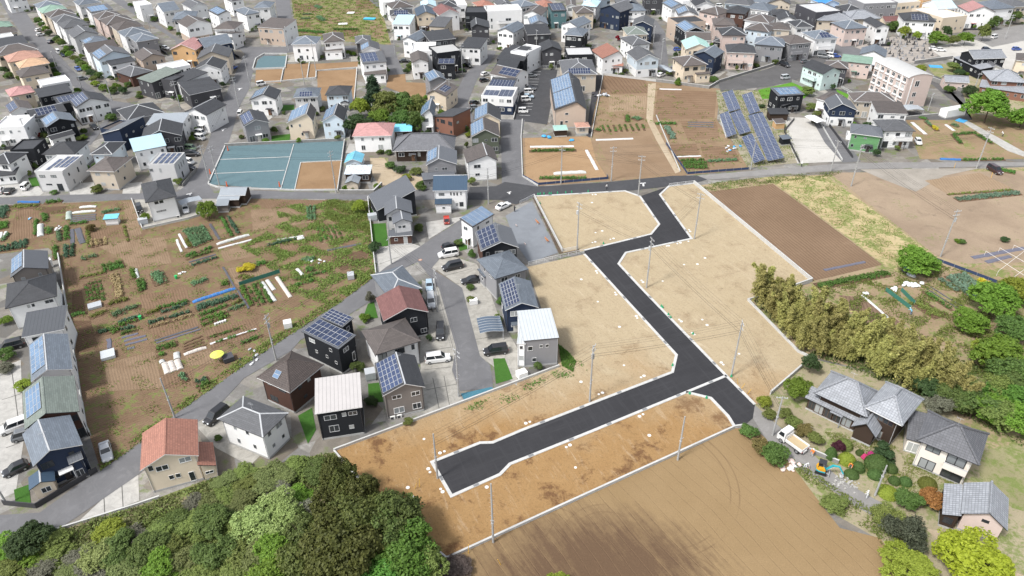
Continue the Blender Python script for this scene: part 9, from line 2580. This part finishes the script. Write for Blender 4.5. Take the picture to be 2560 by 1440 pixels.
# painted parking lines and road marks
LINE=concrete_mat('road paint',(.74,.74,.73),.25,2.)
def mark(name,lab,segs,w=.14,z=.072):
	mb=MB()
	for a,b in segs:
		L_,R_=offset_strip([a,b],w);mb.poly([(*R_[0],z),(*R_[1],z),(*L_[1],z),(*L_[0],z)])
	return tag(mb.obj(name,LINE),kind='structure')
for a,b in [((8.2,277.3),(12.2,276.9)),((7.8,273.7),(11.8,273.3)),((7.2,268.3),(11.2,267.9)),((6.9,264.8),(10.8,264.4)),((6.5,261.6),(10.4,261.3)),((6.3,259.2),(10.1,258.8)),((5.9,255.4),(9.6,255.0)),((5.5,251.6),(9.2,251.3)),((4.4,241.9),(8.0,241.6)),((4.1,239.0),(7.7,238.6)),((3.8,236.1),(7.4,235.8)),((3.2,230.5),(6.7,230.2))]:mark('parking_line','',[(a,b)])
mark('road_marking','',[((35.1,178.1),(36.7,178.3)),((36.0,178.3),(35.8,176.3))],.45,.075)
mark('road_marking','',[((-86.9,174.8),(-85.7,175.7)),((-86.2,175.2),(-85.6,174.3))],.45,.075)
mark('road_marking','',[((-1.0,173.5),(0.1,174.0)),((-0.5,173.8),(-0.3,172.6))],.4,.075)
mark('road_marking','',[((-99.8,261.3),(-98.2,261.7)),((-98.9,261.3),(-98.8,259.5))],.45,.075)
mark('road_marking','',[((-92.8,221.3),(-91.3,221.9)),((-92.0,221.6),(-91.9,219.9))],.45,.075)
mb=MB();mb.tube((0,0,0),(0,0,.012),.42,n=20);mb.tube((0,0,.012),(0,0,.018),.28,n=20,m=1)
_c=(-20.8,140.0);tag(mb.obj('manhole_cover',[plain('orange paint',(.42,.16,.08),.7),plain('iron pale',(.45,.40,.34),.7)],None,(_c[0],_c[1],.068)),'orange-ringed manhole cover on the diagonal road','manhole')

# pipe frame of a dismantled greenhouse
r=empty('pipe_frame',(*(108.6,135.2),0));tag(r,'white pipe frame of a dismantled greenhouse at the right edge','frame')
for a,b in (((106.9,138.7),(110.6,124.1)),((110.8,140.0),(114.6,127.8)),((114.7,141.1),(118.8,131.7)),((105.0,130.4),(118.7,141.0)),((107.0,128.0),(119.8,137.5))):
	o_=(108.6,135.2);m=MB();m.tube((a[0]-o_[0],a[1]-o_[1],1.3),(b[0]-o_[0],b[1]-o_[1],1.3),.03,n=6);m.tube((a[0]-o_[0],a[1]-o_[1],0),(a[0]-o_[0],a[1]-o_[1],1.3),.03,n=6);m.obj('pipe',TRIM_W,r)

# joints in the concrete parking bays
JT=plain('joint dark',(.10,.098,.09),.9)
def joints(segs):
	for a,b in segs:
		mb=MB();L_,R_=offset_strip([a,b],.12);z=.052
		mb.poly([(*R_[0],z),(*R_[1],z),(*L_[1],z),(*L_[0],z)]);tag(mb.obj('slab_joint',JT),kind='structure')
joints([((-14.55,99.33),(-12.78,91.3)),((-12.56,99.84),(-11.03,91.96)),((-16.36,101.58),(-11.4,102.27)),((-16.57,107.05),(-11.62,108.16)),((-15.42,96.13),(-9.82,97.61)),((-6.98,106.62),(-3.2,107.75)),((-7.49,110.3),(-4.02,111.24)),((-14.8,133.2),(-8.9,136.0)),((-13.1,129.7),(-7.4,131.4)),((-92.56,102.5),(-82.44,87.02)),((-90.03,94.93),(-87.56,96.44)),((-86.57,88.96),(-83.89,90.35)),((-82.72,83.43),(-81.01,84.46)),((-62.09,73.31),(-60.52,70.18)),((-60.2,75.2),(-58.24,71.16)),((-29.8,138.5),(-25.2,141.9)),((-19.1,156.9),(-15.4,153.8))])

# garden umbrella
r=empty('umbrella',(*(-54.98,104.63),0));tag(r,'lime-yellow garden umbrella at the edge of the vegetable field','umbrella')
mb=MB();n=16
for i in range(n):
	a0,a1=6.283*i/n,6.283*(i+1)/n
	mb.poly([(1.25*math.cos(a0),1.25*math.sin(a0),1.85),(1.25*math.cos(a1),1.25*math.sin(a1),1.85),(0,0,2.25)])
mb.obj('canopy',plain('umbrella lime',(.62,.68,.12),.7),r)
mb=MB();mb.tube((0,0,0),(0,0,2.3),.025,n=6);mb.obj('pole',TRIM_S,r)

def heap(label,c,n,spread,s0,cols,name='bag_pile',cat='bags',z=.05):
	"""a pile of sacks or odds and ends: root with one child per piece"""
	r=empty(name,(c[0],c[1],z));tag(r,label,cat)
	g2=np.random.default_rng(int(abs(c[0]*31+c[1]*17)))
	for i in range(n):
		bm=bmesh.new();bmesh.ops.create_icosphere(bm,subdivisions=2,radius=1)
		sx,sy,sz=s0*g2.uniform(.7,1.3),s0*g2.uniform(.5,.9),s0*g2.uniform(.35,.6)
		for v in bm.verts:v.co=Vector((v.co.x*sx,v.co.y*sy,v.co.z*sz))*(1+g2.normal(0,.07))
		me=bpy.data.meshes.new('bag');bm.to_mesh(me);bm.free();me.materials.append(cols[i%len(cols)])
		link('bag',me,r,(g2.normal(0,spread),g2.normal(0,spread*.7),sz*.8),g2.uniform(0,3))
	return r
WB=plain('sack white',(.62,.63,.64),.6);WP=plain('sack pinkish',(.60,.48,.44),.7);BLT=plain('tarp sky blue',(.05,.32,.62),.5);DKJ=plain('junk dark',(.06,.06,.07),.7);SIL=plain('silver sheet',(.40,.42,.44),.4)
heap('heap of white sacks beside the spreading tree',(85.4,127.4),12,.9,.55,[WB])
heap('pair of white sack heaps beside the green net fence',(81.1,126.0),6,.6,.5,[WB])
heap('single white sack bundle above the ploughed plot',(74.0,124.2),3,.3,.4,[WB])
heap('junk with sky-blue tarpaulin under the spreading tree',(87.1,132.1),14,1.1,.6,[BLT,DKJ,WB,DKJ,SIL],'junk_heap','junk')
heap('white and pink sacks at the bend of the farm lane',(42.52,76.93),9,.8,.45,[WP,WB])
heap('pink-white sacks beside the blue sheet on the farm lane',(43.82,78.05),4,.5,.5,[WP])
heap('white bags and covers in the right part of the vegetable field',(-44.5,139.8),7,1.1,.35,[WB,SIL])
heap('white bags near the centre of the vegetable field',(-73.3,135.7),5,.6,.3,[WB])
heap('silvery bundled sheets beside the far fields',(32.3,249.3),12,1.4,.7,[SIL,WB,DKJ],'sheet_heap','sheets')
heap('white flower clump in the vegetable field near the farm road',(-112.6,156.9),10,.8,.3,[WB])
heap('row of silvery bundles at the roadside of the vegetable field',(-49.91,105.7),9,1.6,.35,[SIL,DKJ,WB],'junk_heap','junk')
heap('white bundles behind the net-fenced plot',(66.0,200.8),9,1.6,.5,[WB,SIL,BLT],'sheet_heap','sheets')
heap('blue bag and covers in the upper orange plot',(12.3,210.9),3,.6,.8,[BLT])
heap('upright blue barrel-shaped cover beside the orange plot frame',(18.6,208.4),2,.2,.7,[BLT])
heap('blue crumpled sheet at the left edge of the vegetable field',(-122.0,162.1),3,.35,.4,[BLT,WB])

def slab(label,A,B,d,z,th,mt,name,cat):
	A,B=Vector(A),Vector(B);X=B-A;w=X.length
	mb=MB();mb.box((w/2,d/2,0),(w,d,th));mb.box((w/2,d/2,-th),(w*.9,d*.9,th))
	return tag(mb.obj(name,mt,None,(A.x,A.y,z),math.atan2(X.y,X.x)),label,cat)
slab('blue pool sheet on the lawn behind the pink apartment block',(161.6,275.8),(166.0,274.7),3.2,.12,.1,BLT,'pool_sheet','tarpaulin')
slab('blue tarpaulin in the top allotment',(-69.9,360.4),(-64.4,359.4),2.6,.5,.3,plain('tarp cyan',(.05,.42,.66),.5),'tarpaulin','tarpaulin')
slab('white sheet lying in the top allotment, upper',(-80.1,372.0),(-76.6,371.8),3.5,.4,.08,TRIM_W,'sheet','sheet')
slab('white sheet lying in the top allotment, lower',(-80.0,350.5),(-75.9,351.0),3.0,.4,.08,TRIM_W,'sheet','sheet')
slab('blue sheet lying beside the far right garden path',(142.7,220.8),(144.3,218.7),3.0,.12,.1,BLT,'tarpaulin','tarpaulin')
slab('white crates beside the left rows of the vegetable field',(-87.5,121.6),(-85.3,122.9),2.0,.35,.5,SIL,'crate','crates')
slab('white glazed cold frame above the trampled plot',(-77.13,105.06),(-75.0,106.2),2.6,.4,.6,plain('cold frame',(.50,.53,.55),.25,.5),'cold_frame','cold frame')
slab('grey barrel hut at the roadside of the vegetable field',(-35.8,131.8),(-34.4,132.1),1.8,.7,1.0,SIL,'storage_box','box')
slab('white shed box with orange front beside the roadside pole',(-45.12,114.15),(-43.66,114.64),1.5,.9,1.2,TRIM_W,'storage_box','box')
slab('black covered cart beside the lime umbrella',(-53.66,103.79),(-52.04,104.8),1.8,.7,.8,DKJ,'cart','cart')
slab('grey storage box beside the lone white house',(-92.3,157.8),(-90.4,158.8),1.4,.9,1.2,SIL,'storage_box','box')
slab('white storage box behind the topmost left column house',(-104.3,138.3),(-103.6,138.9),1.2,1.6,.9,TRIM_W,'storage_box','box')
slab('white bin beside the corner house of the bare lots',(1.08,98.26),(2.69,99.1),1.4,.8,1.1,TRIM_W,'storage_box','box')
slab('white storage shed in the turf garden',(-35.4,158.3),(-33.3,158.9),1.6,1.0,1.3,SIL,'storage_box','box')
slab('white storage shed below the panel-gabled taupe house',(-26.4,98.25),(-24.61,98.76),1.8,1.2,1.4,SIL,'storage_box','box')
slab('white bin in the cul-de-sac garden',(-8.7,121.7),(-7.1,122.1),1.0,.7,1.0,TRIM_W,'storage_box','box')

# orange safety bollards round the netted pond
ob=MB();ob.tube((0,0,0),(0,0,.08),.28,n=10,m=1);ob.tube((0,0,.08),(0,0,1.5),.22,.10,n=10);OB=ob.mesh('safety_post',[plain('safety orange',(.70,.13,.04),.5),TRIM_D])
for lab,p in (('orange safety post at the upper corner of the netted pond',(-85.0,204.1)),('orange safety post at the left side of the netted pond',(-84.8,187.7)),('orange safety post at the lower left of the netted pond',(-77.4,179.4)),('orange safety post at the lower middle of the netted pond',(-62.9,178.9))):
	tag(link('safety_post',OB,None,(*p,.05)),lab,'post')
# yellow marker stakes
yb=MB();yb.tube((0,0,0),(0,0,1.5),.05,.04,n=6);YB=yb.mesh('stake',[plain('stake yellow',(.62,.36,.05),.6)])
for i,p in enumerate(((-15.15,73.93),(-14.45,74.23),(-6.52,62.41),(-2.01,60.57),(40.02,96.66),(40.24,95.39),(40.99,94.03),(130.9,178.8),(124.2,185.4))):
	o=link('stake',YB,None,(*p,0));o.rotation_euler=(.15*(-1)**i,.25,i)
	tag(o,'slanting yellow marker stake beside bare ground','stake','yellow marker stakes')
# green pads on poles and kerbs
gp=MB();gp.tube((0,0,0),(0,0,.5),.16,.10,n=8);gp.tube((0,0,0),(0,0,.05),.24,n=8);GP=gp.mesh('marker_cone',[plain('marker green',(.03,.30,.14),.6)])
for p in ((30.6,120.5),(30.8,120.1),(31.8,116.6),(31.5,117.6),(35.09,111.19),(39.31,98.61),(30.88,94.22),(33.55,93.04),(29.32,101.81),(21.6,146.1),(7.2,172.1),(7.8,172.3),(8.8,172.3),(10.2,172.5),(10.7,172.5),(12.4,172.7),(14.6,172.9),(16.2,173.1),(20.6,173.4),(7.5,166.9)):
	tag(link('marker_cone',GP,None,(*p,.12)),'small green marker cone at the edge of the building lots','cone','green marker cones')
# five white pots in the vegetable field
pb=MB();pb.tube((0,0,0),(0,0,.4),.2,.24,n=10);PB=pb.mesh('pot',[TRIM_W])
for p in [(-59.5,116.2),(-59.1,116.5),(-58.7,116.8),(-58.3,117.0),(-57.9,117.3)]:
	tag(link('pot',PB,None,(*p,.05)),'white pot in a line of five in the vegetable field','pot','white pots')
for p,lab in (((-73.9,133.5),'green bin beside the dense clump in the vegetable field'),((-75.5,118.5),'green bin left of the middle of the vegetable field')):
	mb=MB();mb.tube((0,0,0),(0,0,.7),.28,.32,n=12);mb.tube((0,0,.7),(0,0,.76),.34,n=12);tag(mb.obj('bin',plain('bin green',(.03,.42,.12),.5),None,(*p,.05)),lab,'bin')
# plaza benches and the planted strip beside the plaza
for lab,p in (('orange-brown bench on the grey plaza, upper right',(6.5,156.4)),('orange-brown bench on the grey plaza, lower right',(8.4,147.6)),('small pink play seat on the grey plaza',(1.3,155.1)),('small pale play seat on the grey plaza',(3.2,146.2))):
	mb=MB();mb.box((0,0,.42),(1.5,.45,.08));mb.box((0,.25,.75),(1.5,.06,.4));mb.box((-.6,0,.2),(.1,.4,.4),0,1);mb.box((.6,0,.2),(.1,.4,.4),0,1)
	s=1 if 'bench' in lab else .5
	o=mb.obj('bench',[plain('bench wood',(.48,.20,.09),.6) if s==1 else WP,TRIM_S],None,(*p,.08),1.9);o.scale=(s,s,s);tag(o,lab,'bench')

# --- verge grass and weeds
def inside_np(x,y,P):
	c=np.zeros(len(x),bool)
	for i in range(len(P)):
		(x0,y0),(x1,y1)=P[i-1],P[i]
		if y0==y1:continue
		t=((y0>y) !=(y1>y)) & (x<(x1-x0)*(y-y0)/(y1-y0)+x0);c ^=t
	return c
def grass(name,label,P,n,h,kind='grass',patch=.5,seed=1,size=.16):
	g2=np.random.default_rng(seed)
	P=[tuple(p) for p in P];xs=[p[0] for p in P];ys=[p[1] for p in P]
	x=g2.uniform(min(xs),max(xs),n*3);y=g2.uniform(min(ys),max(ys),n*3)
	f=np.sin(x*.9+1.7*np.sin(y*.63+seed))+np.sin(y*1.1+1.3*np.sin(x*.57))+g2.normal(0,.6,len(x))
	k=inside_np(x,y,P) & (f>(patch-.5)*4-.2);x,y,f=x[k][:n],y[k][:n],f[k][:n]
	m=len(x)
	Pp=np.stack([x,y,.05+h*g2.uniform(.1,1,m)*np.clip(.5+f*.25,.3,1.2)],1)
	q=leaf_quads(Pp,np.tile(np.array([0,0,1.]),(m,1)),size,2.2,.9,g2)
	return tag(link(name,quads_mesh(name,q,LM(kind))),label,'grass',kind='stuff')
grass('verge_grass','overgrown grass verge along the diagonal road',[(-29.9,133.6),(-30.6,139.4),(-35.9,127.4),(-49.26,108.68),(-53.15,101.73),(-58.09,93.33),(-62.81,84.86),(-66.12,79.32),(-64.91,78.06),(-61.29,83.59),(-57.67,90.75),(-48.39,105.66),(-35.4,123.9)],22000,.45,'grassy',.25,2,.2)
grass('field_grass','yellow-green weeds in the right part of the vegetable field',[(-60.7,166.5),(-47.1,171.1),(-36.8,169.2),(-30.2,134.4),(-35.4,125.2),(-43.1,121.7),(-50.8,132.4),(-59.0,142.7),(-63.9,146.4),(-57.4,157.9)],24000,.3,'grassy',.56,3,.2)
grass('field_grass','bright grass in the upper right corner of the vegetable field',[(-48.6,170.7),(-36.8,169.2),(-33.6,151.3),(-42.1,155.5),(-46.8,161.8)],8000,.35,'grassy',.2,4,.2)
grass('field_grass','low weeds scattered between the beds of the vegetable field',[(-133.8,169.6),(-100.3,172.1),(-90.7,155.9),(-81.4,161.0),(-69.5,172.0),(-48.1,170.7),(-47.9,142.4),(-45.9,123.2),(-48.58,106.86),(-57.89,91.34),(-65.17,78.89),(-72.77,89.67),(-104.2,142.9)],26000,.14,'grassy',.78,31,.16)
grass('lot_weeds','green weeds at the corner of the bare lot by the white house',[(8.75,108.48),(10.43,106.27),(11.71,103.3),(10.9,100.49),(9.04,102.21)],2600,.35,'vivid',.3,5)
grass('lot_weeds','scattered green weeds on the bare lot below the white house',[(-7.18,92.39),(3.37,97.9),(12.5,103.87),(13.66,100.43),(6.93,97.29),(-2.33,91.31),(-9.16,90.45)],2200,.25,'vivid',.72,6)
grass('verge_grass','grass along the ploughed brown field',[(52.3,174.9),(71.9,179.2),(86.3,181.4),(95.3,138.9),(87.9,129.2),(79.4,129.4),(86.0,132.5),(71.0,176.3),(53.4,172.5)],9000,.25,'weedlime',.55,7)
grass('garden_grass','grass around the right-hand gardens',[(64.6,126.7),(94.5,135.6),(108.2,125.7),(87.94,91.63),(82.26,99.1),(75.04,108.6),(69.3,115.2)],18000,.3,'grassy',.62,8,.2)
grass('farm_grass','short mossy grass in the farmstead garden',[(50.94,84.67),(59.04,83.63),(63.72,78.38),(67.46,73.51),(64.35,69.81),(56.82,71.41),(52.49,78.57)],6000,.12,'weedlime',.5,9,.12)
grass('scrub_grass','tangled undergrowth of the lower left wood',[(-74.5,65.65),(-65.95,66.74),(-55.72,71.12),(-46.2,76.47),(-28.87,81.21),(-20.34,71.15),(-9.55,61.31),(-8.5,57.75),(-71.44,58.64)],26000,.7,'scrub',.3,10,.22)
grass('scrub_grass','green brambles in the lower left wood',[(-74.5,65.65),(-65.95,66.74),(-55.72,71.12),(-46.2,76.47),(-28.87,81.21),(-20.34,71.15),(-9.55,61.31),(-8.5,57.75),(-71.44,58.64)],14000,.8,'olive',.55,11,.22)
grass('field_edge_grass','weeds along the edge of the tilled field',[(39.17,84.88),(41.58,81.99),(44.23,74.67),(46.25,68.65),(50.87,64.43),(51.39,59.3),(55.05,56.85),(54.32,67.11),(49.71,71.52),(44.7,77.87)],7000,.4,'olive',.45,12)
grass('bamboo_floor','dark undergrowth beneath the bamboo grove',[(49.8,122.6),(60.4,126.8),(70.54,112.5),(90.37,95.7),(81.38,80.61),(72.24,91.92),(55.83,104.17)],12000,.5,'dkolive',.3,13,.22)
grass('allotment_weeds','rank green weeds in the top allotment',[(-115.6,405.2),(-69.0,402.6),(-51.6,319.4),(-95.2,331.7)],8000,.5,'grassy',.58,14,.35)
grass('field_weeds','weeds along the paths of the central fields',[(29.3,250.7),(54.1,262.9),(68.2,224.1),(67.0,187.2),(47.2,184.1),(45.8,214.6),(27.9,211.9)],3500,.3,'weedlime',.75,15,.22)
grass('verge_grass','grass bank along the right-hand farm road',[(50.1,176.9),(70.9,181.3),(92.9,184.3),(89.6,181.3),(70.7,177.3),(52.4,173.0)],3500,.3,'grass',.4,16)
grass('yard_weeds','rough grass under the ground solar racks',[(73.9,253.3),(94.1,251.2),(83.3,192.1),(66.8,186.6),(68.2,224.1)],6000,.3,'weedlime',.45,17,.2)

# --- gardens between the houses: shrubs, block walls, paved forecourts
roads_=[p for n,m,z,p in POLYS if n in ('road','car_park','net_pond','terrace','farm_lane','field','vegetable_field','gravel_lot')]
rects_=[]
for lab,hint,near,nm,cat,blocks in HOUSES:
	for b in blocks:rects_.append((b[0],b[1],b[2]/2,b[3]/2,math.cos(math.radians(b[4])),math.sin(math.radians(b[4]))))
def free(x,y,m=.4):
	if any(inside(x,y,P) for P in roads_):return False
	for cx,cy,hx,hy,c,s in rects_:
		dx,dy=x-cx,y-cy
		if abs(dx*c+dy*s)<hx+m and abs(-dx*s+dy*c)<hy+m:return False
	return True
rg_=random.Random(21);shrubs_=[]
wall_n=0
for lab,hint,near,nm,cat,blocks in HOUSES:
	if nm or not hint:continue
	x,y,w,d,rot=blocks[0][:5]
	c,s=math.cos(math.radians(rot)),math.sin(math.radians(rot))
	W2=lambda u,v:(x+u*c-v*s,y+u*s+v*c)
	place='the house '+hint if len(hint.split())<10 else 'a house'
	# paved forecourt
	side=rg_.choice('FRL') if not near else ''
	if side:
		q={'F':[(-w/2,-d/2-3.2),(w*rg_.uniform(0,.4),-d/2-3.2),(w*.3,-d/2+.2),(-w/2,-d/2+.2)],'R':[(w/2-.2,-d/2),(w/2+2.6,-d/2),(w/2+2.6,d*.2),(w/2-.2,d*.2)],'L':[(-w/2-2.6,-d/2),(-w/2+.2,-d/2),(-w/2+.2,d*.2),(-w/2-2.6,d*.2)]}[side]
		P=[W2(*p) for p in q]
		if free(*P[1 if side !='L' else 0],.1):sheet('forecourt',rg_.choice(('conc_white','conc_dirty','conc_dirty','gravel_grey')),.012,P)
	# block wall on one boundary
	if rg_.random()<(.55 if not near else .25):
		f=rg_.choice('FR' if not near else 'RL')
		seg={'F':[(-w/2-.8,-d/2-2.2),(w/2+.8,-d/2-2.2)],'R':[(w/2+1.3,-d/2-1.5),(w/2+1.3,d/2+1)],'L':[(-w/2-1.3,-d/2-1.5),(-w/2-1.3,d/2+1)]}[f]
		a,b=W2(*seg[0]),W2(*seg[1]);mid_=((a[0]+b[0])/2,(a[1]+b[1])/2)
		if free(*a,.15) and free(*b,.15) and free(*mid_,.15):
			mb=MB();ribbon(mb,[a,b],.14,0,rg_.choice((.7,.9,1.1)))
			mk=rg_.choice(('block_wall','conc_wall','block_wall','dark_fence'))
			tag(mb.obj('fence' if mk=='dark_fence' else 'garden_wall',GM[mk]),('dark garden fence beside ' if mk=='dark_fence' else 'low block wall beside ')+place,'wall')
	# shrubs
	n=rg_.choice((1,2,3,3,4)) if not near else rg_.choice((0,1,1))
	kinds=set()
	for i in range(n):
		for t_ in range(6):
			f=rg_.choice('FFRL');u=rg_.uniform(-.5,.5)
			p={'F':(u*w,-d/2-rg_.uniform(.9,2.4)),'R':(w/2+rg_.uniform(.8,1.6),u*d),'L':(-w/2-rg_.uniform(.8,1.6),u*d)}[f]
			X=W2(*p)
			if free(*X,.35):break
		else:continue
		k=rg_.choice(('mid','mid','dark','olive','bright','dkolive'))
		if k in kinds:continue
		kinds.add(k)
		shrubs_.append((X[1],{'mid':'green','dark':'dark green','olive':'olive','bright':'bright green','dkolive':'dark olive'}[k]+' garden shrub beside '+place,X[0],X[1],rg_.uniform(.6,1.35),rg_.uniform(1.1,2.8),k))
shrubs_.sort()
for q in shrubs_[:285]:tree(*q[1:],'garden_shrub','garden shrubs among the houses')
far_=[]
for _,lab,x,y,R,H,k in shrubs_[285:]:
	me=crown_variant('mid',int(x)%3)[0];co=np.empty(len(me.vertices)*3,dtype=np.float32);me.vertices.foreach_get('co',co)
	far_.append((co.reshape(-1,4,3)*np.array([R,R,H])+np.array([x,y,-.1*H]))[::4])
if far_:tag(link('far_shrubs',quads_mesh('far_shrubs',np.concatenate(far_),LM('mid'))),'small garden shrubs among the farthest houses','shrubs',kind='stuff')
